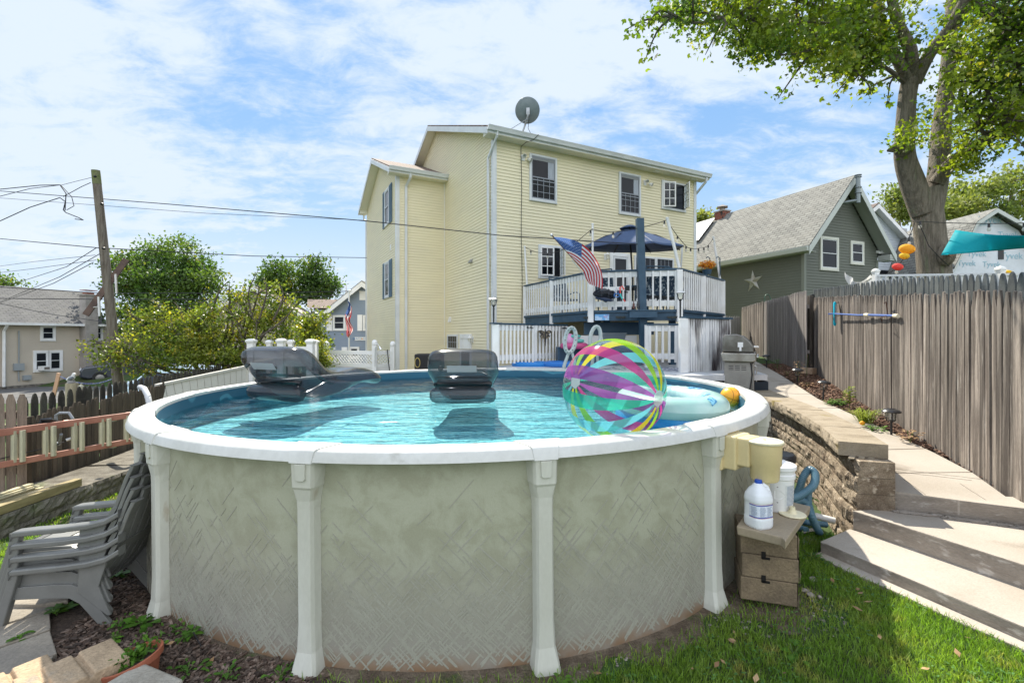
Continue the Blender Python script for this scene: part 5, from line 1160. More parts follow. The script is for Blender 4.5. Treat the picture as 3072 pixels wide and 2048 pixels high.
def fence(name, label, pts, ztop, zbot, pw, gap, m_, kind, th=.018, posts=None, rails=(.25, .8), jit=.01, tj=.012, group=None, railside=-1, twist=0.):
    """picket fence following pts; ztop/zbot are given at each point"""
    root = thing(name, (*pts[0], zbot[0]), label, 'fence', group); g = MB(); h = MB()
    for k, (a, b) in enumerate(zip(pts, pts[1:])):
        a, b = Vector((*a, 0)), Vector((*b, 0)); L = (b-a).length; t = (b-a)/L; n = Vector((t.y, -t.x, 0)); s = pw/2
        while s < L:
            f = s/L; zt = ztop[k]+(ztop[k+1]-ztop[k])*f+random.uniform(-jit, jit); zb = zbot[k]+(zbot[k+1]-zbot[k])*f
            tw = random.uniform(-twist, twist); t2 = Vector((t.x*math.cos(tw)-t.y*math.sin(tw), t.x*math.sin(tw)+t.y*math.cos(tw), 0)); n2 = Vector((t2.y, -t2.x, 0))
            picket(g, a+t*s+n*random.uniform(-.004, .006), t2, n2, pw*random.uniform(.94, 1.03), zb, zt, th, kind, random.uniform(-tj, tj)); s += pw+gap*random.uniform(.4, 1.5)
        for f_ in rails:
            z0_, z1_ = zbot[k]+(ztop[k]-zbot[k])*f_, zbot[k+1]+(ztop[k+1]-zbot[k+1])*f_
            h.beam(a+n*(railside*.03)+Vector((0, 0, z0_)), b+n*(railside*.03)+Vector((0, 0, z1_)), .04, .09)
    g.build('picket_panel', m_, root); h.build('rail', m_, root)
    if posts:
        for (x, y, z0, z1) in posts: q = MB(); q.beam((x, y, z0), (x, y, z1), .10, .10, up=(0, 1, 0)); q.build('post', m_, root, bevel=.006)
    return root
fence('picket_fence', 'long weathered grey-brown picket fence running along the path at the right', [(7.46, 11.55), (6.3, 8.7), (5.3, 6.2), (4.42, 4.04), (3.6, 2.05)], [2.93, 2.74, 2.55, 2.40, 2.27], [1.02, .84, .66, .50, .36], .088, .006, old_wood, 'sharp', posts=[(7.52, 11.8, 1.0, 3.0)], jit=.018, twist=.10)
fence('picket_fence', 'weathered grey-brown fence section leaning behind the path lights with a blue diagonal shadow', [(8.26, 15.3), (7.16, 11.35)], [3.10, 3.10], [1.2, 1.1], .088, .003, grey_wood, 'sharp', jit=.012, twist=.04, tj=.004)
fence('picket_fence', 'sunlit far section of the weathered fence behind the grill', [(8.95, 18.2), (8.28, 15.4)], [3.08, 3.12], [1.3, 1.2], .088, .003, old_wood, 'sharp', jit=.012, tj=.004)
fence('picket_fence', 'small far picket fence between the deck and the grey house', [(7.2, 16.9), (8.5, 17.5)], [2.70, 2.72], [1.2, 1.2], .12, .004, mat('pale_fence', (.28, .28, .26), .9, (.20, .20, .18), 3, isl=.15, st=(9, 9, .6)), 'dog')
fence('picket_fence', 'dark-stained neighbour picket fence whose tips show above the weathered fence', [(7.75, 12.0), (6.6, 9.2), (5.55, 6.6), (4.70, 4.5), (3.9, 2.3)], [3.18, 3.0, 2.82, 2.60, 2.42], [1.2, 1.0, .8, .8, .7], .105, .03, dark_pick, 'gothic', posts=[(7.68, 11.95, 1.0, 3.05)], jit=.008, tj=.006)
q = W(2434, 1078, 11.4)
g = MB(); g.box(W(2425, 1112, 11.2), (.16, .30, .14), rotz(.4).to_3x3()); tag(g.build('wood_offcut', mat('pale_lumber', (.50, .36, .25), .8, (.42, .29, .19), 6), bevel=.004), 'short pale timber offcut at the foot of the leaning fence section', 'timber')
# pool brush on the fence
br_ = thing('pool_brush', W(2512, 942, 9.6), 'turquoise pool brush on a blue telescopic pole hung on the grey fence', 'brush')
off = Vector((-.10, -.0, 0)); b0 = W(2503, 941, 9.35); b1 = W(2682, 947, 6.62)
g = MB(); mid = b0.lerp(b1, .5); g.tube([b0+Vector((-.05, .1, 0)), b0, b0.lerp(b1, .5)+Vector((0, 0, -.01)), b0.lerp(b1, .62)], .015, 8); g.tube([b0.lerp(b1, .62), b1], .017, 8); g.build('pole', mat('blue_pole', (.09, .16, .42), .35), br_, smooth=True)
g = MB(); g.tube([b0.lerp(b1, .60), b0.lerp(b1, .66)], .026, 8); g.tube([b1, b1.lerp(b0, -.05)], .026, 8); g.build('grip', mat('cream_grip', (.72, .66, .50), .5), br_, smooth=True)
g = MB(); g.tube([b0+Vector((.01, 0, z)) for z in (-.24, -.2, 0, .2, .24)], [.03, .055, .048, .055, .03], 10, flat=.5); g.build('head', mat('turquoise_plastic', (.0, .42, .58), .4), br_, smooth=True)
g = MB(); g.tube([b0+Vector((.0, -.03, z)) for z in (-.18, 0, .18)], .02, 8); g.build('bristle', mat('grey_bristle', (.18, .22, .24), .8), br_)
for (px, py, lab) in ((2522, 925, 'rusty hook above the turquoise brush head'), (2664, 925, 'rusty bent hook near the grip end of the brush pole')):
    d = 9.35 if px < 2600 else 6.9; g = MB(); g.tube([W(px-12, py-15, d), W(px-6, py-20, d-.1), W(px, py+20, d-.05), W(px-24, py+28, d-.1), W(px-18, py+38, d)], .007, 5); tag(g.build('hook', mat('rust', (.10, .045, .03), .8)), lab, 'hook')
sw = thing('shepherd_hook', W(2296, 1000, 15.6), 'green curled shepherd hook above the fence corner', 'hook'); g = MB(); g.tube([W(2294, 960, 15.6), W(2294, 893, 15.6)]+[W(2302-8*math.cos(a), 893-10*math.sin(a), 15.6) for a in np.linspace(.4, 2.7, 8)]+[W(2312, 898, 15.6), W(2315, 896, 15.6)], .014, 6); g.build('rod', mat('green_rod', (.05, .12, .08), .5), sw)
# ================================================================ grey house
grey_sid = mat('grey_green_siding', (.135, .145, .118), .6, (.12, .13, .106), .7, fine=.04)
gtrim = mat('pale_trim', (.52, .55, .51), .5)
GA = math.atan2(.374, .927); D0 = Vector((11.73, 18.8, 0)); TG = Matrix.Translation(D0) @ rotz(GA)
gh_ = thing('house', D0, 'dark grey-green house with steep shingle roof, metal star and solar panel', 'house')
GW, GL, GZ = 4.62, 14., 5.68; pk = 8.25
g = MB(TG)
lapwall(g, [(0, .5), (GW, .5), (GW, GZ), (GW/2, pk), (0, GZ)], lambda s, z: Vector((s, 0, z)), (0, -1, 0), ex=.115)
lapwall(g, [(0, .5), (GL, .5), (GL, GZ), (0, GZ)], lambda s, z: Vector((0, s, z)), (-1, 0, 0), ex=.115)
g.add([(GW, 0, 0), (GW, GL, 0), (GW, GL, GZ), (GW, 0, GZ)], [(0, 1, 2, 3)]); g.add([(0, GL, 0), (GW, GL, 0), (GW, GL, GZ), (GW/2, GL, pk), (0, GL, GZ)], [(0, 1, 2, 3, 4)])
g.build('wall', grey_sid, gh_)
def roof_x(T, parent, y0, y1, x0, x1, ze, zr, m_, th=.06):
    g = MB(T); xm = (x0+x1)/2
    for a in (x0, x1):
        v = [(a, y0, ze), (a, y1, ze), (xm, y1, zr), (xm, y0, zr)]; v += [(p[0], p[1], p[2]-th) for p in v]
        g.add(v, [(0, 3, 2, 1) if a < xm else (0, 1, 2, 3), (4, 5, 6, 7) if a < xm else (7, 6, 5, 4), (0, 1, 5, 4), (0, 4, 7, 3), (1, 2, 6, 5)])
    return g.build('roof', m_, parent)
gr_ = roof_x(TG, gh_, -.52, GL+.3, -.42, GW+.42, 5.52, 8.58, roof_grey)
def rake_x(T, parent, y, x0, x1, ze, zr, dep, m_, sof, ms):
    xm = (x0+x1)/2; g = MB(T); h = MB(T)
    for a in (x0, x1):
        v = [(a, y-.02, ze-.06), (xm, y-.02, zr-.06), (xm, y-.02, zr-.06-dep), (a, y-.02, ze-.06-dep)]; v += [(p[0], y+.01, p[2]) for p in v]
        g.add(v, [(0, 1, 2, 3), (4, 7, 6, 5), (3, 2, 6, 7), (0, 4, 5, 1), (0, 3, 7, 4)])
        sx = 1 if a < xm else -1
        h.add([(a, y+.01, ze-.07-dep*.3), (xm, y+.01, zr-.07-dep*.3), (xm, y+sof, zr-.07-dep*.3), (a, y+sof, ze-.07-dep*.3)], [(0, 1, 2, 3)])
    g.build('rake_board', m_, parent); h.build('rake_soffit', ms, parent)
rake_x(TG, gh_, -.52, -.42, GW+.42, 5.52, 8.58, .30, gtrim, .51, mat('grey_soffit', (.42, .44, .41), .6))
g = MB(TG); g.bb((-.42, -.50, 5.28), (-.002, GL, 5.30)); g.bb((GW+.002, -.5, 5.28), (GW+.42, 2, 5.30)); g.bb((GW+.02, -.5, 5.22), (GW+.46, -.02, 5.48)); g.build('soffit', MATS['grey_soffit'], gh_)
g = MB(TG); P_ = [(-.42, 5.30), (-.50, 5.30), (-.54, 5.44), (-.54, 5.48), (-.42, 5.48)]; g.prism([(x, -.5, z) for x, z in P_], (0, GL, 0)); g.build('gutter', gtrim, gh_)
g = MB(TG); g.bb((-.034, -.034, .5), (.09, -.0, 5.3)); g.bb((-.034, -.0, .5), (0, .09, 5.3)); g.bb((GW-.1, -.034, .5), (GW+.034, 0, 5.3)); g.build('corner_board', mat('corner_grey', (.21, .225, .19), .6), gh_)
def gpx(px0, px1, pt, pb):
    a = plane_hit(TG, 1, 0, px0, pt); b = plane_hit(TG, 1, 0, px1, pt); c = plane_hit(TG, 1, 0, px0, pb); return a.x, b.x, c.z, a.z
cream_t = mat('cream_trim', (.66, .66, .58), .5)
for v_, lb in (((2458, 2513, 708, 809), 'larger cream-framed gable window'), ((2549, 2589, 722, 792), 'smaller cream-framed gable window')):
    a0, a1, z0, z1 = gpx(*v_); window(TG, gh_, 0, a0, a1, z0, z1, 'hung', fm=cream_t, fw=.10, label=lb)
a = plane_hit(TG, 0, 0, 2098, 850); a0_, b0_ = plane_hit(TG, 0, 0, 2131, 790), plane_hit(TG, 0, 0, 2092, 785)
window(TG, gh_, 1, a0_.y, b0_.y, 3.3, b0_.z+.1, 'dark', fm=cream_t, fw=.10)
g = MB(TG); p = plane_hit(TG, 1, 0, 2529, 590); g.bb((p.x-.14, -.04, p.z-.16), (p.x+.14, 0, p.z+.16)); 
for k in range(7): g.bb((p.x-.12, -.05, p.z-.14+k*.042), (p.x+.12, -.04, p.z-.12+k*.042))
g.build('gable_vent', mat('tan_vent', (.38, .33, .20), .6), gh_)
fl_ = mat('flue_grey', (.20, .23, .23), .35, metal=.6); g = MB(TG); p = plane_hit(TG, 1, -.75, 2574, 600); g.tube([(p.x-.62, -.02, p.z-.08), (p.x, -.75, p.z-.02)], .075, 12); g.tube([(p.x, -.75, p.z-.12), (p.x, -.75, p.z+1.0)], .085, 12)
for z in (.28, .5, .92, 1.0): g.lathe([(.085, z-.012), (.13, z-.01), (.13, z+.01), (.085, z+.012)], (p.x, -.75, p.z), 14)
g.build('flue_pipe', fl_, gh_, smooth=True)
st = MB(TG); p = plane_hit(TG, 0, 0, 2261, 844)
rs = .52; pts = []
for k in range(10): a = math.pi/2+k*math.pi/5+.08; r = rs if k % 2 == 0 else rs*.36; pts.append(Vector((-.03, p.y-r*math.cos(a), p.z+r*math.sin(a))))
st.add(pts+[Vector((-.16, p.y, p.z))], [(k, (k+1) % 10, 10) for k in range(10)]); st.build('metal_star', mat('barn_star', (.46, .46, .42), .42, (.36, .33, .27), 5, metal=.1), gh_, label='silver five-pointed barn star')
g = MB(TG); slope = math.atan2(8.58-5.52, GW/2+.42); 
def rp(x, y, o=.05): z = 5.52+(x+.42)*math.tan(slope); return Vector((x-o*math.sin(slope), y, z+o*math.cos(slope)))
for (y0, y1) in ((6.6, 8.3), (8.33, 10.0), (10.03, 11.7)):
    q = [rp(.95, y0, .10), rp(.95, y1, .10), rp(2.1, y1, .10), rp(2.1, y0, .10)]; g.prism(q, (rp(1, 1, .14)-rp(1, 1, .10)))
g.build('solar_panel', mat('solar_glass', (.26, .28, .31), .45, (.22, .24, .27), 2, spec=.2), gh_)
ch = MB(TG); p = plane_hit(TG, 0, GW/2, 2167, 640); ch.bb((GW/2-.25, p.y-.3, 7.9), (GW/2+.25, p.y+.3, p.z+.05)); co = ch.build('chimney', mat('red_brick', (.30, .10, .06), .9, (.16, .07, .05), 12, bump=.01, bs=30, third=((.05, .04, .04), 4, .5, .6)), gh_)
g = MB(TG); g.bb((GW/2-.29, p.y-.34, p.z+.05), (GW/2+.29, p.y+.34, p.z+.12)); g.bb((GW/2-.1, p.y-.1, p.z+.12), (GW/2+.1, p.y+.1, p.z+.3)); g.lathe([(.38, .32), (0, .48)], (GW/2, p.y, p.z), 4); g.lathe([(0, .30), (.38, .31)], (GW/2, p.y, p.z), 4); g.build('chimney_cap', mat('rusted_cap', (.30, .26, .22), .5), co)
for px, py, lb in ((2399, 737, 'a'), (2633, 756, 'b')):
    g = MB(TG); p = plane_hit(TG, 1, -.03, px, py) if px > 2500 else plane_hit(TG, 0, -.03, px, py); g.box(p, (.16, .08, .12) if px > 2500 else (.08, .16, .12)); g.box(p+Vector((.14, -.08, -.03)) if px > 2500 else p+Vector((-.08, -.05, -.02)), (.2, .12, .09)); g.build('security_light', [black_plastic, white_vinyl][px > 2500], gh_)
# ================================================================ white house and wrapped garage
white_sid = mat('white_siding', (.62, .67, .72), .6, (.56, .61, .66), .6)
ww = thing('house', (17.5, 24, 0), 'white-sided house gable showing between the grey house and the big tree', 'house'); pkw = W(2612, 617, 24); TW = Matrix.Translation((pkw.x, 24, 0)) @ rotz(.30)
g = MB(TW); lapwall(g, [(-3.2, 1), (3.2, 1), (3.2, pkw.z-2.2), (0, pkw.z-.15), (-3.2, pkw.z-2.2)], lambda s, z: Vector((s, 0, z)), (0, -1, 0), ex=.13); g.add([(-3.2, 0, 1), (-3.2, 9, 1), (-3.2, 9, pkw.z-2.2), (-3.2, 0, pkw.z-2.2)], [(0, 1, 2, 3)]); g.add([(3.2, 0, 1), (3.2, 9, 1), (3.2, 9, pkw.z-2.2), (3.2, 0, pkw.z-2.2)], [(0, 1, 2, 3)]); g.build('wall', white_sid, ww)
roof_x(TW, ww, -.4, 9.3, -3.6, 3.6, pkw.z-2.45, pkw.z+.05, roof_brown); rake_x(TW, ww, -.4, -3.6, 3.6, pkw.z-2.45, pkw.z+.05, .22, white_vinyl, .39, white_vinyl)
g = MB(TW); p = plane_hit(TW, 1, -.04, 2713, 692); g.box(p, (.3, .08, .22)); g.build('wall_box', mat('grey_box', (.4, .42, .42), .5), ww)
g = MB(TW); p = plane_hit(TW, 1, -.02, 2640, 810); g.bb((p.x-1.2, -.03, p.z-.25), (p.x+2.2, -.01, p.z)); g.build('window_band', dark_glass, ww)
wrap = mat('house_wrap', (.66, .70, .74), .5, (.60, .63, .66), 2, fine=.05, bump=.02, bs=3)
gg_ = thing('garage', (20, 23, 0), 'gambrel-roofed outbuilding covered in printed white house wrap behind the teal sail', 'building'); pkg = W(2968, 630, 21.0); TGG = Matrix.Translation((pkg.x, 21.0, 0)) @ rotz(.02)
zp = pkg.z; sh = [(-5.3, 1.), (5.3, 1.), (5.3, 4.3), (4.5, 4.6), (3.05, 6.0+.55), (2.5, zp-.75), (.0, zp), (-2.5, zp-.75), (-3.6, 5.6), (-4.6, 4.3), (-5.3, 4.1)]
ga_ = [(-1.75, 1.), (2.7, 1.), (2.7, 4.4), (1.35, zp-.92), (0, zp-.12), (-.85, zp-.72), (-1.75, 5.2)]
g = MB(TGG); g.prism([(x, 0, z) for x, z in ga_], (0, 9, 0)); g.build('wall', wrap, gg_)
rg = [(-1.95, 5.0), (-.92, zp-.60), (0, zp), (1.5, zp-.82), (2.95, 4.2)]
g = MB(TGG)
for (a, b), (c, d) in zip(rg, rg[1:]): g.add([(a, -.35, b), (c, -.35, d), (c, 9, d), (a, 9, b), (a, -.35, b-.08), (c, -.35, d-.08), (c, 9, d-.08), (a, 9, b-.08)], [(0, 1, 2, 3), (7, 6, 5, 4), (0, 4, 5, 1)])
g.build('roof', roof_grey, gg_)
g = MB(TGG)
for (a, b), (c, d) in zip(rg, rg[1:]): g.add([(a, -.37, b-.02), (c, -.37, d-.02), (c, -.37, d-.2), (a, -.37, b-.2), (a, -.33, b-.02), (c, -.33, d-.02), (c, -.33, d-.2), (a, -.33, b-.2)], [(0, 1, 2, 3), (3, 2, 6, 7)])
g.build('rake_board', gtrim, gg_)
wtx = mat('wrap_print', (.30, .50, .58), .5); tl = []
MX = lambda x, z: TGG @ Matrix.Translation((x, -.01, z)) @ Euler((R(90), 0, 0)).to_matrix().to_4x4()
for (px, py, sz, t) in ((2970, 660, .44, 'Tyvek'), (2945, 673, .20, 'HomeWrap'), (3025, 705, .40, 'Tyvek'), (2930, 762, .36, 'Tyvek'), (3035, 768, .42, 'Tyvek'), (2900, 790, .34, 'Tyvek'), (2975, 793, .34, 'Tyvek')):
    p = plane_hit(TGG, 1, -.01, px, py); text_obj(t, 'printed_lettering', wtx, gg_, MX(p.x, p.z), sz)
g = MB(TGG); p = plane_hit(TGG, 1, -.03, 3004, 764); g.bb((p.x-.12, -.03, p.z-.2), (p.x+.12, -.01, p.z+.2)); g.build('black_patch', black_plastic, gg_)
g = MB(TGG); g.bb((-1.5, -.03, 1), (2.6, -.01, 3.4)); g.build('garage_door', mat('tan_door', (.45, .38, .20), .6), gg_)
# teal shade sail
sail = MB(); cs = [W(2867, 689, 9.6), W(3130, 712, 8.2), W(3140, 738, 8.6), W(2836, 765, 9.9)]; cs = [W(2866, 690, 9.5), W(3180, 703, 7.9), W(3180, 734, 8.6), W(2850, 765, 9.2)]
def sf(u, v):
    p = cs[0].lerp(cs[1], u).lerp(cs[3].lerp(cs[2], u), v); p.z += -.06*math.sin(math.pi*u)*(1-v)+.0; a = W(2840, 731, 9.2); 
    if u < .12: p = p.lerp(Vector((p.x-.0, p.y, p.z)), 1); p.x -= .22*math.sin(math.pi*v)*(.12-u)/.12*-.0
    p.x -= .18*v*(1-u)**6-.24*math.sin(math.pi*v)*(1-u)**8*0; return p
sail.grid(sf, 16, 8); tag(sail.build('shade_sail', mat('teal_canvas', (.0, .42, .50), .7, (.0, .46, .54), 2, transl=.45), smooth=True, solid=.006), 'bright teal shade sail stretched behind the big maple trunk', 'shade sail')
# neighbour's white railing
nr = thing('deck_railing', (5.5, 8, 1.2), 'white balustrade with capped square posts above the dark pickets', 'railing')
def capost(p, w_, ztop, zb=1.3):
    g = MB(); g.beam((p.x, p.y, zb), (p.x, p.y, ztop), w_, w_, up=(0, 1, 0)); o = g.build('post', white_vinyl, nr); g = MB(); q = rotz(R(45)).to_3x3(); h = w_*.72
    g.box((p.x, p.y, ztop-.01), (w_*1.3, w_*1.3, .03)); g.box((p.x, p.y, ztop-.045), (w_*1.12, w_*1.12, .03)); g.lathe([(h*1.15, .005), (h*.8, .03), (0, .05)], (p.x, p.y, ztop), 4, q); g.build('post_cap', white_vinyl, o)
q0, q1, q2 = W(2627, 812, 9.6), W(3001, 806, 7.9), W(3250, 800, 7.2)
capost(q0, .085, q0.z); capost(q1, .085, q1.z)
for A, B, n in ((q0, q1, 16), (q1, q2, 9)):
    A_, B_ = Vector((A.x, A.y, 0)), Vector((B.x, B.y, 0)); g = MB(); za = A.z-.10; zb = B.z-.09
    g.beam(A_+Vector((0, 0, za)), B_+Vector((0, 0, zb)), .06, .04)
    for k in range(n): p = A_.lerp(B_, (k+.7)/n); z = za+(zb-za)*(k+.7)/n; g.beam(p+Vector((0, 0, 1.6)), p+Vector((0, 0, z)), .045, .045, up=(0, 1, 0))
    g.build('baluster_panel', white_vinyl, nr)
A, B = W(2617, 830, 9.7), W(2562, 868, 12.5); g = MB(); g.beam(A, B, .06, .05)
for k in range(14): p = A.lerp(B, (k+.5)/14); g.beam(p-Vector((0, 0, .9)), p, .035, .035, up=(0, 1, 0))
g.build('stair_rail', white_vinyl, nr); g = MB(); g.beam((B.x, B.y, 1.3), (B.x, B.y, B.z+.15), .14, .14, up=(0, 1, 0)); g.build('post', white_vinyl, nr)
g = MB(); c = [W(2535, 812, 11.0), W(2617, 822, 10), W(2590, 850, 10.4), W(2546, 860, 11.0)]
def cf(u, v):
    t = c[0].lerp(c[1], u); t.z -= .22*math.sin(math.pi*u); b = c[3].lerp(c[2], u); p = t.lerp(b, v); p.y += .05*math.sin(u*20+v*4); return p
g.grid(cf, 24, 6); tag(g.build('white_cloth', mat('white_sheet', (.75, .76, .78), .8, transl=.3), smooth=True), 'white cloth pegged to the stair rail beside the grey house', 'cloth')
# lanterns and bulbs near the maple
def paper(px, py, r, col, lab, d=10.0, sq=.72):
    t = thing('paper_lantern', W(px, py, d), lab, 'lantern', 'round paper lanterns by the maple'); g = MB(); c = W(px, py, d); R_ = r*d/F
    g.lathe([(R_*math.sin(a)*(1+.012*math.cos(a*34)), R_*sq*math.cos(a)) for a in np.linspace(.12, math.pi-.12, 36)], c, 22, Euler((.1, .25, 0)).to_matrix()); g.build('shade', mat('paper_%s' % col[0], col[1], .8, transl=.4), t, smooth=True)
paper(2721, 747, 20, ('orange', (.90, .50, .05)), 'larger orange paper lantern beside the maple trunk'); paper(2713, 768, 13, ('yellow', (.88, .62, .06)), 'small yellow paper lantern just under the orange one')
paper(2693, 800, 14, ('red', (.80, .12, .10)), 'coral red paper lantern above the white corner post'); paper(3023, 818, 11, ('gold', (.85, .62, .05)), 'yellow lantern right of the second capped post')
stringl([(W(2717, 663, 10.2), W(2760, 664, 9.85), .0), (W(2760, 664, 9.85), W(3100, 668, 8.5), .03)], [(0, 1., 'bulb hanging against the maple bark'), (1, .64, 'bulb below the gambrel peak'), (1, .93, 'bulb at the far right under the gambrel roof')], 'straight black cord of bulbs from the maple to the right')
stringl([(W(2745, 666, 9.85), W(2720, 732, 10), -.0), (W(2718, 765, 10), W(2662, 822, 10.3), .05)], [(0, .7, 'bulb above the orange lantern'), (1, .5, 'bulb beside the coral lantern')], 'cord carrying the paper lanterns', r=.007)
stringl([(W(2757, 672, 9.8), W(2785, 735, 9.85), -.02), (W(2785, 735, 9.85), W(2848, 799, 9.9), .02)], [], 'slack black cord drooping across the maple trunk', name='cord')
# ================================================================ left side
fence('picket_fence', 'pale brown near picket fence section at the left edge', [(-6.7, 5.2), (-6.12, 5.9)], [1.34, 1.25], [.0, .0], .088, .004, weath('brown_wood', (.30, .235, .18), (.17, .13, .10), (.38, .32, .26)), 'dog', jit=.02)
moss = mat('mossy_wood', (.135, .105, .075), .95, (.075, .06, .045), 2.4, .35, .7, fine=.45, fs=40, st=(9, 9, .6), bump=.004, bs=14, isl=.25, third=((.20, .20, .13), 3, .62, .8))
moss2 = mat('lichen_wood', (.085, .08, .06), .95, (.05, .045, .035), 5, fine=.4, isl=.25, third=((.28, .30, .24), 9, .64, .74))
fence('picket_fence', 'dark mossy front row of pickets behind the orange ladder', [(-6.5, 6.3), (-6.7, 7.6), (-6.95, 9.1), (-7.1, 9.7)], [.93, .98, 1.02, 1.05], [-.15, -.15, -.2, -.2], .088, .003, moss, 'dog', jit=.03, posts=[(-6.3, 6.05, -.2, .95)])
fence('picket_fence', 'taller lichen-spotted back row of pointed pickets at the left', [(-6.8, 6.3), (-7.0, 7.7), (-7.25, 9.1), (-7.6, 10.9), (-8.2, 13.2)], [1.16, 1.17, 1.17, 1.19, 1.2], [.0, -.1, -.2, -.3, -.5], .115, .045, moss2, 'gothic', jit=.015, rails=(.2, .62))
fence('picket_fence', 'short grey pickets under the flowering bush', [(-8.2, 13.4), (-6.9, 14.2), (-5.4, 14.6)], [1.18, 1.15, 1.1], [-.5, -.5, -.5], .12, .05, moss, 'gothic')
# leaning vinyl panel
vp = thing('leaning_fencing', (-8, 10.2, 0), 'cream tongue-and-groove vinyl fence panel tilted behind the left rim', 'fence panel')
c4 = [W(468, 1156, 9.3), W(742, 1098, 11.9), W(742, 1190, 11.9), W(490, 1260, 9.3)]; vin = mat('cream_vinyl', (.66, .64, .58), .45)
g = MB(); n_ = 13
for k in range(n_):
    a, b = k/n_+.002, (k+1)/n_-.002; q = [c4[0].lerp(c4[1], a), c4[0].lerp(c4[1], b), c4[3].lerp(c4[2], b), c4[3].lerp(c4[2], a)]; g.prism(q, Vector((-.03, .03, 0)))
g.build('board', vin, vp); g = MB(); g.beam(c4[0], c4[1], .07, .05); g.beam(c4[1], c4[2], .05, .05); g.build('frame_rail', vin, vp)
# white vinyl posts and lattice fence
vf = thing('vinyl_fence', (-6, 15, -.5), 'white vinyl fence with lattice top and capped posts behind the pool', 'fence')
for px, py, d, w_ in ((754, 1024, 12.5, .16), (808, 1027, 13.3, .12), (844, 1023, 12.5, .16), (873, 1026, 13.3, .12), (932, 1025, 12.5, .16), (947, 1027, 13.3, .12)):
    p = W(px, py, d); g = MB(); g.beam((p.x, p.y, -.5), (p.x, p.y, p.z), w_, w_, up=(0, 1, 0)); o = g.build('post', white_vinyl, vf); g = MB(); h = w_*.72
    g.lathe([(h*.9, -.10), (h*1.0, -.06), (h*1.35, .0), (h*1.35, .03), (h*.7, .07), (0, .075)], (p.x, p.y, p.z), 4, rotz(R(45)).to_3x3()); g.build('post_cap', white_vinyl, o)
g = MB(); g.beam(W(754, 1045, 12.5), W(935, 1045, 12.5), .05, .10); g.beam(W(754, 1075, 12.5), W(935, 1075, 12.5), .04, .42); g.build('rail', white_vinyl, vf)
def latt(a, b, zt, zb):
    """framed lattice panel between two ground points"""
    g = MB(); a = Vector((a.x, a.y, 0)); b = Vector((b.x, b.y, 0)); L = (b-a).length; t = (b-a)/L; n = Vector((t.y, -t.x, 0))
    def P(s, z): return a+t*s+Vector((0, 0, z))
    g.beam(P(0, zt-.04), P(L, zt-.04), .05, .11); g.beam(P(0, zb), P(L, zb), .05, .11); g.beam(P(.05, zb), P(.05, zt), .05, .10, up=(0, 1, 0)); g.beam(P(L-.05, zb), P(L-.05, zt), .05, .10, up=(0, 1, 0))
    g.bb; H_ = zt-zb; s = -H_
    while s < L:
        for sg, o in ((1, -.008), (-1, .008)):
            s0, z0, s1, z1 = (s, zb, s+H_, zt) if sg > 0 else (s, zt, s+H_, zb)
            if s0 < 0: z0 += (0-s0)*sg; s0 = 0
            if s1 > L: z1 -= (s1-L)*sg; s1 = L
            if s1-s0 > .03: g.beam(P(s0, z0)+n*o, P(s1, z1)+n*o, .012, .036, up=tuple(n))
        s += .105
    g.prism([P(.0, -.4)+n*.01, P(L, -.4)+n*.01, P(L, zb)+n*.01, P(0, zb)+n*.01], n*-.03)
    g.build('lattice_panel', white_vinyl, vf)
La, Lb, Lc = W(980, 1050, 14.2), W(1124, 1050, 13.6), W(1178, 1050, 14.0)
zt_ = W(1050, 1053, 13.9).z; latt(La, Lb, zt_, zt_-.42); latt(Lb, Lc, zt_, zt_-.42)
for p, py, nm in ((La, 1040, 0), (Lb, 1036, 1), (Lc, 1040, 0)):
    z = W(p.x, py, p.y).z; g = MB(); g.beam((p.x, p.y, -.5), (p.x, p.y, z), .13, .13, up=(0, 1, 0)); o = g.build('post', white_vinyl, vf); g = MB(); g.ball((p.x, p.y, z+.06), (.085, .085, .11), 14, 10); g.build('post_ball', white_vinyl, o, smooth=True)
sh_ = thing('outdoor_shower', W(1124, 1100, 13.45), 'chrome outdoor shower head on a lattice fence post', 'shower'); chrome = mat('chrome', (.75, .76, .78), .12, metal=1., fine=0)
g = MB(); p = W(1126, 1034, 13.45); g.tube([p, p+Vector((.08, -.02, .02)), p+Vector((.13, -.03, -.05))], .012, 8); g.lathe([(.015, .05), (.03, .0), (.045, -.04), (0, -.045)], p+Vector((.15, -.03, -.09)), 12, Euler((0, -.5, 0)).to_matrix()); g.tube([W(1126, 1040, 13.46), W(1125, 1100, 13.46)], .01, 6); g.build('shower_head', chrome, sh_, smooth=True)
g = MB(); g.tube([W(1162, 1048, 13.8), W(1165, 1080, 13.7), W(1169, 1115, 13.7)], .016, 6); tag(g.build('black_hose', black_rubber), 'black hose draped over the lattice panel', 'hose')
gb = thing('black_cover', W(1257, 1110, 13), 'black-covered box with a gold emblem beside the grey lounger', 'covered box'); a = W(1245, 1062, 13); g = MB(); g.bb((a.x, 12.9, .3), (a.x+.75, 13.5, a.z)); g.build('cover', mat('black_cloth', (.012, .012, .014), .6), gb, bevel=.03)
g = MB(); g.tube([a+Vector((.09+.07*math.cos(t), -.11, -.23+.13*math.sin(t))) for t in np.linspace(0, 2*math.pi, 17)], .012, 5); g.build('emblem', mat('gold_print', (.45, .35, .10), .5), gb)

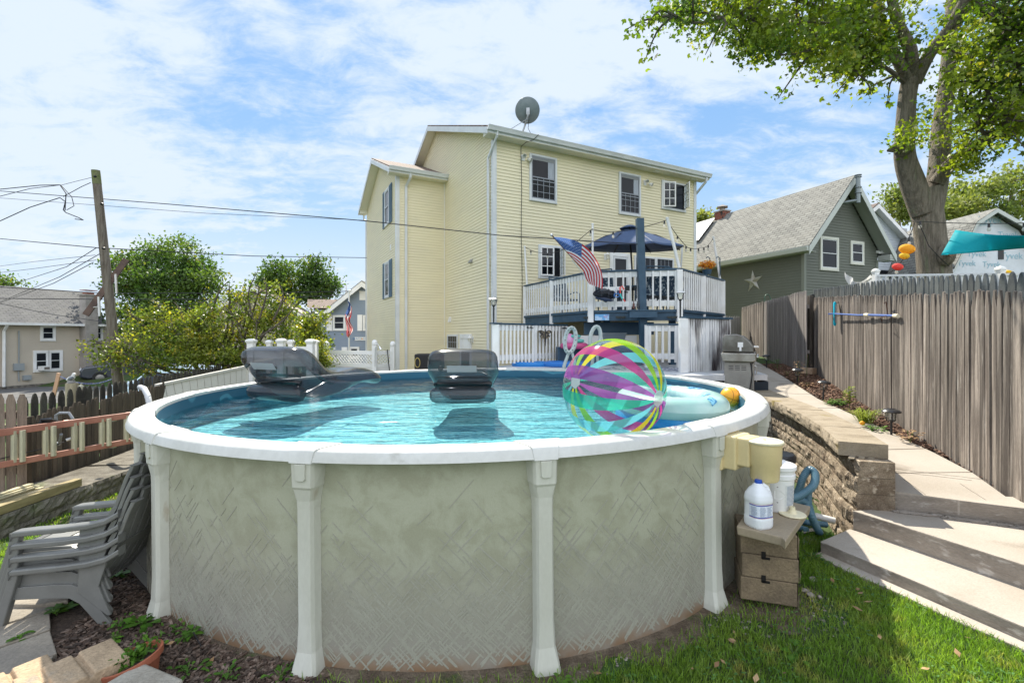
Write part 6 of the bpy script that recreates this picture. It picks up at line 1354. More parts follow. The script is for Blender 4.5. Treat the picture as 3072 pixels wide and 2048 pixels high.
# tan house
tan_sid = mat('tan_siding', (.52, .46, .37), .6, (.48, .42, .34), .7)
A_ = Vector((-1536/F*23.5, 23.5, 0)); kx = -1536/F
TT = Matrix.Translation((W(238, 1100, 28).x, 28, 0)) @ rotz(math.atan2(.952, .305)+R(-0))
th_ = thing('house', (-26, 28, -.9), 'tan vinyl-sided house with grey roof and block chimney across the street', 'house')
def tp(px, py): return plane_hit(TT, 1, 0, px, py)
zt_ = tp(120, 971).z; zb_ = -1.3; xl = tp(-200, 1000).x; xr = 0
g = MB(TT); lapwall(g, [(xl, zb_), (xr+6.5, zb_), (xr+6.5, zt_), (xl, zt_)], lambda s, z: Vector((s, 0, z)), (0, -1, 0), ex=.11); g.add([(6.5, 0, zb_), (6.5, 8, zb_), (6.5, 8, zt_), (6.5, 0, zt_)], [(0, 1, 2, 3)]); g.build('wall', tan_sid, th_)
g = MB(TT); x0 = tp(5, 1100).x; g.bb((xl, -.03, -1.3), (0, .02, tp(100, 1152).z)); g.build('stone_foundation', mat('fieldstone', (.20, .18, .15), .9, (.10, .09, .08), 5, .4, .6, bump=.03, bs=8), th_)
zr_ = plane_hit(TT, 1, 3.0, 60, 860).z
roofp = [(xl, -.4, zt_+.02), (6.9, -.4, zt_+.02), (4.4, 3.2, zr_), (xl, 3.2, zr_)]
g = MB(TT); rx = plane_hit(TT, 1, 3.2, 274, 877).x; rx2 = plane_hit(TT, 1, -.4, 322, 962).x
g.add([(xl, -.4, zt_+.02), (rx2, -.4, zt_+.02), (rx, 3.2, zr_), (xl, 3.2, zr_), (rx2, 7, zt_+.02), (xl, 7, zt_+.02)], [(0, 1, 2, 3), (1, 4, 2), (2, 4, 5, 3)]); g.build('roof', shingle('dark_shingle', (.13, .13, .125), (.10, .10, .105), (.15, .15, .145), .35, .18), th_)
g = MB(TT); g.bb((xl, -.5, zt_-.10), (rx2, -.38, zt_+.03)); g.build('gutter', white_vinyl, th_)
g = MB(TT); a, b = tp(238, 1000), tp(262, 1000); zc = plane_hit(TT, 1, -.3, 250, 886).z; g.bb((a.x, -.55, zb_), (b.x+.25, -.0, zc)); g.bb((a.x-.08, -.6, zc), (b.x+.33, .05, zc+.08)); co = g.build('chimney', mat('cinder_block', (.36, .33, .30), .9, (.28, .26, .23), 3, bump=.01, bs=20), th_); g = MB(TT); g.bb((a.x+.1, -.45, zc+.08), (b.x+.1, -.1, zc+.22)); g.bb((a.x, -.55, zc+.3), (b.x+.2, .0, zc+.34)); g.build('chimney_cap', mat('red_clay', (.30, .13, .09), .8), co)
for v_, k in (((119, 166, 975, 1022), 'hung'), ((272, 308, 977, 1022), 'hung')):
    a, b, c = tp(v_[0], v_[2]), tp(v_[1], v_[2]), tp(v_[0], v_[3]); window(TT, th_, 0, a.x, b.x, c.z, a.z, k, fm=white_vinyl, fw=.11)
a, b, c = tp(98, 1052), tp(187, 1050), tp(98, 1116); xm = (a.x+b.x)/2; window(TT, th_, 0, a.x, xm+.05, c.z, a.z, 'hung', fm=white_vinyl, fw=.12); window(TT, th_, 0, xm-.02, b.x, c.z, a.z, 'hung', fm=white_vinyl, fw=.12)
g = MB(TT); p, q = tp(112, 1098), tp(136, 1109); g.bb((p.x, -.45, q.z), (q.x, 0, p.z)); o = g.build('air_conditioner', white_vinyl, th_); g = MB(TT); g.bb((p.x+.08, -.46, q.z+.05), (q.x-.04, -.45, p.z-.05)); g.build('grille', mat('brown_grille', (.15, .13, .11), .6), o)
g = MB(TT); p = tp(8, 975); g.tube([(p.x, -.4, p.z), (p.x, -.12, p.z-.3), (p.x, -.1, tp(8, 1160).z)], .07, 6); g.build('downspout', white_vinyl, th_)
g = MB(TT); p = tp(53, 1100); g.box((p.x, -.08, p.z), (.42, .16, .38)); g.tube([(p.x+.02, -.06, p.z+.2), (p.x+.02, -.06, tp(53, 992).z)], .03, 6); g.tube([(p.x, -.06, p.z-.2), (p.x+.02, -.06, tp(55, 1143).z)], .03, 6); g.box((tp(78, 1132).x, -.08, tp(78, 1132).z), (.34, .14, .26)); g.build('electric_meter', mat('meter_grey', (.30, .33, .34), .5), th_)
# brown-roofed and blue-grey houses
tanb = mat('brown_siding', (.40, .35, .29), .7)
hb = thing('house', (-15, 32, -1), 'brown-roofed house half hidden behind the flowering bush', 'house'); pb = W(770, 862, 32); TB = Matrix.Translation((pb.x, 32, 0)) @ rotz(.25)
g = MB(TB); g.prism([(-3.6, 0, -1), (3.4, 0, -1), (3.4, 0, pb.z-2.0), (0, 0, pb.z-.1), (-3.6, 0, pb.z-2.0)], (0, 8, 0)); g.build('wall', tanb, hb); roof_x(TB, hb, -.4, 8.4, -3.9, 3.7, pb.z-2.25, pb.z+.05, roof_brown); rake_x(TB, hb, -.4, -3.9, 3.7, pb.z-2.25, pb.z+.05, .25, white_vinyl, .39, white_vinyl)
g = MB(TB); g.bb((3.4, 1.5, -1), (8.2, 7, 3.9)); g.build('wing_wall', mat('lightblue_siding', (.42, .50, .58), .6), hb); zr2 = W(900, 905, 37).z
g = MB(TB); g.add([(3.0, 1.2, 4.0), (8.6, 1.2, 4.0), (8.6, 4.5, zr2+.2), (2.5, 4.5, zr2+.2), (8.6, 8, 4), (3, 8, 4)], [(0, 1, 2, 3), (3, 2, 4, 5)]); g.build('wing_roof', roof_brown, hb); g = MB(TB); g.tube([(5.5, 3.2, 4.9), (5.5, 3.2, 5.9)], .05, 8); g.build('vent_pipe', white_vinyl, hb)
blue_sid = mat('blue_grey_siding', (.235, .29, .365), .6, (.21, .265, .335), .7)
hc = thing('house', (-9, 26, -.8), 'blue-grey gabled house with white shutters and a beach house sign', 'house'); pc2 = W(1092, 846, 26); TC = Matrix.Translation((pc2.x, 26, 0)) @ rotz(.0)
eL = W(958, 948, 25.6); gx0 = W(967, 948, 26).x-pc2.x
zB = pc2.z; zE = W(967, 945, 26).z; hw = -gx0
g = MB(TC); lapwall(g, [(-hw, -.9), (hw, -.9), (hw, zE), (0, zB-.2), (-hw, zE)], lambda s, z: Vector((s, 0, z)), (0, -1, 0), ex=.11); g.add([(-hw, 0, -.9), (-hw, 8, -.9), (-hw, 8, zE), (-hw, 0, zE)], [(0, 1, 2, 3)]); g.add([(hw, 0, -.9), (hw, 8, -.9), (hw, 8, zE), (hw, 0, zE)], [(0, 1, 2, 3)]); g.build('wall', blue_sid, hc)
roof_x(TC, hc, -.4, 8.4, -hw-.35, hw+.35, zE-.25, zB+.05, roof_grey); rake_x(TC, hc, -.4, -hw-.35, hw+.35, zE-.25, zB+.05, .28, white_vinyl, .39, white_vinyl)
def cpx(px0, px1, pt, pb): a = plane_hit(TC, 1, 0, px0, pt); b = plane_hit(TC, 1, 0, px1, pt); c = plane_hit(TC, 1, 0, px0, pb); return a.x, b.x, c.z, a.z
a0, a1, z0, z1 = cpx(999, 1037, 945, 991); window(TC, hc, 0, a0, a1, z0, z1, 'hung', fm=white_vinyl, fw=.08); a0, a1, z0, z1 = cpx(1090, 1128, 945, 991); window(TC, hc, 0, a0, a1, z0, z1, 'hung', fm=white_vinyl, fw=.08)
a0, a1, z0, z1 = cpx(1048, 1078, 1040, 1075); window(TC, hc, 0, a0, a1, z0, z1, 'hung', fm=white_vinyl, fw=.08)
for px0, px1, pt, pb in ((981, 997, 944, 992), (1038, 1050, 944, 992), (1073, 1088, 944, 992), (1026, 1043, 1041, 1060)):
    a0, a1, z0, z1 = cpx(px0, px1, pt, pb); g = MB(TC); g.bb((a0, -.06, z0), (a1, -.022, z1)); g.build('shutter', white_vinyl, hc)
a0, a1, z0, z1 = cpx(1079, 1105, 873, 900); g = MB(TC); g.bb((a0, -.05, z0), (a1, -.012, z1))
for k in range(7): g.bb((a0+.08, -.07, z0+.05+k*.06), (a1-.08, -.05, z0+.08+k*.06))
g.build('gable_vent', white_vinyl, hc)
a0, a1, z0, z1 = cpx(1065, 1112, 1011, 1021); g = MB(TC); g.bb((a0, -.05, z0), (a1, -.012, z1)); sg = g.build('sign_board', white_vinyl, hc)
text_obj('BEACH  HOUSE', 'sign_lettering', mat('sign_blue', (.10, .22, .38), .6), sg, TC @ Matrix.Translation(((a0+a1)/2, -.052, (z0+z1)/2)) @ Euler((R(90), 0, 0)).to_matrix().to_4x4(), .155)
g = MB(TC); g.ball(((a0+a1)/2-.02, -.052, (z0+z1)/2), (.04, .006, .04), 8, 6); g.build('sign_shell', mat('sign_orange', (.7, .3, .1), .6), sg)
# cars
def car(T, label, col, kind='suv'):
    r = thing('parked_car', T.translation, label, 'car', 'cars parked on the street'); paint = mat('paint_'+label[:9].replace(' ', '_'), col, .22, fine=.03, spec=.6, coat=.8); L, Wd = 4.6, 1.84
    P_ = [(-2.3, .42), (-2.28, .85), (-2.15, 1.0), (-1.2, 1.12), (.9, 1.16), (2.1, 1.12), (2.28, .95), (2.32, .45), (1.95, .30), (-1.95, .30)]
    g = MB(T); ym = Wd/2; k = len(P_)
    rows = [(-ym+.12, .97), (-ym, 1.), (-ym+.02, 1.), (ym-.02, 1.), (ym, 1.), (ym-.12, .97)]
    g.add([(x*s_, y, .3+(z-.3)*s_) for y, s_ in ((-ym+.10, .985), (-ym, .96), (ym, .96), (ym-.10, .985))[:0]], [])
    g.prism([(x, -ym, z) for x, z in P_], (0, Wd, 0)); b = g.build('body', paint, r, bevel=.09, bseg=3, smooth=True)
    C_ = [(-1.25, 1.10), (-.45, 1.58), (.2, 1.66), (1.5, 1.62), (2.15, 1.12)]; g = MB(T); n_ = len(C_)
    g.add([(x, -ym+.06+(z-1.1)*.35, z) for x, z in C_]+[(x, ym-.06-(z-1.1)*.35, z) for x, z in C_], [tuple(range(n_)), tuple(range(n_, 2*n_))[::-1]]+[(i, i+n_, i+1+n_, i+1) for i in range(n_-1)]); g.build('roof', paint, r, bevel=.05)
    for s_ in (-1, 1):
        for (x0, x1, x2, x3) in ((-1.02, -.42, .28, .28), (.36, .36, 1.05, 1.05), (1.13, 1.13, 1.45, 1.85)):
            z0, z1 = 1.16, 1.54; y = lambda z: s_*(ym-.055-(z-1.1)*.35); g = MB(T); g.add([(x0, y(z0), z0), (x3, y(z0), z0), (x2, y(z1), z1), (x1, y(z1), z1)], [(0, 1, 2, 3)]); g.build('side_window', dark_glass, r)
    for x0, x1, nm in ((-1.22, -.50, 'windscreen'), (2.12, 1.56, 'rear_window')):
        z0, z1 = 1.16, 1.56; g = MB(T); o = -.02 if nm == 'windscreen' else .02; g.add([(x0+o, -.72, z0), (x0+o, .72, z0), (x1+o, .60, z1), (x1+o, -.60, z1)], [(0, 1, 2, 3)]); g.build(nm, dark_glass, r)
    Mw = Euler((R(90), 0, 0)).to_matrix()
    for x in (-1.42, 1.42):
        for s_ in (-1, 1):
            g = MB(T); g.lathe([(.20, -.11), (.34, -.11), (.36, -.07), (.36, .07), (.34, .11), (.20, .11)], (x, s_*(ym-.09), .36), 24, Mw); wh = g.build('wheel', mat('tyre', (.02, .02, .02), .8), r, smooth=True); g = MB(T); g.lathe([(0, -.112), (.06, -.115), (.19, -.10), (.21, -.10)], (x, s_*(ym-.09), .36), 10, Mw if s_ > 0 else Euler((R(-90), 0, 0)).to_matrix()); g.lathe([(0, .112), (.06, .115), (.19, .10), (.21, .10)], (x, s_*(ym-.09), .36), 10, Mw); g.build('rim', steel, wh)
    for s_ in (-1, 1):
        g = MB(T); g.box((-2.27, s_*.66, .86), (.10, .36, .13)); g.build('headlight', mat('headlamp', (.6, .62, .65), .1), r, bevel=.02); g = MB(T); g.box((2.27, s_*.7, .92), (.10, .24, .16)); g.build('tail_light', mat('tail_red', (.4, .02, .02), .2), r)
    g = MB(T); g.box((-2.29, 0, .78), (.06, .9, .13)); g.box((-2.31, 0, .50), (.06, 1.3, .18)); g.build('grille', black_plastic, r); g = MB(T); g.box((-2.345, -.0, .56), (.02, .32, .15)); g.build('number_plate', white_vinyl, r)
    return r
p = W(385, 1140, 29); c1 = car(TM(Vector((p.x+.2, 29, -.84)), R(38)), 'dark navy parked crossover nose out beside the tan house chimney', (.025, .032, .05))
text_obj('KIA', 'badge', chrome, c1, TM(Vector((p.x+.2, 29, -.84)), R(38)) @ Matrix.Translation((-2.325, 0, .93)) @ Euler((R(90), 0, R(-90))).to_matrix().to_4x4(), .12, .004)
p = W(470, 1130, 16.0); car(TM(Vector((p.x, 16.8, -.86)), R(100)), 'light blue car roof showing low behind the pickets and pole', (.38, .52, .62))
p = W(530, 1100, 19); car(TM(Vector((p.x, 19.5, -.86)), R(15)), 'pale silver-blue car hidden behind the flowering bush', (.45, .55, .62))
# utility pole with crossed brace
up = thing('utility_pole', W(372, 1190, 13), 'leaning weathered wooden utility pole with greenish top', 'utility pole'); b, t = W(372, 1260, 13.2), W(287, 512, 12.4); b.z = -.9
pw_ = mat('pole_wood', (.235, .205, .17), .9, (.14, .115, .09), 3, fine=.35, fs=30, st=(7, 7, .5), bump=.008, bs=12, third=((.10, .12, .04), 1.2, .72, .8)); g = MB(); g.tube([b.lerp(t, k/10) for k in range(11)], [.135-.042*k/10 for k in range(11)], 16); g.build('shaft', pw_, up, smooth=True)
g = MB(); g.tube([t-(t-b).normalized()*.35, t-(t-b).normalized()*.10, t+(t-b).normalized()*.01], [.098, .0965, .094], 16); g.build('mossy_top', mat('moss_top', (.13, .16, .05), .9, (.20, .19, .12), 5), up, smooth=True)
g = MB(); g.beam(W(257, 945, 12.5), W(380, 778, 12.9), .09, .14); g.build('loose_crossarm', mat('crossarm', (.15, .10, .08), .9, (.10, .07, .06), 5), up, label='loose diagonal plank bolted across the pole')
g = MB(); g.beam(W(347, 822, 12.6), W(350, 880, 12.6), .05, .03); g.beam(W(296, 890, 12.4), W(299, 948, 12.4), .05, .03); g.tube([W(280, 922, 12.4), W(299, 919, 12.4)], .012, 5); g.build('steel_strap', steel, up)
for px, py in ((286, 530), (306, 612), (311, 745)): g = MB(); g.ball(W(px, py, 12.35), (.04, .05, .035), 8, 6); g.build('bolt', black_plastic, up)
g = MB(); g.tube([W(306, 790, 12.5)+Vector((.045*math.cos(a), 0, .055*math.sin(a))) for a in np.linspace(0, 6.3, 13)], .006, 4); g.build('hardware', mat('rusty_iron', (.08, .07, .06), .7), up)
# wires
def wire(pts, r, label, sag=0.):
    g = MB(); P_ = [W(*p) for p in pts]; q = []
    for a, b in zip(P_, P_[1:]): q += sagline(a, b, sag, 8)[:-1]
    q.append(P_[-1]); g.tube(q, r, 5, cap=False); tag(g.build('wire', black_rubber), label, 'wire', 'overhead wires on the left')
hw_ = plane_hit(TH, 1, -.05, 1500, 707); hwp = TH @ hw_
for P_, r, lab in (([(-250, 552, 20), (0, 573, 17), (500, 612, 13.5), (1100, 663, 11.8), (1500, 706, 11.9), (1920, 733, 11)], .012, 'upper long black cable from the left edge across the cream house to the navy post'),
    ([(-250, 574, 20), (0, 594, 17), (620, 640, 15), (1100, 661, 17)], .007, 'thin pale cable just below the upper long cable'),
    ([(-250, 700, 20), (0, 716, 16), (290, 743, 12.5), (760, 768, 15), (1100, 773, 17.5)], .012, 'middle black cable from the left edge past the pole to the cream house wing'),
    ([(-250, 575, 14), (0, 568, 13), (120, 556, 12.6), (180, 555, 12.5), (198, 580, 12.5), (195, 632, 12.5)], .012, 'top looping wire left of the pole head'),
    ([(-250, 620, 14), (0, 589, 13), (90, 566, 12.6), (182, 555, 12.5), (215, 590, 12.5), (222, 618, 12.5), (200, 630, 12.5)], .009, 'second looping wire under the top loop left of the pole'),
    ([(-250, 730, 14), (0, 663, 13), (90, 622, 12.6), (180, 593, 12.5), (196, 605, 12.5), (190, 630, 12.5), (198, 638, 12.5), (236, 653, 12.5), (250, 660, 12.5), (225, 657, 12.5)], .012, 'drooping wire ending in a frayed tangle left of the pole'),
    ([(182, 556, 12.5), (245, 540, 12.4), (274, 533, 12.4)], .006, 'short guy wire tying the top loop to the pole head'),
    ([(190, 590, 12.5), (245, 560, 12.4), (272, 548, 12.4)], .009, 'short stub wire just under the pole head'),
    ([(290, 743, 12.5), (200, 800, 14), (60, 845, 20), (-150, 900, 30)], .010, 'steepest service wire fanning down-left from the mid pole'),
    ([(298, 762, 12.5), (180, 830, 14), (0, 905, 22)], .010, 'second service wire fanning down-left to the tan roof'),
    ([(286, 765, 12.5), (100, 785, 16), (-150, 818, 24)], .007, 'flattest service wire fanning left from the pole'),
    ([(288, 780, 12.5), (100, 806, 16), (-150, 835, 24)], .008, 'service wire just under the flattest one'),
    ([(280, 787, 12.5), (160, 850, 14), (0, 908, 20)], .010, 'lowest steep service wire left of the pole'),
    ([(-200, 850, 24), (0, 861, 25), (300, 879, 26), (760, 880, 28), (1100, 872, 28)], .022, 'upper street cable behind the pole and bush'),
    ([(-200, 886, 24), (0, 895, 25), (350, 898, 26), (760, 897, 28), (1100, 882, 28)], .022, 'lower street cable behind the pole and bush'),
    ([(-200, 900, 22), (0, 910, 22), (150, 942, 22), (380, 975, 22), (560, 982, 23)], .014, 'pale sagging wire in front of the tan house')):
    wire(P_, r, lab)
# ================================================================ trees
leaf_maple = mat('maple_leaf', (.085, .15, .018), .5, (.24, .29, .03), .9, .38, .66, fine=.2, isl=.35, transl=.52, third=((.38, .34, .04), 1.6, .58, .70), tt=(1.5, 1.55, .6))
leaf_dark = mat('tree_leaf', (.065, .13, .03), .55, (.13, .20, .035), .5, .38, .66, fine=.2, isl=.35, transl=.4, third=((.40, .33, .04), .9, .60, .72), tt=(1.5, 1.55, .6))
leaf_bush = mat('bush_leaf', (.11, .17, .03), .42, (.21, .25, .04), 1.1, .38, .62, fine=.2, isl=.45, transl=.45, third=((.48, .40, .05), 3, .54, .66), tt=(1.4, 1.45, .6))
leaf_far = mat('far_leaf', (.16, .22, .05), .6, (.24, .27, .06), .4, .4, .6, isl=.3, transl=.45, tt=(1.4, 1.4, .8))
leaf_low = mat('weed_leaf', (.10, .22, .022), .5, (.07, .17, .02), 8, isl=.3, transl=.3)
bark = mat('maple_bark', (.25, .215, .17), .95, (.15, .13, .10), 4, .35, .65, fine=.35, fs=35, st=(5, 5, .8), bump=.05, bs=9, third=((.22, .24, .15), 1.4, .58, .72))
bark_d = mat('dark_bark', (.09, .075, .06), .95, (.13, .11, .09), 6)
def leaves(name, C, size, m_, parent, spread, per, shape='oval', jit=.4, label=None, down=.0):
    """per leaves around every centre in C (n,3); spread is the blob radius of each centre"""
    C = np.asarray(C, float); n = len(C)*per; P = np.repeat(C, per, 0)+rng.normal(0, 1, (n, 3))*np.array([1, 1, .75])*np.repeat(np.broadcast_to(np.asarray(spread, float), (len(C),)), per)[:, None]*.5
    u = rng.normal(0, 1, (n, 3)); u[:, 2] -= down; u /= np.linalg.norm(u, axis=1)[:, None]; r = rng.normal(0, 1, (n, 3)); v = np.cross(u, r); v /= np.linalg.norm(v, axis=1)[:, None]; w_ = np.cross(u, v)
    s = size*rng.uniform(1-jit, 1+jit, n)[:, None]
    if shape == 'maple': pts = [(-.55, 0, 0), (-.35, .45, .04), (.0, .55, .08), (.02, .22, 0), (.6, 0, .02), (.02, -.22, 0), (.0, -.55, .08), (-.35, -.45, .04)]; fs = [(0, 1, 2, 3, 4, 5, 6, 7)]
    elif shape == 'long': pts = [(-.6, 0, 0), (0, .2, .04), (.6, 0, 0), (0, -.2, .04)]; fs = [(0, 1, 2, 3)]
    else: pts = [(-.5, 0, 0), (-.05, .32, .06), (.5, 0, 0), (-.05, -.32, .06)]; fs = [(0, 1, 2), (0, 2, 3)]
    V = np.stack([P+u*a*s+v*b*s+w_*c*s for a, b, c in pts], 1); return leafmesh(name, V, fs, m_, parent=parent)
def limb(g, pts, rs, n=10): g.tube(pts, rs, n)
def ss(pts, rs, k=4):
    """smooth a polyline with its radii"""
    P_, Q = [], []
    for i in range(len(pts)-1):
        p0, p1, p2, p3 = pts[max(i-1, 0)], pts[i], pts[i+1], pts[min(i+2, len(pts)-1)]
        for j in range(k):
            t = j/k; P_.append(.5*((2*p1)+(p2-p0)*t+(2*p0-5*p1+4*p2-p3)*t*t+(3*p1-p0-3*p2+p3)*t**3)); Q.append(rs[i]+(rs[i+1]-rs[i])*t)
    return P_+[pts[-1]], Q+[rs[-1]]
mp = thing('maple_tree', W(2800, 960, 10.6), 'huge forked maple with grey bark and backlit leaves at the upper right', 'tree')
D_ = 10.6
def WP(l): return [W(*q) for q in l]
def RP(l, d=D_): return [q/2*d/F for q in l]
g = MB()
def lb(pts, wd, n=14):
    P_ = WP(pts); R_ = [w_*.375*p[2]/F for w_, p in zip(wd, pts)]; P_, R_ = ss(P_, R_); g.tube(P_, R_, n); return P_
lb([(2808, 1000, 10.6), (2803, 820, 10.6), (2792, 720, 10.6), (2782, 640, 10.6), (2768, 570, 10.6)], [130, 110, 102, 102, 112], 18)
stemL = lb([(2768, 640, 10.55), (2738, 550, 10.5), (2716, 480, 10.45), (2714, 420, 10.4), (2721, 300, 10.35), (2732, 235, 10.3)], [80, 84, 72, 66, 60, 60], 16)
stemR = lb([(2790, 640, 10.65), (2808, 565, 10.7), (2818, 480, 10.8), (2824, 380, 11.0), (2838, 270, 11.2), (2853, 90, 11.4), (2862, -60, 11.5)], [80, 72, 68, 62, 54, 44, 40], 16)
limbR = lb([(2810, 550, 10.6), (2850, 495, 10.4), (2900, 458, 10.1), (2985, 408, 9.7), (3080, 355, 9.2), (3200, 300, 8.7)], [56, 48, 38, 32, 28, 24], 12)
bA = lb([(2730, 250, 10.3), (2700, 190, 10.2), (2655, 120, 10.0), (2632, 50, 9.9), (2618, -60, 9.8)], [46, 42, 38, 34, 30], 12)
bB = lb([(2738, 240, 10.3), (2730, 150, 10.0), (2695, 70, 9.7), (2665, -40, 9.5)], [46, 46, 36, 30], 12)
bC = lb([(2742, 250, 10.3), (2790, 160, 10.0), (2850, 80, 9.7), (2910, -30, 9.4)], [52, 44, 38, 34], 12)
bD = lb([(2838, 150, 11.0), (2880, 60, 10.6), (2940, -20, 10.2)], [30, 30, 26], 10)
g.tube(WP([(2712, 445, 10.3), (2694, 440, 10.2), (2664, 452, 10.15)]), [.20, .13, .03], 10)
g.ball(W(2838, 765, 10.25), (.18, .16, .24), 14, 10)
for p in WP([(2730, 250, 10.3), (2815, 520, 10.7), (2745, 590, 10.5)]): g.ball(p, .17, 14, 10)
g.build('trunk', bark, mp, smooth=True)
g = MB(); Mk = Vector((.45, -1, .0)).normalized().to_track_quat('Z', 'Y').to_matrix(); c = W(2851, 751, 9.98)
g.lathe([(.13, -.02), (.145, .02), (.11, .03), (.09, .0), (.07, -.05)], c, 18, Mk); g.build('bark_collar', mat('raw_wood', (.20, .12, .075), .9), mp, smooth=True)
g = MB(); g.lathe([(0, .005), (.10, .005)], c, 16, Mk); g.build('hollow', mat('hollow_black', (.012, .010, .01), .9), mp)
g = MB(); tw = []
def twigs(P_, n, L, fr, dd):
    for k in range(n):
        p = P_[int(random.uniform(fr, 1)*(len(P_)-1))]; d = Vector((dd[0]+random.gauss(0, .5), dd[1]+random.gauss(0, .5), dd[2]+random.gauss(0, .35))).normalized(); q = p+d*L*random.uniform(.5, 1); m_ = p.lerp(q, .5)+Vector((random.gauss(0, .1), random.gauss(0, .1), random.gauss(.05, .08))); P2_, R2_ = ss([p, m_, q], [.028, .018, .006], 3); g.tube(P2_, R2_, 5, cap=False)
        for t in P2_[2:]: tw.append(t)
big = [[(2655, 140, 10), (2560, 130, 9.5), (2450, 90, 9), (2330, 60, 8.6), (2200, 50, 8.2), (2080, 70, 8.0), (2010, 40, 7.9)], [(2640, 90, 9.9), (2540, 60, 9.3), (2420, 10, 8.8), (2300, -20, 8.4), (2150, -30, 8.2), (2000, -20, 8)],
       [(2700, 200, 10.2), (2640, 150, 9.8), (2560, 100, 9.4), (2480, 130, 9.1), (2400, 160, 8.9), (2330, 165, 8.8)], [(2716, 250, 10.3), (2650, 200, 9.9), (2580, 190, 9.6), (2520, 205, 9.5)],
       [(3020, 395, 9.5), (3000, 330, 9.4), (2950, 260, 9.5), (2900, 200, 9.6)], [(2960, 430, 9.8), (2940, 380, 9.8), (2890, 320, 10)], [(3100, 350, 9.1), (3060, 260, 9.2), (3030, 150, 9.2), (2990, 60, 9.3)], [(2900, -20, 9.5), (3000, 60, 9.2), (3100, 110, 9)], [(2850, 200, 11), (2920, 160, 10.6), (3040, 130, 10.2), (3120, 60, 10)],
       [(2670, -20, 9.5), (2560, -10, 9.0), (2440, -60, 8.8)]]
for b_ in big:
    P_, R_ = ss(WP(b_), [.055*(1-.8*i/(len(b_)-1)) for i in range(len(b_))], 4); g.tube(P_, R_, 6, cap=False); twigs(P_, 26, 1.0, .15, (-.2 if b_[0][0] < 2800 else .1, -.1, .05))
g.build('twig', bark_d, mp, smooth=True)
# leaf-cloud centres: everything visible in the photo's upper right, spread through depth; the lower edge of the crown hangs as drawn
edge = [(1962, 40), (2000, 92), (2060, 118), (2100, 150), (2150, 118), (2195, 110), (2240, 205), (2290, 170), (2330, 150), (2380, 205), (2430, 235), (2480, 215), (2520, 240), (2570, 205), (2620, 215), (2670, 225), (2700, 200)]
def edge_y(px):
    for (a, b), (c, d) in zip(edge, edge[1:]):
        if a <= px <= c: return b+(d-b)*(px-a)/(c-a)
    return -1
Cs = []; 
while len(Cs) < 950:
    px, d = random.uniform(1950, 2720), random.uniform(7.8, 10.9); e = edge_y(px); py = e-abs(random.gauss(0, 1))*95-random.uniform(0, 60)
    if e < 0 or py < -260: continue
    if px > 2590 and d < 10.3 and random.random() < .78: continue
    dens = .52+.48*math.sin(px*.021+py*.017+d*1.7)*math.sin(px*.0097-py*.031+d)
    if random.random() < (.08 if dens < .38 else dens)*(.30+.7*min(1, (px-1950)/330)): Cs.append(W(px, py, d))
holes = [(2900, 470, 60, 40), (2975, 560, 90, 70)]
Cr = []
while len(Cr) < 640:
    px, d = random.uniform(2715, 3130), random.uniform(8.6, 12.2); py = random.uniform(-150, 470)
    lim = 470-60*abs(math.sin(px*.02)) if px < 2880 else 420-(px-2880)*.25+70*math.sin(px*.024)
    if py > lim: continue
    if px < 2760 and not (370 < py < 430 or py < 60): continue
    if px > 2870 and random.random() < .38: continue
    dens = .5+.5*math.sin(px*.027+py*.022+d*1.3)*math.sin(px*.013-py*.017+d*.7)
    if 2745 < px < 2870 and py < 330 and random.random() < .75: continue
    if d < 10.8 and 2780 < px < 2860 and random.random() < .5: continue
    if random.random() < dens: Cr.append(W(px, py, d))
Ct = [W(random.gauss(2710, 22), random.gauss(412, 12), random.uniform(9.6, 10)) for k in range(22)]+[W(random.uniform(2865, 2930), random.uniform(470, 510), 9.9) for k in range(35)]
tw2 = [p for p in tw if p.z > 4.5]
leaves('leaves', Cs, .068, leaf_maple, mp, .26, 9, 'maple', down=.6); leaves('leaves', Cr+Ct, .070, leaf_maple, mp, .24, 9, 'maple', down=.6); leaves('leaves', tw2, .085, leaf_maple, mp, .22, 7, 'maple', down=.5)

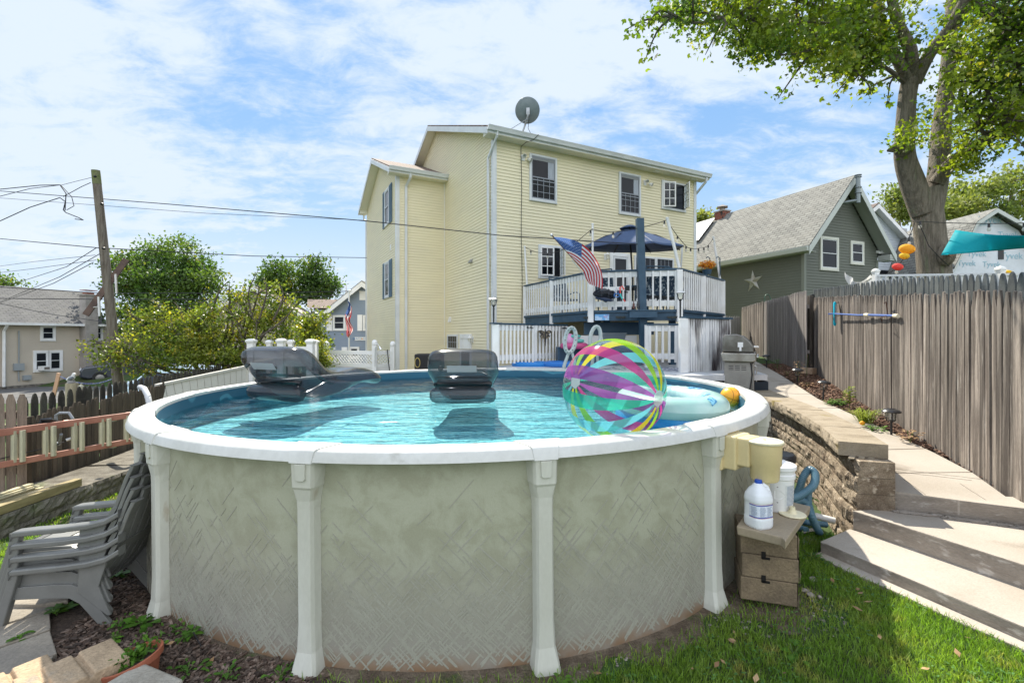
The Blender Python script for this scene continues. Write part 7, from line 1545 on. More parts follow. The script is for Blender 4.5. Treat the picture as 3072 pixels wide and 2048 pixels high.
def tree(name, label, base, blobs, m_, size, n, bm=bark_d, group=None, branches=7, thin=.0, per=6, trunk_r=.25, top=None, shape='oval'):
    """tapered trunk, limbs reaching into each foliage blob, leaf sprays scattered through the blobs (c, r)"""
    t = thing(name, base, label, 'tree' if 'bush' not in name and 'shrub' not in name else 'bush', group); base = Vector(base); g = MB(); top = Vector(top) if top else max((Vector(b_[0]) for b_ in blobs), key=lambda q: q.z)
    P_, R_ = ss([base, base.lerp(top, .35)+Vector((.15*trunk_r, 0, 0)), base.lerp(top, .7), top], [trunk_r, trunk_r*.75, trunk_r*.42, trunk_r*.1], 3); g.tube(P_, R_, 8)
    C = []; vol = [b_[1][0]*b_[1][1]*b_[1][2] for b_ in blobs]; tot = sum(vol)
    for (c, r), v in zip(blobs, vol):
        c = Vector(c); s = base.lerp(top, random.uniform(.3, .6)); m2 = s.lerp(c, .5)+Vector((0, 0, -.1*(c-s).length)); Q, RQ = ss([s, m2, c, c+Vector((random.gauss(0, .4)*r[0], 0, .7*r[2]))], [trunk_r*.4, trunk_r*.25, trunk_r*.15, .01], 3); g.tube(Q, RQ, 6, cap=False)
        k = max(4, int(n*v/tot)); sub = []
        for _ in range(max(3, int(3+k**.5/2))):
            d = Vector((random.gauss(0, 1), random.gauss(0, 1), random.gauss(0, 1))).normalized(); sub.append(c+Vector((d.x*r[0], d.y*r[1], d.z*r[2]))*random.uniform(.35, 1.15)); g.tube([c, c.lerp(sub[-1], .5)+Vector((0, 0, .05*r[2])), sub[-1]], [trunk_r*.13, trunk_r*.09, .01], 4, cap=False)
        for _ in range(k):
            if random.random() < .75: q = random.choice(sub)+Vector((random.gauss(0, .22)*r[0], random.gauss(0, .22)*r[1], random.gauss(0, .13)*r[2]))
            else:
                d = Vector((random.gauss(0, 1), random.gauss(0, 1), random.gauss(0, 1))).normalized()*random.random()**.4; q = c+Vector((d.x*r[0], d.y*r[1], d.z*r[2]))
            C.append(q)
    g.build('trunk', bm, t, smooth=True); leaves('crown', C, size, m_, t, size*3.2, per, shape, down=.3); return t
def bl(px, py, d, rx, ry, rd=None): k = d/F; return (W(px, py, d), (rx*k, rd if rd else rx*k*.8, ry*k))
b = W(500, 1100, 33); b.z = -.9
tree('street_tree', 'large rounded green tree with yellow patches behind the utility pole', b, [bl(470, 760, 33, 70, 45), bl(560, 790, 33, 85, 60), bl(400, 800, 32, 75, 45), bl(500, 860, 32, 120, 60), bl(380, 860, 31, 60, 50), bl(610, 850, 33, 60, 50), bl(470, 930, 31, 110, 50), bl(330, 800, 32, 40, 25), bl(560, 930, 31, 70, 40), bl(420, 960, 30, 80, 40)], leaf_dark, .20, 3300, trunk_r=.4, per=6)
for px, lab, bb in ((822, 'left one of two slim airy trees behind the blue-grey house', [bl(835, 815, 40, 34, 30), bl(815, 860, 40, 45, 40), bl(850, 870, 40, 35, 40), bl(795, 840, 40, 22, 25)]), (945, 'right taller one of two slim airy trees behind the blue-grey house', [bl(945, 800, 41, 40, 32), bl(920, 840, 41, 48, 35), bl(975, 850, 41, 45, 35), bl(1000, 870, 41, 28, 24), bl(940, 885, 41, 55, 28)])):
    b = W(px, 1000, 41); b.z = -1; tree('street_tree', lab, b, bb, leaf_dark, .24, 1050, trunk_r=.25, per=5)
b = W(5, 1000, 45); b.z = -1; tree('street_tree', 'distant tree top at the left edge above the tan roof', b, [bl(10, 850, 45, 45, 18), bl(-60, 840, 45, 60, 25)], leaf_dark, .28, 300, trunk_r=.3)
# flowering bush: airy crape-myrtle like crown over many thin stems
b = W(640, 1150, 14.3); b.z = -.7
tree('flowering_bush', 'sprawling yellow-green bush with thin bare twigs behind the left fence', b, [bl(740, 935, 13.6, 60, 55), bl(775, 880, 13.6, 55, 35), bl(850, 905, 14, 50, 35), bl(690, 885, 13.6, 30, 25), bl(690, 1000, 13.8, 90, 70), bl(830, 950, 14, 70, 50), bl(860, 1010, 14.2, 60, 60), bl(600, 1010, 13.6, 85, 70), bl(520, 985, 13.4, 80, 55), bl(640, 930, 13.8, 60, 35), bl(460, 1030, 13.2, 75, 60), bl(380, 1050, 12.6, 60, 50), bl(330, 1075, 12.2, 50, 40), bl(560, 1070, 13.2, 90, 60), bl(690, 1075, 13.6, 80, 50), bl(300, 1030, 12.2, 30, 25), bl(780, 1080, 14, 70, 40), bl(420, 1100, 12.6, 40, 40), bl(400, 950, 13.4, 50, 35), bl(480, 930, 13.6, 40, 25)], leaf_bush, .078, 3100, trunk_r=.13, per=7, top=W(700, 960, 13.8))
bb = bpy.data.objects['flowering_bush']; g = MB()
for (x0, y0, x1, y1, x2, y2) in ((760, 960, 745, 880, 775, 810), (700, 1000, 690, 900, 688, 850), (770, 980, 800, 880, 790, 830), (820, 960, 850, 890, 835, 850), (740, 1000, 700, 950, 660, 900), (780, 1010, 850, 960, 900, 900), (560, 1000, 540, 930, 520, 905), (760, 1080, 770, 1000, 765, 930), (755, 1080, 720, 1000, 700, 940), (690, 1080, 640, 1000, 600, 950), (640, 920, 660, 870, 690, 840)):
    P_, R_ = ss(WP([(x0, y0, 13.5), (x1, y1, 13.4), (x2, y2, 13.3)]), [.035, .022, .006], 4); g.tube(P_, R_, 5, cap=False)
g.build('bare_twig', bark_d, bb)
b = W(957, 1110, 14); b.z = -.4; tree('small_shrub', 'small yellow-green vine shrub beside the lattice fence', b, [bl(955, 1045, 13.6, 22, 25), bl(960, 1090, 13.6, 24, 28), bl(925, 1050, 14, 22, 22)], leaf_bush, .07, 420, trunk_r=.03, per=6)
b = W(930, 1060, 17); b.z = -.5; tree('small_shrub', 'green shrub between the bush and the blue-grey house', b, [bl(930, 980, 17, 35, 40), bl(940, 1020, 17, 40, 30), bl(950, 950, 17.5, 20, 20)], leaf_bush, .11, 500, trunk_r=.06, per=6)
# pale trees behind the right
for lab, px, bb in (('sunlit pale-green tree at the far right behind the wrapped garage', 2930, [bl(2960, 570, 32, 60, 35), bl(3040, 540, 32, 55, 45), bl(2900, 620, 32, 60, 35), bl(3060, 610, 32, 50, 45), bl(2980, 640, 32, 60, 30), bl(2840, 640, 32, 45, 30)]), ('pale-green tree showing left of the maple trunk above the white house', 2700, [bl(2700, 590, 33, 38, 35), bl(2740, 640, 33, 40, 30), bl(2690, 640, 33, 25, 22)]), ('small pale-green tree showing right behind the maple trunk', 2860, [bl(2880, 570, 34, 28, 25), bl(2870, 620, 34, 40, 40)])):
    b = W(px, 900, 33); b.z = 0; tree('pale_tree', lab, b, bb, leaf_far, .24, 900 if px == 2930 else 360, trunk_r=.2, per=6, bm=mat('pale_bark', (.30, .27, .22), .9))
b = W(2120, 900, 40); b.z = 0; tree('pale_tree', 'tree top peeking between the cream house and the brick chimney', b, [bl(2110, 655, 40, 32, 14), bl(2150, 662, 40, 22, 10)], leaf_far, .26, 180, trunk_r=.2)
# ================================================================ stacked chairs (local x = forward, chair looks to -x in the photo)
resin = mat('grey_resin', (.175, .178, .168), .3, (.15, .153, .145), 5, fine=.05, spec=.5)
def adirondack():
    r = thing('garden_chair', (0, 0, 0), '', 'chair', 'stacked grey plastic garden chairs'); HW = .30
    for s_ in (-1, 1):
        y = s_*HW
        g = MB()    # arm: flat board, rounded at the front, sweeping round to the back
        P_ = [(.50, .485, .035), (.485, .505, .045), (.35, .52, .05), (.1, .54, .048), (-.10, .565, .044), (-.24, .60, .04), (-.35, .67, .03)]
        rows = []
        for x, z, w_ in P_: rows += [(x, y-w_, z), (x, y+w_, z), (x, y+w_*.96, z-.05), (x, y-w_*.96, z-.05)]
        n_ = len(P_); g.add(rows, [(i*4+j, i*4+(j+1) % 4, (i+1)*4+(j+1) % 4, (i+1)*4+j) for i in range(n_-1) for j in range(4)]+[(0, 1, 2, 3), tuple((n_-1)*4+j for j in (3, 2, 1, 0))]); g.build('arm', resin, r, bevel=.012)
        g = MB(); g.prism([(.50, y-.03, .49), (.43, y-.03, .49), (.56, y-.03, .0), (.64, y-.03, .0)], (0, .06, 0)); g.build('front_leg', resin, r, bevel=.010)
        g = MB(); Q = [(.56, .30), (.50, .36), (.2, .34), (.02, .30), (-.10, .22), (-.30, .0), (-.38, .0), (-.36, .06), (-.20, .28), (-.08, .40), (.05, .44), (.50, .44)]; Q = [(.55, .20), (.50, .34), (.20, .36), (.05, .36), (-.05, .32), (-.27, .03), (-.27, .0), (-.19, .0), (-.02, .20), (.06, .245), (.20, .25), (.53, .24)]
        g.prism([(x, y-s_*.03, z) for x, z in Q], (0, s_*.03, 0)); g.build('side_rail', resin, r, bevel=.006)
        g = MB(); g.prism([(-.24, y-s_*.02, .58), (-.02, y-s_*.02, .55), (-.0, y-s_*.02, .30), (-.24, y-s_*.02, .10), (-.27, y-s_*.02, .10), (-.17, y-s_*.02, .34)], (0, s_*.025, 0)); g.build('rear_leg', resin, r, bevel=.006)
    g = MB(); sl = [(.54, .30), (.49, .36), (.40, .375), (.25, .35), (.10, .31), (-.02, .28)]
    for (a, b), (c, d) in zip(sl, sl[1:]): g.prism([(a, -.27, b), (c+.012, -.27, d), (c+.012, -.27, d-.022), (a, -.27, b-.022)], (0, .54, 0))
    g.build('seat', resin, r, bevel=.006)
    n_ = 5
    for k in range(n_):
        y0 = -.27+.54*k/n_+.006; y1 = -.27+.54*(k+1)/n_-.006; t = abs(k-2)/2; top = 1.04-.10*t*t
        pr = [(.0, .27), (-.13, .44), (-.255, .68), (-.34, .93), (-.39, top+.10)]; g = MB(); m_ = len(pr)
        dy = .0; vs = []
        for x, z in pr: vs += [(x-.012*(1-t), y0, z), (x-.012*(1-t), y1, z), (x-.034, y1, z-.004), (x-.034, y0, z-.004)]
        g.add(vs, [(i*4+j, i*4+(j+1) % 4, (i+1)*4+(j+1) % 4, (i+1)*4+j) for i in range(m_-1) for j in range(4)]+[(0, 1, 2, 3), tuple((m_-1)*4+j for j in (3, 2, 1, 0))]); g.build('back_slat', resin, r, bevel=.008)
    g = MB(); g.prism([(-.26, -.28, .60), (-.22, -.28, .60), (-.26, -.28, .68), (-.30, -.28, .68)], (0, .56, 0)); g.build('back_rail', resin, r)
    return r
ch0 = adirondack(); base = Vector((-3.0, 3.45, .0)); rot0 = R(180+4)
lbl = ['lowest grey plastic chair at the bottom of the stack', 'grey plastic chair second from the bottom of the stack', 'grey plastic chair third up in the stack', 'topmost grey plastic chair of the stack leaning on the pool']
for k in range(4):
    loc = base+Vector((-.018*k+.0, .02*k, .078*k)); rt = (0, R(-1.0), rot0)
    if k == 0: ch0.location = loc; ch0.rotation_euler = rt; ch0.scale = (.82,)*3; ch0['label'] = lbl[0]
    else: dup(ch0, loc, rot=rt, label=lbl[k])

# ================================================================ left fence clutter
lad = thing('extension_ladder', W(120, 1330, 6.2), 'orange fibreglass extension ladder hung sideways on the picket fence', 'ladder')
org_ = mat('orange_fibreglass', (.42, .19, .13), .5, (.34, .14, .095), 4, fine=.1); alu = mat('ribbed_aluminium', (.62, .58, .42), .4, (.50, .47, .36), 6, metal=.5, st=(8, 8, 1))
Ua, Ub = W(-400, 1352, 4.75), W(470, 1234, 7.0); La_, Lb_ = W(-400, 1468, 4.75), W(470, 1308, 7.0)
g = MB(); g.beam(Ua, Ub, .035, .085); g.build('side_rail', org_, lad, bevel=.006); g = MB(); g.beam(La_, Lb_, .035, .075); g.build('side_rail', org_, lad, bevel=.006)
for px in (-90, 50, 144, 230, 312, 385):
    t = (px+400)/870.; 
    lo, hi = 0., 1.
    for _ in range(40):
        m_ = (lo+hi)/2; q = Ua.lerp(Ub, m_); 
        if CX+q.x/q.y*F < px: lo = m_
        else: hi = m_
    a = Ua.lerp(Ub, lo); lo, hi = 0., 1.
    for _ in range(40):
        m_ = (lo+hi)/2; q = La_.lerp(Lb_, m_)
        if CX+q.x/q.y*F < px: lo = m_
        else: hi = m_
    b = La_.lerp(Lb_, lo); g = MB(); g.tube([a-Vector((.02, .01, 0)), b-Vector((.02, .01, 0))], .034, 8); g.tube([a+Vector((.05, .02, 0)), b+Vector((.05, .02, 0))], .030, 8); g.build('rung', alu, lad)
g = MB(); g.tube([W(-60, 1390, 5.6), W(145, 1341, 6.0), W(200, 1322, 6.2), W(222, 1315, 6.3)], .006, 5); g.build('rope', black_rubber, lad)
g = MB(); g.tube([W(198, 1320, 6.2), W(218, 1314, 6.25)], .022, 8); g.tube([W(218, 1314, 6.25), W(223, 1312, 6.3)], .012, 6); g.build('pulley', steel, lad)
g = MB(); g.box(W(338, 1257, 6.8), (.08, .05, .06)); g.box(W(337, 1337, 6.8), (.08, .05, .05)); g.build('rail_clamp', steel, lad)
pt_ = thing('pole_tool', W(250, 1262, 6.3), 'black and silver telescopic pole tool lying on top of the orange ladder', 'tool')
g = MB(); g.tube([W(160, 1274, 6.05), W(205, 1266, 6.2)], .022, 8); g.build('silver_tube', steel, pt_, smooth=True)
g = MB(); g.tube([W(205, 1265, 6.2), W(385, 1243, 6.95)], .025, 8); g.build('black_tube', black_plastic, pt_, smooth=True)
g = MB(); g.tube([W(190, 1269, 6.15), W(204, 1267, 6.2)], .038, 8); g.tube([W(376, 1244, 6.9), W(396, 1241, 7.0)], .034, 8); g.build('orange_grip', mat('orange_plastic', (.75, .14, .04), .4), pt_, smooth=True)
g = MB(); g.tube([W(122, 1275, 5.95), W(130, 1262, 6.0), W(150, 1260, 6.0), W(172, 1268, 6.1)], [.045, .06, .06, .05], 8, flat=.6); g.build('head', black_plastic, pt_, smooth=True)
gh2 = mat('grey_hook', (.24, .26, .28), .45)
g = MB(); g.tube([W(160, 1302, 6.3), W(160, 1325, 6.25), W(178, 1332, 6.2), W(186, 1296, 6.2)][:3]+[W(184, 1302, 6.1)], .018, 8); g.tube([W(168, 1262, 6.4), W(168, 1245, 6.4), W(180, 1238, 6.4), W(207, 1238, 6.4), W(219, 1256, 6.4)], .018, 8)
tag(g.build('fence_hook', gh2, smooth=True), 'big bent grey storage hook behind the ladder', 'hook')
g = MB(); g.tube([W(420, 1161, 8.2), W(433, 1166, 8.0), W(443, 1186, 7.8), W(449, 1215, 7.7), W(455, 1240, 7.7)], .045, 10); g.tube([W(437, 1190, 7.78), W(450, 1190, 7.78)], .03, 8)
tag(g.build('curved_pipe', mat('pale_pipe', (.52, .53, .53), .4), smooth=True), 'curved pale grey pipe end behind the left rim', 'pipe')
sp_ = mat('split_board', (.58, .52, .34), .8, (.46, .42, .27), 5, st=(3, 3, 3)); grn = mat('treated_board', (.36, .29, .15), .8, (.25, .20, .10), 3, st=(1.5, 1.5, 8), third=((.5, .5, .42), 2, .66, .7))
g = MB(); a, b = Vector((-5.66, 4.5, .075)), Vector((-5.70, 6.15, .075)); g.beam(a, b, .10, .10); tag(g.build('timber_beam', grn, bevel=.005), 'greenish treated timber lying on the low garden wall', 'timber')
g = MB()
for k in range(7):
    o = Vector((random.uniform(-.03, .03), random.uniform(-.08, .08), .018*k)); a, b = Vector((-5.95, 4.6, .04))+o, Vector((-5.98, 5.85+random.uniform(-.1, .1), .04))+o; g.beam(a, b, .07, .014)
tag(g.build('board_bundle', sp_), 'bundle of thin pale yellow slats on the low garden wall', 'boards')
# statue post, stake, lamp, rope
sg_ = thing('seagull_statue', W(214, 1138, 11.5), 'white and grey seagull statue on a sawn post', 'statue'); d = 11.5; c = W(214, 1130, d)
wg = mat('gull_white', (.72, .72, .70), .6); gg = mat('gull_grey', (.16, .18, .20), .6); g = MB()
g.tube([W(222, 1122, d), W(220, 1130, d), W(214, 1135, d), W(206, 1138, d), W(200, 1139, d)], [.035, .045, .062, .05, .02], 10); g.ball(W(222, 1123, d), .042, 10, 8); g.build('body', wg, sg_, smooth=True)
g = MB(); g.tube([W(220, 1131, d-.03), W(211, 1135, d-.05), W(203, 1139, d-.04)], [.03, .045, .01], 8); g.build('wing', gg, sg_, smooth=True); g = MB(); g.tube([W(225, 1123, d), W(229, 1124, d)], [.012, .003], 6); g.build('beak', mat('beak', (.6, .4, .1), .5), sg_); g = MB(); g.lathe([(.09, 0), (.07, .05), (.05, .07), (0, .07)], W(214, 1148, d), 12); g.build('base', mat('stone_base', (.25, .24, .23), .9), sg_)
post_tan = mat('sawn_post', (.42, .36, .25), .9, (.30, .26, .18), 4, st=(3, 3, .6)); g = MB(); a = W(216, 1149, d); g.lathe([(.13, -1.6), (.125, 0), (0, .0)], a, 16); b = W(247, 1170, 11.4); g.lathe([(.10, -1.5), (.10, 0), (0, 0)], b, 14); b = W(262, 1166, 11.6); g.lathe([(.10, -1.5), (.10, 0), (0, 0)], b, 14)
tag(g.build('post_stump', post_tan, smooth=True), 'group of sawn round posts under the seagull statue', 'post')
g = MB(); g.beam(W(160, 1190, 12), W(177, 1119, 12), .09, .03, up=(0, 1, 0)); tag(g.build('wooden_stake', mat('new_stake', (.52, .32, .20), .8)), 'leaning new orange-brown wooden stake left of the seagull', 'stake')
g = MB(); g.tube(sagline(W(179, 1128, 12), W(345, 1133, 13), .18), .014, 5); tag(g.build('rope', mat('blue_rope', (.12, .16, .55), .7, (.5, .52, .7), 40, .45, .55)), 'blue and white rope sagging from the stake to the pole', 'rope')
ln = thing('small_lantern', W(243, 1165, 11.5), 'small cream lantern on the sawn posts', 'lantern'); g = MB(); c = W(243, 1160, 11.4); g.lathe([(.05, -.06), (.055, .02), (.02, .05), (.0, .08)], c, 8); g.build('body', mat('cream_lantern', (.50, .47, .36), .5), ln)

# ================================================================ lower left corner
pave = mat('paver', (.34, .30, .24), .9, (.24, .215, .18), 3, .35, .7, fine=.25, fs=60, bump=.005, bs=50, third=((.16, .18, .14), 2, .62, .75))
g = MB()
for poly in ([(24, 1824), (165, 1794), (150, 1828), (-60, 1890)], [(-60, 1897), (149, 1831), (152, 1884), (-60, 1957)], [(-60, 1964), (150, 1890), (171, 1957), (-60, 2055)], [(-60, 2062), (162, 1963), (128, 2018), (20, 2075), (-60, 2100)]):
    q = [WZ(px, py, .045) for px, py in poly]; g.prism([p-Vector((0, 0, .06)) for p in q[::-1]], (0, 0, .06))
tag(g.build('paver', pave, bevel=.006), 'row of worn concrete pavers at the lower left corner', 'paving')
g = MB(); q = [WZ(px, py, .07) for px, py in ((25, 1812), (40, 1795), (120, 1782), (205, 1790), (205, 1800), (110, 1812))]; g.prism([p-Vector((0, 0, .06)) for p in q[::-1]], (0, 0, .06)); tag(g.build('stepping_stone', pave, bevel=.01), 'curved stepping stone under the stacked chairs', 'stone')
brick_t = mat('tan_block', (.50, .37, .24), .9, (.38, .28, .18), 6, .35, .7, fine=.3, fs=70, bump=.008, bs=60, third=((.30, .27, .22), 3, .58, .7))
def grooved(name, c, L, Wd, H_, a, label, m_=brick_t):
    T = TM(c, a); g = MB(T); n_ = 4; t = thing(name, c, label, 'block')
    P_ = [(-.5, 0), (.5, 0), (.5, 1), (.14, 1), (.12, .85), (.08, .85), (.06, 1), (-.22, 1), (-.24, .85), (-.28, .85), (-.30, 1), (-.5, 1)]
    g.prism([(-L/2, Wd*a_, H_*b_) for a_, b_ in P_], (L, 0, 0))
    o = g.build('block', m_, t, bevel=.008); return t
p = WZ(262, 1993, .17); grooved('concrete_block', Vector((p.x-.06, p.y-.02, .02)), .30, .42, .15, R(-34), 'grooved tan concrete block beside the clay pot, half in sun')
p = WZ(95, 2040, .17); grooved('concrete_block', Vector((p.x-.14, p.y-.01, .003)), .30, .40, .15, R(-34), 'sunlit grooved tan block at the very bottom left')
p = WZ(405, 2050, .16); g = MB(TM(Vector((p.x, p.y-.02, .0)), R(-22))); g.box((0, 0, .075), (.36, .30, .15)); tag(g.build('concrete_block', mat('grey_tan_block', (.40, .37, .31), .9, (.30, .27, .22), 6, fine=.25, bump=.006, bs=60), bevel=.014), 'plain grey concrete block in front of the clay pot', 'block')
pc3 = thing('clay_pot', WZ(398, 1985, .05), 'tilted terracotta pot holding small green weeds in the bark', 'flower pot'); T = TM(WZ(398, 1990, .10), R(20), R(-4), R(-14)); g = MB(T)
g.lathe([(.09, -.13), (.135, .0), (.15, .0), (.155, .035), (.143, .037), (.128, -.01), (.08, -.10), (0, -.10)], n=36); g.build('pot', mat('terracotta', (.42, .13, .065), .7, (.34, .11, .06), 6, bump=.001, bs=80), pc3, smooth=True)
g = MB(T); g.lathe([(.128, .005), (0, .012)], n=24); g.build('soil', mulch_dirt, pc3)
leaves('foliage', [T @ Vector((random.gauss(0, .05), random.gauss(0, .05), .045)) for k in range(60)], .030, leaf_low, pc3, .06, 5)
def weed(p, r, n, size, label, nm='weed', shape='oval', h=.05, m_=None):
    t = thing(nm, p, label, 'plant'); V = []; m_ = m_ or leaf_low
    for k in range(n):
        a = random.uniform(0, 6.28); L = size*random.uniform(.6, 1.2); rr = r*random.random()**.6; c = Vector(p)+Vector((rr*math.cos(a), rr*math.sin(a), random.uniform(.2, 1)*h)); d = Vector((math.cos(a), math.sin(a), random.uniform(-.1, .5))).normalized(); s_ = Vector((-d.y, d.x, 0)).normalized(); w_ = L*random.uniform(.18, .3)
        V.append([c-d*L*.5, c-d*.1*L-s_*w_+Vector((0, 0, .004)), c+d*L*.25-s_*w_*.9, c+d*L*.5+Vector((0, 0, -.01)), c+d*L*.25+s_*w_*.9, c-d*.1*L+s_*w_+Vector((0, 0, .004))])
    leafmesh('leaves', np.array(V), [(0, 1, 2, 3, 4, 5)], m_, parent=t); g = MB()
    for k in range(4): a = k*1.7; g.tube([p, Vector(p)+Vector((r*.3*math.cos(a), r*.3*math.sin(a), h))], .003, 4)
    g.build('stem', mat('green_stem', (.10, .16, .04), .7), t); return t
for px, py, r, n, sz, lab in ((395, 1665, .13, 45, .10, 'leafy sunlit weed between the chairs and the pool'), (355, 1730, .08, 18, .09, 'broad-leaved weed behind the chair feet'), (300, 1690, .10, 16, .07, 'small weed in the sun behind the stack'), (430, 1880, .10, 24, .085, 'dandelion weed left of the left pool post foot'), (355, 1880, .10, 26, .035, 'low clover clump right of the chair feet'), (555, 1900, .14, 40, .04, 'trailing weed along the pool wall in the bark'), (580, 1912, .06, 14, .06, 'toothed weed beside the thin black cable'), (345, 1925, .04, 10, .05, 'yellow-green seedling near the clay pot'),
        (210, 1795, .12, 22, .12, 'large leaves beneath the chair stack'), (170, 1845, .08, 14, .10, 'leafy weed at the corner of the pavers'), (60, 1925, .05, 12, .06, 'grass sprig in the paver joint'), (560, 2020, .12, 26, .045, 'weeds at the bottom edge near the clay pot'), (680, 2035, .10, 24, .04, 'clover at the bottom edge below the pool wall'), (840, 2030, .10, 26, .04, 'clover patch left of the second pool post'), (290, 2035, .06, 14, .05, 'small weed between the tan blocks')):
    weed(WZ(px, py, .01), r, n, sz, lab)
for px, py, r, n, sz, lab in ((2110, 1775, .05, 12, .06, 'weed sprig at the foot of the right pool post'), (2265, 1790, .08, 18, .05, 'small weed in front of the block pedestal'), (2380, 1945, .10, 20, .06, 'dandelion leaves in the lawn'), (2440, 1690, .12, 30, .045, 'leafy weeds between the pedestal and the steps'), (2480, 1620, .10, 24, .05, 'weeds at the foot of the retaining wall'), (1680, 2010, .06, 14, .05, 'weed beside the third pool post foot')):
    p = WZ(px, py, .10); p.z = gh(p.x, p.y)+.005; weed(p, r, n, sz, lab)
g = MB(); g.tube([W(580, 1895, 3.0), WZ(600, 1930, .02), WZ(612, 1960, .01)], .004, 5); tag(g.build('thin_cable', black_rubber), 'thin black cable running off the pool wall', 'cable')

# ================================================================ block pedestal with jug and bucket
ped = thing('block_pedestal', (1.72, 3.35, .1), 'pedestal of stacked brown split-face blocks under a stone slab', 'pedestal')
pa = R(-18); PT_ = TM(Vector((1.83, 3.42, .13)), pa); bs_ = mat('brown_block', (.25, .19, .12), .95, (.17, .13, .085), 6, fine=.35, fs=80, bump=.008, bs=60, isl=.08)
for k in range(3):
    g = MB(PT_); z = .165*k; g.bb((-.165+.008*(k % 2), -.15, z), (.19+.008*(k % 2), .17, z+.160)); split = MB(PT_)
    nu, nv = 7, 4; vs = [(.19+.008*(k % 2)+.004+random.uniform(0, .022)*(0 < i < nu), -.15+.32*i/nu, z+.16*j/nv) for j in range(nv+1) for i in range(nu+1)]; g.add(vs, [(j*(nu+1)+i, j*(nu+1)+i+1, (j+1)*(nu+1)+i+1, (j+1)*(nu+1)+i) for j in range(nv) for i in range(nu)])
    g.build('block', bs_, ped, bevel=.006)
    if k: g = MB(PT_); g.box((-.02, -.151, z+.0), (.028, .006, .05)); g.box((-.005, -.151, z-.02), (.05, .006, .016)); g.build('block_notch', mat('hollow_dark', (.008, .007, .006), .9), ped)
ZS = .13+.495
stn = mat('flagstone', (.33, .27, .19), .8, (.27, .225, .16), 3.5, .35, .7, fine=.12, bump=.002, bs=50, third=((.24, .15, .09), 2.5, .66, .74))
tp_ = [(2209, 1577), (2344, 1610), (2357, 1622), (2432, 1517), (2366, 1502), (2262, 1500)]; top = [WZ(px, py, ZS+.062) for px, py in tp_]
g = MB(); g.prism([Vector((p.x, p.y, ZS)) for p in top], (0, 0, .062)); k = len(top)
for i in range(k): g.v[i] = g.v[i]+(Vector((1.78, 3.25, ZS))-g.v[i])*.03
tag(g.build('stone_slab', stn, bevel=.008), 'brown flagstone slab on top of the block pedestal', 'stone slab'); ZT = ZS+.062
jg = thing('bleach_jug', WZ(2275, 1582, ZT), 'white gallon jug with blue cap and printed label on the stone slab', 'bottle'); c = WZ(2275, 1576, ZT); c.z = ZT; sc = 1.09; jw = mat('jug_white', (.80, .83, .86), .32, fine=.02, transl=.12); s_ = .0785*sc
def jp(u, v):
    prf = [(0, 0), (.88, .0), (.98, .012), (1., .03), (1., .06), (.965, .066), (.965, .158), (1., .164), (1., .18), (.93, .205), (.72, .235), (.45, .262), (.30, .272), (.27, .29), (0, .29)]
    t = v*(len(prf)-1); i = min(int(t), len(prf)-2); f = t-i; r, z = prf[i][0]+(prf[i+1][0]-prf[i][0])*f, prf[i][1]+(prf[i+1][1]-prf[i][1])*f
    a = 2*math.pi*u; e = (abs(math.cos(a))**3.2+abs(math.sin(a))**3.2)**(-1/3.2) if r > .6 else 1; e = 1+(e-1)*min(1, max(0, (r-.3)/.6)); return c+rotz(.3).to_3x3() @ Vector((r*e*s_*.92*math.cos(a), r*e*s_*.92*math.sin(a), z*sc))
g = MB(); g.grid(jp, 40, 56); g.build('bottle', jw, jg, smooth=True)
g = MB(); g.lathe([(.0, .312), (.022, .312), (.024, .306), (.024, .284), (0, .284)], c+Vector((0, 0, .006)), 20); g.build('cap', mat('cap_blue', (.01, .07, .42), .35), jg, smooth=True)
g = MB(); g.tube([c+Vector((.022, -.01, .268*sc)), c+Vector((.052, -.015, .25*sc)), c+Vector((.068, -.02, .21*sc)), c+Vector((.066, -.02, .175*sc))], .012, 8); g.build('handle', jw, jg, smooth=True)
def lp_(u, v, e=.0012):
    p = jp(.5+.30*(u-.5)*2.05+.22, .5); a = 2*math.pi*(.70+.40*(u-.5)); ee = (abs(math.cos(a))**3.2+abs(math.sin(a))**3.2)**(-1/3.2); r = .965*ee*s_*.92+e; return c+rotz(.3).to_3x3() @ Vector((r*math.cos(a), r*math.sin(a), (.070+.084*v)*sc))
g = MB(); g.grid(lp_, 24, 1); lbj = g.build('label', mat('label_paper', (.74, .78, .84), .45, (.55, .63, .76), 260, .5, .56, det=1), jg)
for v0, v1, col, e in ((.90, .97, 'band_blue', .0018), (.975, .99, 'band_red', .0018), (.03, .10, 'band_blue', .0018), (.0, .02, 'band_red', .0018)):
    g = MB(); g.grid(lambda u, v: lp_(u, v0+(v1-v0)*v+.02*math.sin(u*3.1), e), 24, 1); g.build('label_band', mat(col, (.03, .10, .42) if 'blue' in col else (.6, .08, .06), .45), lbj)
prnt = mat('label_print', (.16, .22, .34), .6)
for u0 in (.08, .36, .62):
    g = MB()
    for k in range(15): v = .16+.046*k; w__ = random.uniform(.15, .22); g.grid(lambda u, v_: lp_(u0+w__*u, v+.018*v_, .0019), 3, 1)
    g.build('label_text', prnt, lbj)
g = MB()
for k in range(12): g.grid(lambda u, v_: lp_(.90+.006*k+.003*u, .14+.16*v_, .0019), 1, 1)
g.build('barcode', black_plastic, lbj)
bk = thing('chlorine_bucket', Vector((1.93, 3.50, ZT)), 'white plastic bucket with a hazard diamond behind the jug', 'bucket'); c = WZ(2333, 1525, ZT); c.z = ZT; bwht = mat('bucket_white', (.78, .79, .80), .4, fine=.03)
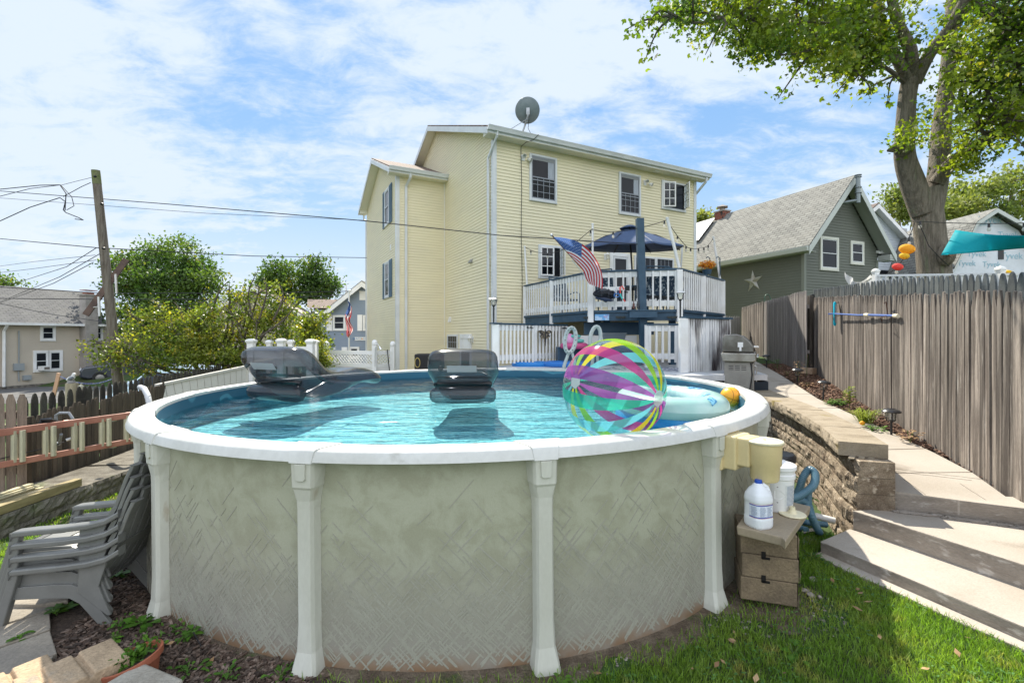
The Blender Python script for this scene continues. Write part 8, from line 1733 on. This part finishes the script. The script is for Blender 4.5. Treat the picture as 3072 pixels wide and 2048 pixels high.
hb_ = .345; g = MB(); g.lathe([(0, 0), (.095, 0), (.098, .006), (.110, hb_*.70), (.118, hb_*.72), (.118, hb_*.80), (.112, hb_*.82), (.114, hb_*.90), (0, hb_*.90)], c, 40); g.build('tub', bwht, bk, smooth=True)
g = MB(); g.lathe([(.120, hb_*.90), (.124, hb_*.91), (.124, hb_*.985), (.116, hb_), (.108, hb_*.97), (0, hb_*.975)], c, 40)
for k in range(24): a = k*math.pi/12; g.beam(c+Vector((.03*math.cos(a), .03*math.sin(a), hb_*.98)), c+Vector((.10*math.cos(a), .10*math.sin(a), hb_*.98)), .004, .004)
g.build('lid', bwht, bk, smooth=True)
def bc_(a, z, e=.0012): r = .098+(.110-.098)*z/(hb_*.7)+e; return c+Vector((r*math.cos(a), r*math.sin(a), z))
g = MB(); g.grid(lambda u, v: bc_(R(-92+62*u), .05+.16*v), 12, 4); lb2 = g.build('label', mat('label_grey', (.66, .68, .68), .5), bk)
g = MB()
for k in range(16): g.grid(lambda u, v: bc_(R(-86+50*u*(.7+.3*(k % 3 > 0))), .06+.0092*k+.0035*v, .002), 8, 1)
g.build('label_text', prnt, lb2)
g = MB(); A_c, zc_, hh = R(-120), .135, .062
def dm(x, z, e): return bc_(A_c+x/.106, zc_+z, e)
g.add([dm(-hh, 0, .0016), dm(0, -hh, .0016), dm(hh, 0, .0016), dm(0, hh, .0016)], [(0, 1, 2, 3)]); hz = g.build('hazard_diamond', black_plastic, bk)
g = MB(); g.add([dm(-hh*.86, 0, .0024), dm(-hh*.35, -hh*.5, .0024), dm(hh*.35, -hh*.5, .0024), dm(hh*.86, 0, .0024), dm(hh*.35, hh*.5, .0024), dm(-hh*.35, hh*.5, .0024)], [(0, 1, 2, 3, 4, 5)]); g.build('diamond_face', bwht, hz)
vd = thing('vacuum_plate', WZ(2377, 1546, ZT), 'round cream skimmer vacuum plate lying on the stone slab', 'plate'); c = WZ(2377, 1544, ZT); c.z = ZT; g = MB(); g.lathe([(0, 0), (.088, .004), (.090, .010), (.086, .014), (.03, .018), (.026, .03), (.024, .036), (.020, .036), (.018, .062), (.014, .062), (.014, .03), (0, .03)], c, 36); g.build('plate', tan_l, vd, smooth=True)
# hoses, pump and fittings behind the pedestal
hose_m = mat('blue_hose', (.07, .15, .20), .38, (.09, .18, .23), 5, fine=.05)
hs = thing('pool_hose', (2.45, 3.9, .1), 'ribbed blue-grey pool hose looped against the retaining wall', 'hose')
def ribbed(P_, r): 
    Q, _ = ss(P_, [r]*len(P_), 8); out = [Q[0]]; L = 0
    dist = [0]
    for a, b in zip(Q, Q[1:]): dist.append(dist[-1]+(b-a).length)
    n_ = int(dist[-1]/.0065); pts = []; j = 0
    for i in range(n_):
        s = dist[-1]*i/(n_-1)
        while j < len(dist)-2 and dist[j+1] < s: j += 1
        f = (s-dist[j])/max(1e-6, dist[j+1]-dist[j]); pts.append(Q[j].lerp(Q[j+1], min(1, f)))
    g = MB(); g.tube(pts, [r*(1.06 if i % 2 else .94) for i in range(n_)], 12); return g
def ss(pts, rs, k=4):
    P_, Q = [], []
    for i in range(len(pts)-1):
        p0, p1, p2, p3 = pts[max(i-1, 0)], pts[i], pts[i+1], pts[min(i+2, len(pts)-1)]
        for j in range(k): t = j/k; P_.append(.5*((2*p1)+(p2-p0)*t+(2*p0-5*p1+4*p2-p3)*t*t+(3*p1-p0-3*p2+p3)*t**3)); Q.append(rs[i]+(rs[i+1]-rs[i])*t)
    return P_+[pts[-1]], Q+[rs[-1]]
loop = [W(2365, 1498, 3.75), W(2405, 1483, 3.8), W(2440, 1455, 3.85), W(2445, 1420, 3.95), W(2428, 1408, 4.0), W(2410, 1430, 4.0), W(2396, 1470, 4.0), W(2372, 1500, 4.0)]
ribbed(loop, .030).build('hose', hose_m, hs, smooth=True)
ribbed([W(2425, 1470, 4.0), W(2425, 1510, 4.0), W(2440, 1560, 3.95), WZ(2460, 1600, .12)], .030).build('hose', hose_m, hs, smooth=True)
ribbed([W(2372, 1510, 3.9), W(2400, 1500, 3.95), W(2420, 1515, 3.98), W(2405, 1545, 3.9), WZ(2380, 1575, .14), WZ(2420, 1590, .14)], .030).build('hose', hose_m, hs, smooth=True)
ribbed([WZ(2385, 1560, .12), WZ(2420, 1566, .16), WZ(2480, 1573, .14)], .028).build('hose', hose_m, hs, smooth=True)
g = MB(); g.tube([WZ(2440, 1550, .14)+Vector((-.05, 0, .03)), WZ(2505, 1562, .14)], .032, 12); tag(g.build('pvc_pipe', white_vinyl, smooth=True), 'short white PVC pipe end beside the blue hose', 'pipe')
pm = thing('pool_pump', (2.55, 4.6, .0), 'black pool pump with round lid half hidden behind the skimmer', 'pump'); c = W(2335, 1368, 4.35); g = MB(); g.lathe([(.12, -.55), (.13, -.05), (.145, -.03), (.145, .01), (.13, .03), (.05, .04), (0, .04)], c, 28); g.build('housing', black_plastic, pm, smooth=True)
g = MB(); g.tube([W(2345, 1388, 4.1), W(2352, 1400, 4.08), W(2362, 1420, 4.05), W(2368, 1450, 4.0)], .030, 10); g.build('pvc_elbow', mat('grey_pvc', (.30, .32, .33), .4), pm, smooth=True); g = MB(); g.tube([W(2338, 1388, 4.08), W(2352, 1390, 4.08)], .034, 10); g.build('pvc_joint', white_vinyl, pm, smooth=True)
filt = None  #'sand_filter', (2.3, 3.95, .1), 'blue-grey filter tank low behind the slab', 'filter'); 
g = MB()
for poly in ([(2405, 1588), (2460, 1580), (2472, 1596), (2410, 1612)], [(2405, 1600), (2440, 1592), (2480, 1610), (2470, 1625), (2410, 1632)]): g.prism([WZ(px, py, .13)-Vector((0, 0, .03)) for px, py in poly[::-1]], (0, 0, .03))
tag(g.build('broken_paver', pave), 'broken paver pieces on the ground behind the pedestal', 'stone')
weed(W(2352, 1462, 4.2), .12, 30, .06, 'yellow-green weed growing behind the bucket', h=.15); weed(WZ(2425, 1525, .25), .10, 26, .06, 'bright weed inside the hose loop', h=.12)
for px, py, sz, lb_ in ((2440, 1742, .05, 'pointed grey stone chip beside the pedestal'), (2416, 1775, .04, 'flat upright paver scrap against the pedestal'), (2435, 1790, .045, 'pinkish rubble piece at the pedestal foot'), (2460, 1795, .035, 'dry leaf litter piece right of the pedestal')):
    p = WZ(px, py, .12); g = MB(); M = Euler((random.random(), random.random(), random.random())).to_matrix(); g.ball(p+Vector((0, 0, .01)), (sz, sz*.6, sz*.4), 6, 4, M); tag(g.build('rubble', stone_m), lb_, 'stone')
# ================================================================ solar path lights and bed plants
def pathlight():
    r = thing('path_light', (0, 0, 0), '', 'garden light', 'solar path lights in the bark strip'); g = MB(); g.tube([(0, 0, -.02), (0, 0, .20)], .014, 10); g.build('stake', black_plastic, r)
    g = MB(); g.lathe([(0, .20), (.04, .20), (.044, .21), (.0, .215)], n=16)
    for k in range(3): a = k*2.1; g.beam((.055*math.cos(a), .055*math.sin(a), .20), (.06*math.cos(a), .06*math.sin(a), .31), .008, .008)
    g.build('cage', black_plastic, r); g = MB(); g.lathe([(.040, .21), (.052, .25), (.055, .30)], n=20); g.build('glass', clearmat('light_glass', (.85, .88, .88), (.5, .52, .52), .05, 1.), r, smooth=True)
    g = MB(); g.lathe([(.0, .305), (.05, .305), (.105, .312), (.108, .325), (.09, .345), (.055, .358), (0, .36)], n=28); g.build('cap', mat('black_metal_cap', (.03, .03, .032), .3), r, smooth=True); g = MB(); g.box((0, 0, .362), (.06, .06, .004)); g.build('solar_cell', mat('cell', (.02, .02, .03), .1), r); return r
PLt = pathlight()
for k, (px, py, d, sc_, lb_) in enumerate(((2674, 1296, 6.1, 1., 'nearest solar path light in front of the sunlit fence'), (2469, 1190, 8.3, .95, 'solar path light beside the yellow-green seedling'), (2391, 1149, 9.9, .95, 'solar path light next to the dried stalks'), (2300, 1102, 12.4, .95, 'farthest solar path light in the fence shadow'))):
    p = W(px, py, d); p.z = path_z(p.y)-.02
    if k == 0: PLt.location = p; PLt['label'] = lb_
    else: dup(PLt, p, label=lb_, rot=(R([0, 3, -5, 2][k]), R([0, 2, -6, 1][k]), k))
def ppos(px, py, d): p = W(px, py, d); p.z = path_z(p.y)-.01; return p
py_ = mat('yellow_leaf', (.24, .30, .04), .5, isl=.3, transl=.4)
p = ppos(2508, 1195, 7.9); weed(p, .17, 150, .055, 'low feathery green plant behind the second path light', 'bed_plant', h=.10); q = p+Vector((.05, -.25, 0)); weed(q, .10, 70, .09, 'upright yellow-green seedling beside the second path light', 'bed_plant', h=.34, m_=py_)
V = []; p = ppos(2595, 1250, 6.75)
dl_ = thing('daylily', p, 'arching grassy daylily clump with an orange flower by the path', 'plant')
for k in range(90):
    a = random.uniform(0, 6.28); L = random.uniform(.18, .42); w_ = .006; b0 = p+Vector((random.gauss(0, .04), random.gauss(0, .04), 0)); d = Vector((math.cos(a), math.sin(a), 0)); s_ = Vector((-d.y, d.x, 0))*w_; m1 = b0+d*L*.4+Vector((0, 0, L*.55)); m2 = b0+d*L*.9+Vector((0, 0, L*.45)); V.append([b0-s_, b0+s_, m1+s_, m2, m1-s_])
leafmesh('leaf', np.array(V), [(0, 1, 2, 4), (4, 2, 3)], py_, parent=dl_); g = MB(); g.ball(ppos(2587, 1246, 6.5)+Vector((0, 0, .06)), (.035, .03, .03), 10, 8); g.build('flower', mat('marigold', (.85, .38, .02), .6, isl=.1), dl_, smooth=True)
weed(ppos(2625, 1262, 6.35), .16, 46, .07, 'low broad-leaved plant with a bright leaf at the path edge', 'bed_plant', h=.06)
dry = mat('dry_leaf', (.26, .15, .07), .85, (.36, .24, .13), 10, isl=.3)
for px, py, d, n, lb_, h in ((2730, 1330, 5.75, 60, 'dried brown plant against the fence foot', .16), (2395, 1135, 10.2, 50, 'tall dried stalks beside the third path light', .45), (2362, 1115, 11, 40, 'dry grass tuft in the middle of the bark strip', .12), (2422, 1150, 9.6, 60, 'dead fern litter in front of the leaning fence', .10), (2420, 1090, 11.0, 30, 'brown hanging dead leaves on the fence edge', .5)):
    weed(ppos(px, py, d), .12, n, .06, lb_, 'dry_plant', h=h, m_=dry)
for px, py, d, lb_ in ((2332, 1095, 12.0, 'thin green seedling in the fence shadow'), (2302, 1085, 13.0, 'yellow-green seedling behind the farthest path light')):
    weed(ppos(px, py, d), .10, 40, .07, lb_, 'bed_plant', h=.28)

# clover in the lawn, dry leaves, grooves struck in the path
V = []
while len(V) < 2600:
    cx_, cy_ = random.uniform(-.9, 3.3), random.uniform(1.8, 4.3)
    if not lawn(cx_, cy_) or math.sin(cx_*5.1+1)*math.sin(cy_*6.3+cx_*2) < .15: continue
    z = gh(cx_, cy_)+random.uniform(.015, .045)
    for k in range(3):
        a = random.uniform(0, 6.28); d = Vector((math.cos(a), math.sin(a), random.uniform(-.2, .3)))*.009; s_ = Vector((-d.y, d.x, 0))*.75; p = Vector((cx_, cy_, z)); V.append([p, p+d-s_, p+d*1.9, p+d+s_])
leafmesh('clover', np.array(V), [(0, 1, 2, 3)], mat('clover_leaf', (.08, .20, .05), .5, (.12, .25, .06), 3, isl=.25, transl=.3), 'low clover patches growing through the lawn', 'clover', 'stuff')
V = []
for k in range(170):
    if k < 90: x, y = random.uniform(-.8, 3.4), random.uniform(1.9, 4.2); z = gh(x, y)+.045; ok = lawn(x, y)
    elif k < 125: x, y = random.uniform(-4.2, -1), random.uniform(2.2, 4.2); z = gh(x, y)+.03; ok = not inpool(x, y)
    else: x, y = random.uniform(4.5, 6.5), random.uniform(4.6, 10); z = path_z(y)+.01; ok = x > yx(PRt, y)-.1
    if not ok: continue
    a, L = random.uniform(0, 6.28), random.uniform(.015, .035); d = Vector((math.cos(a), math.sin(a), random.uniform(-.3, .3)))*L; s_ = Vector((-d.y, d.x, random.uniform(-.01, .01)))*.5; p = Vector((x, y, z)); V.append([p-d, p-s_, p+d, p+s_])
leafmesh('dry_leaves', np.array(V), [(0, 1, 2), (0, 2, 3)], dry, 'scattered dry brown leaves on the lawn and bark', 'leaf litter', 'stuff')
g = MB(); gm2 = mat('groove_dark', (.12, .10, .085), .95)
for (px0, py0, px1, py1) in ((2676, 1405, 2945, 1437), (2676, 1412, 2915, 1441), (2712, 1437, 2778, 1484), (2880, 1450, 2958, 1500)):
    P_ = []
    for t in np.linspace(0, 1, 9):
        px, py = px0+(px1-px0)*t, py0+(py1-py0)*t+random.uniform(-.6, .6); d = 1.72/((py-HY)/F+.07); P_.append(Vector(((px-CX)/F*d, d, path_z(d)+.0005)))
    g.tube(P_, .0022, 4)
struct(g, 'path_groove', gm2, loc=(0, 0, 0))
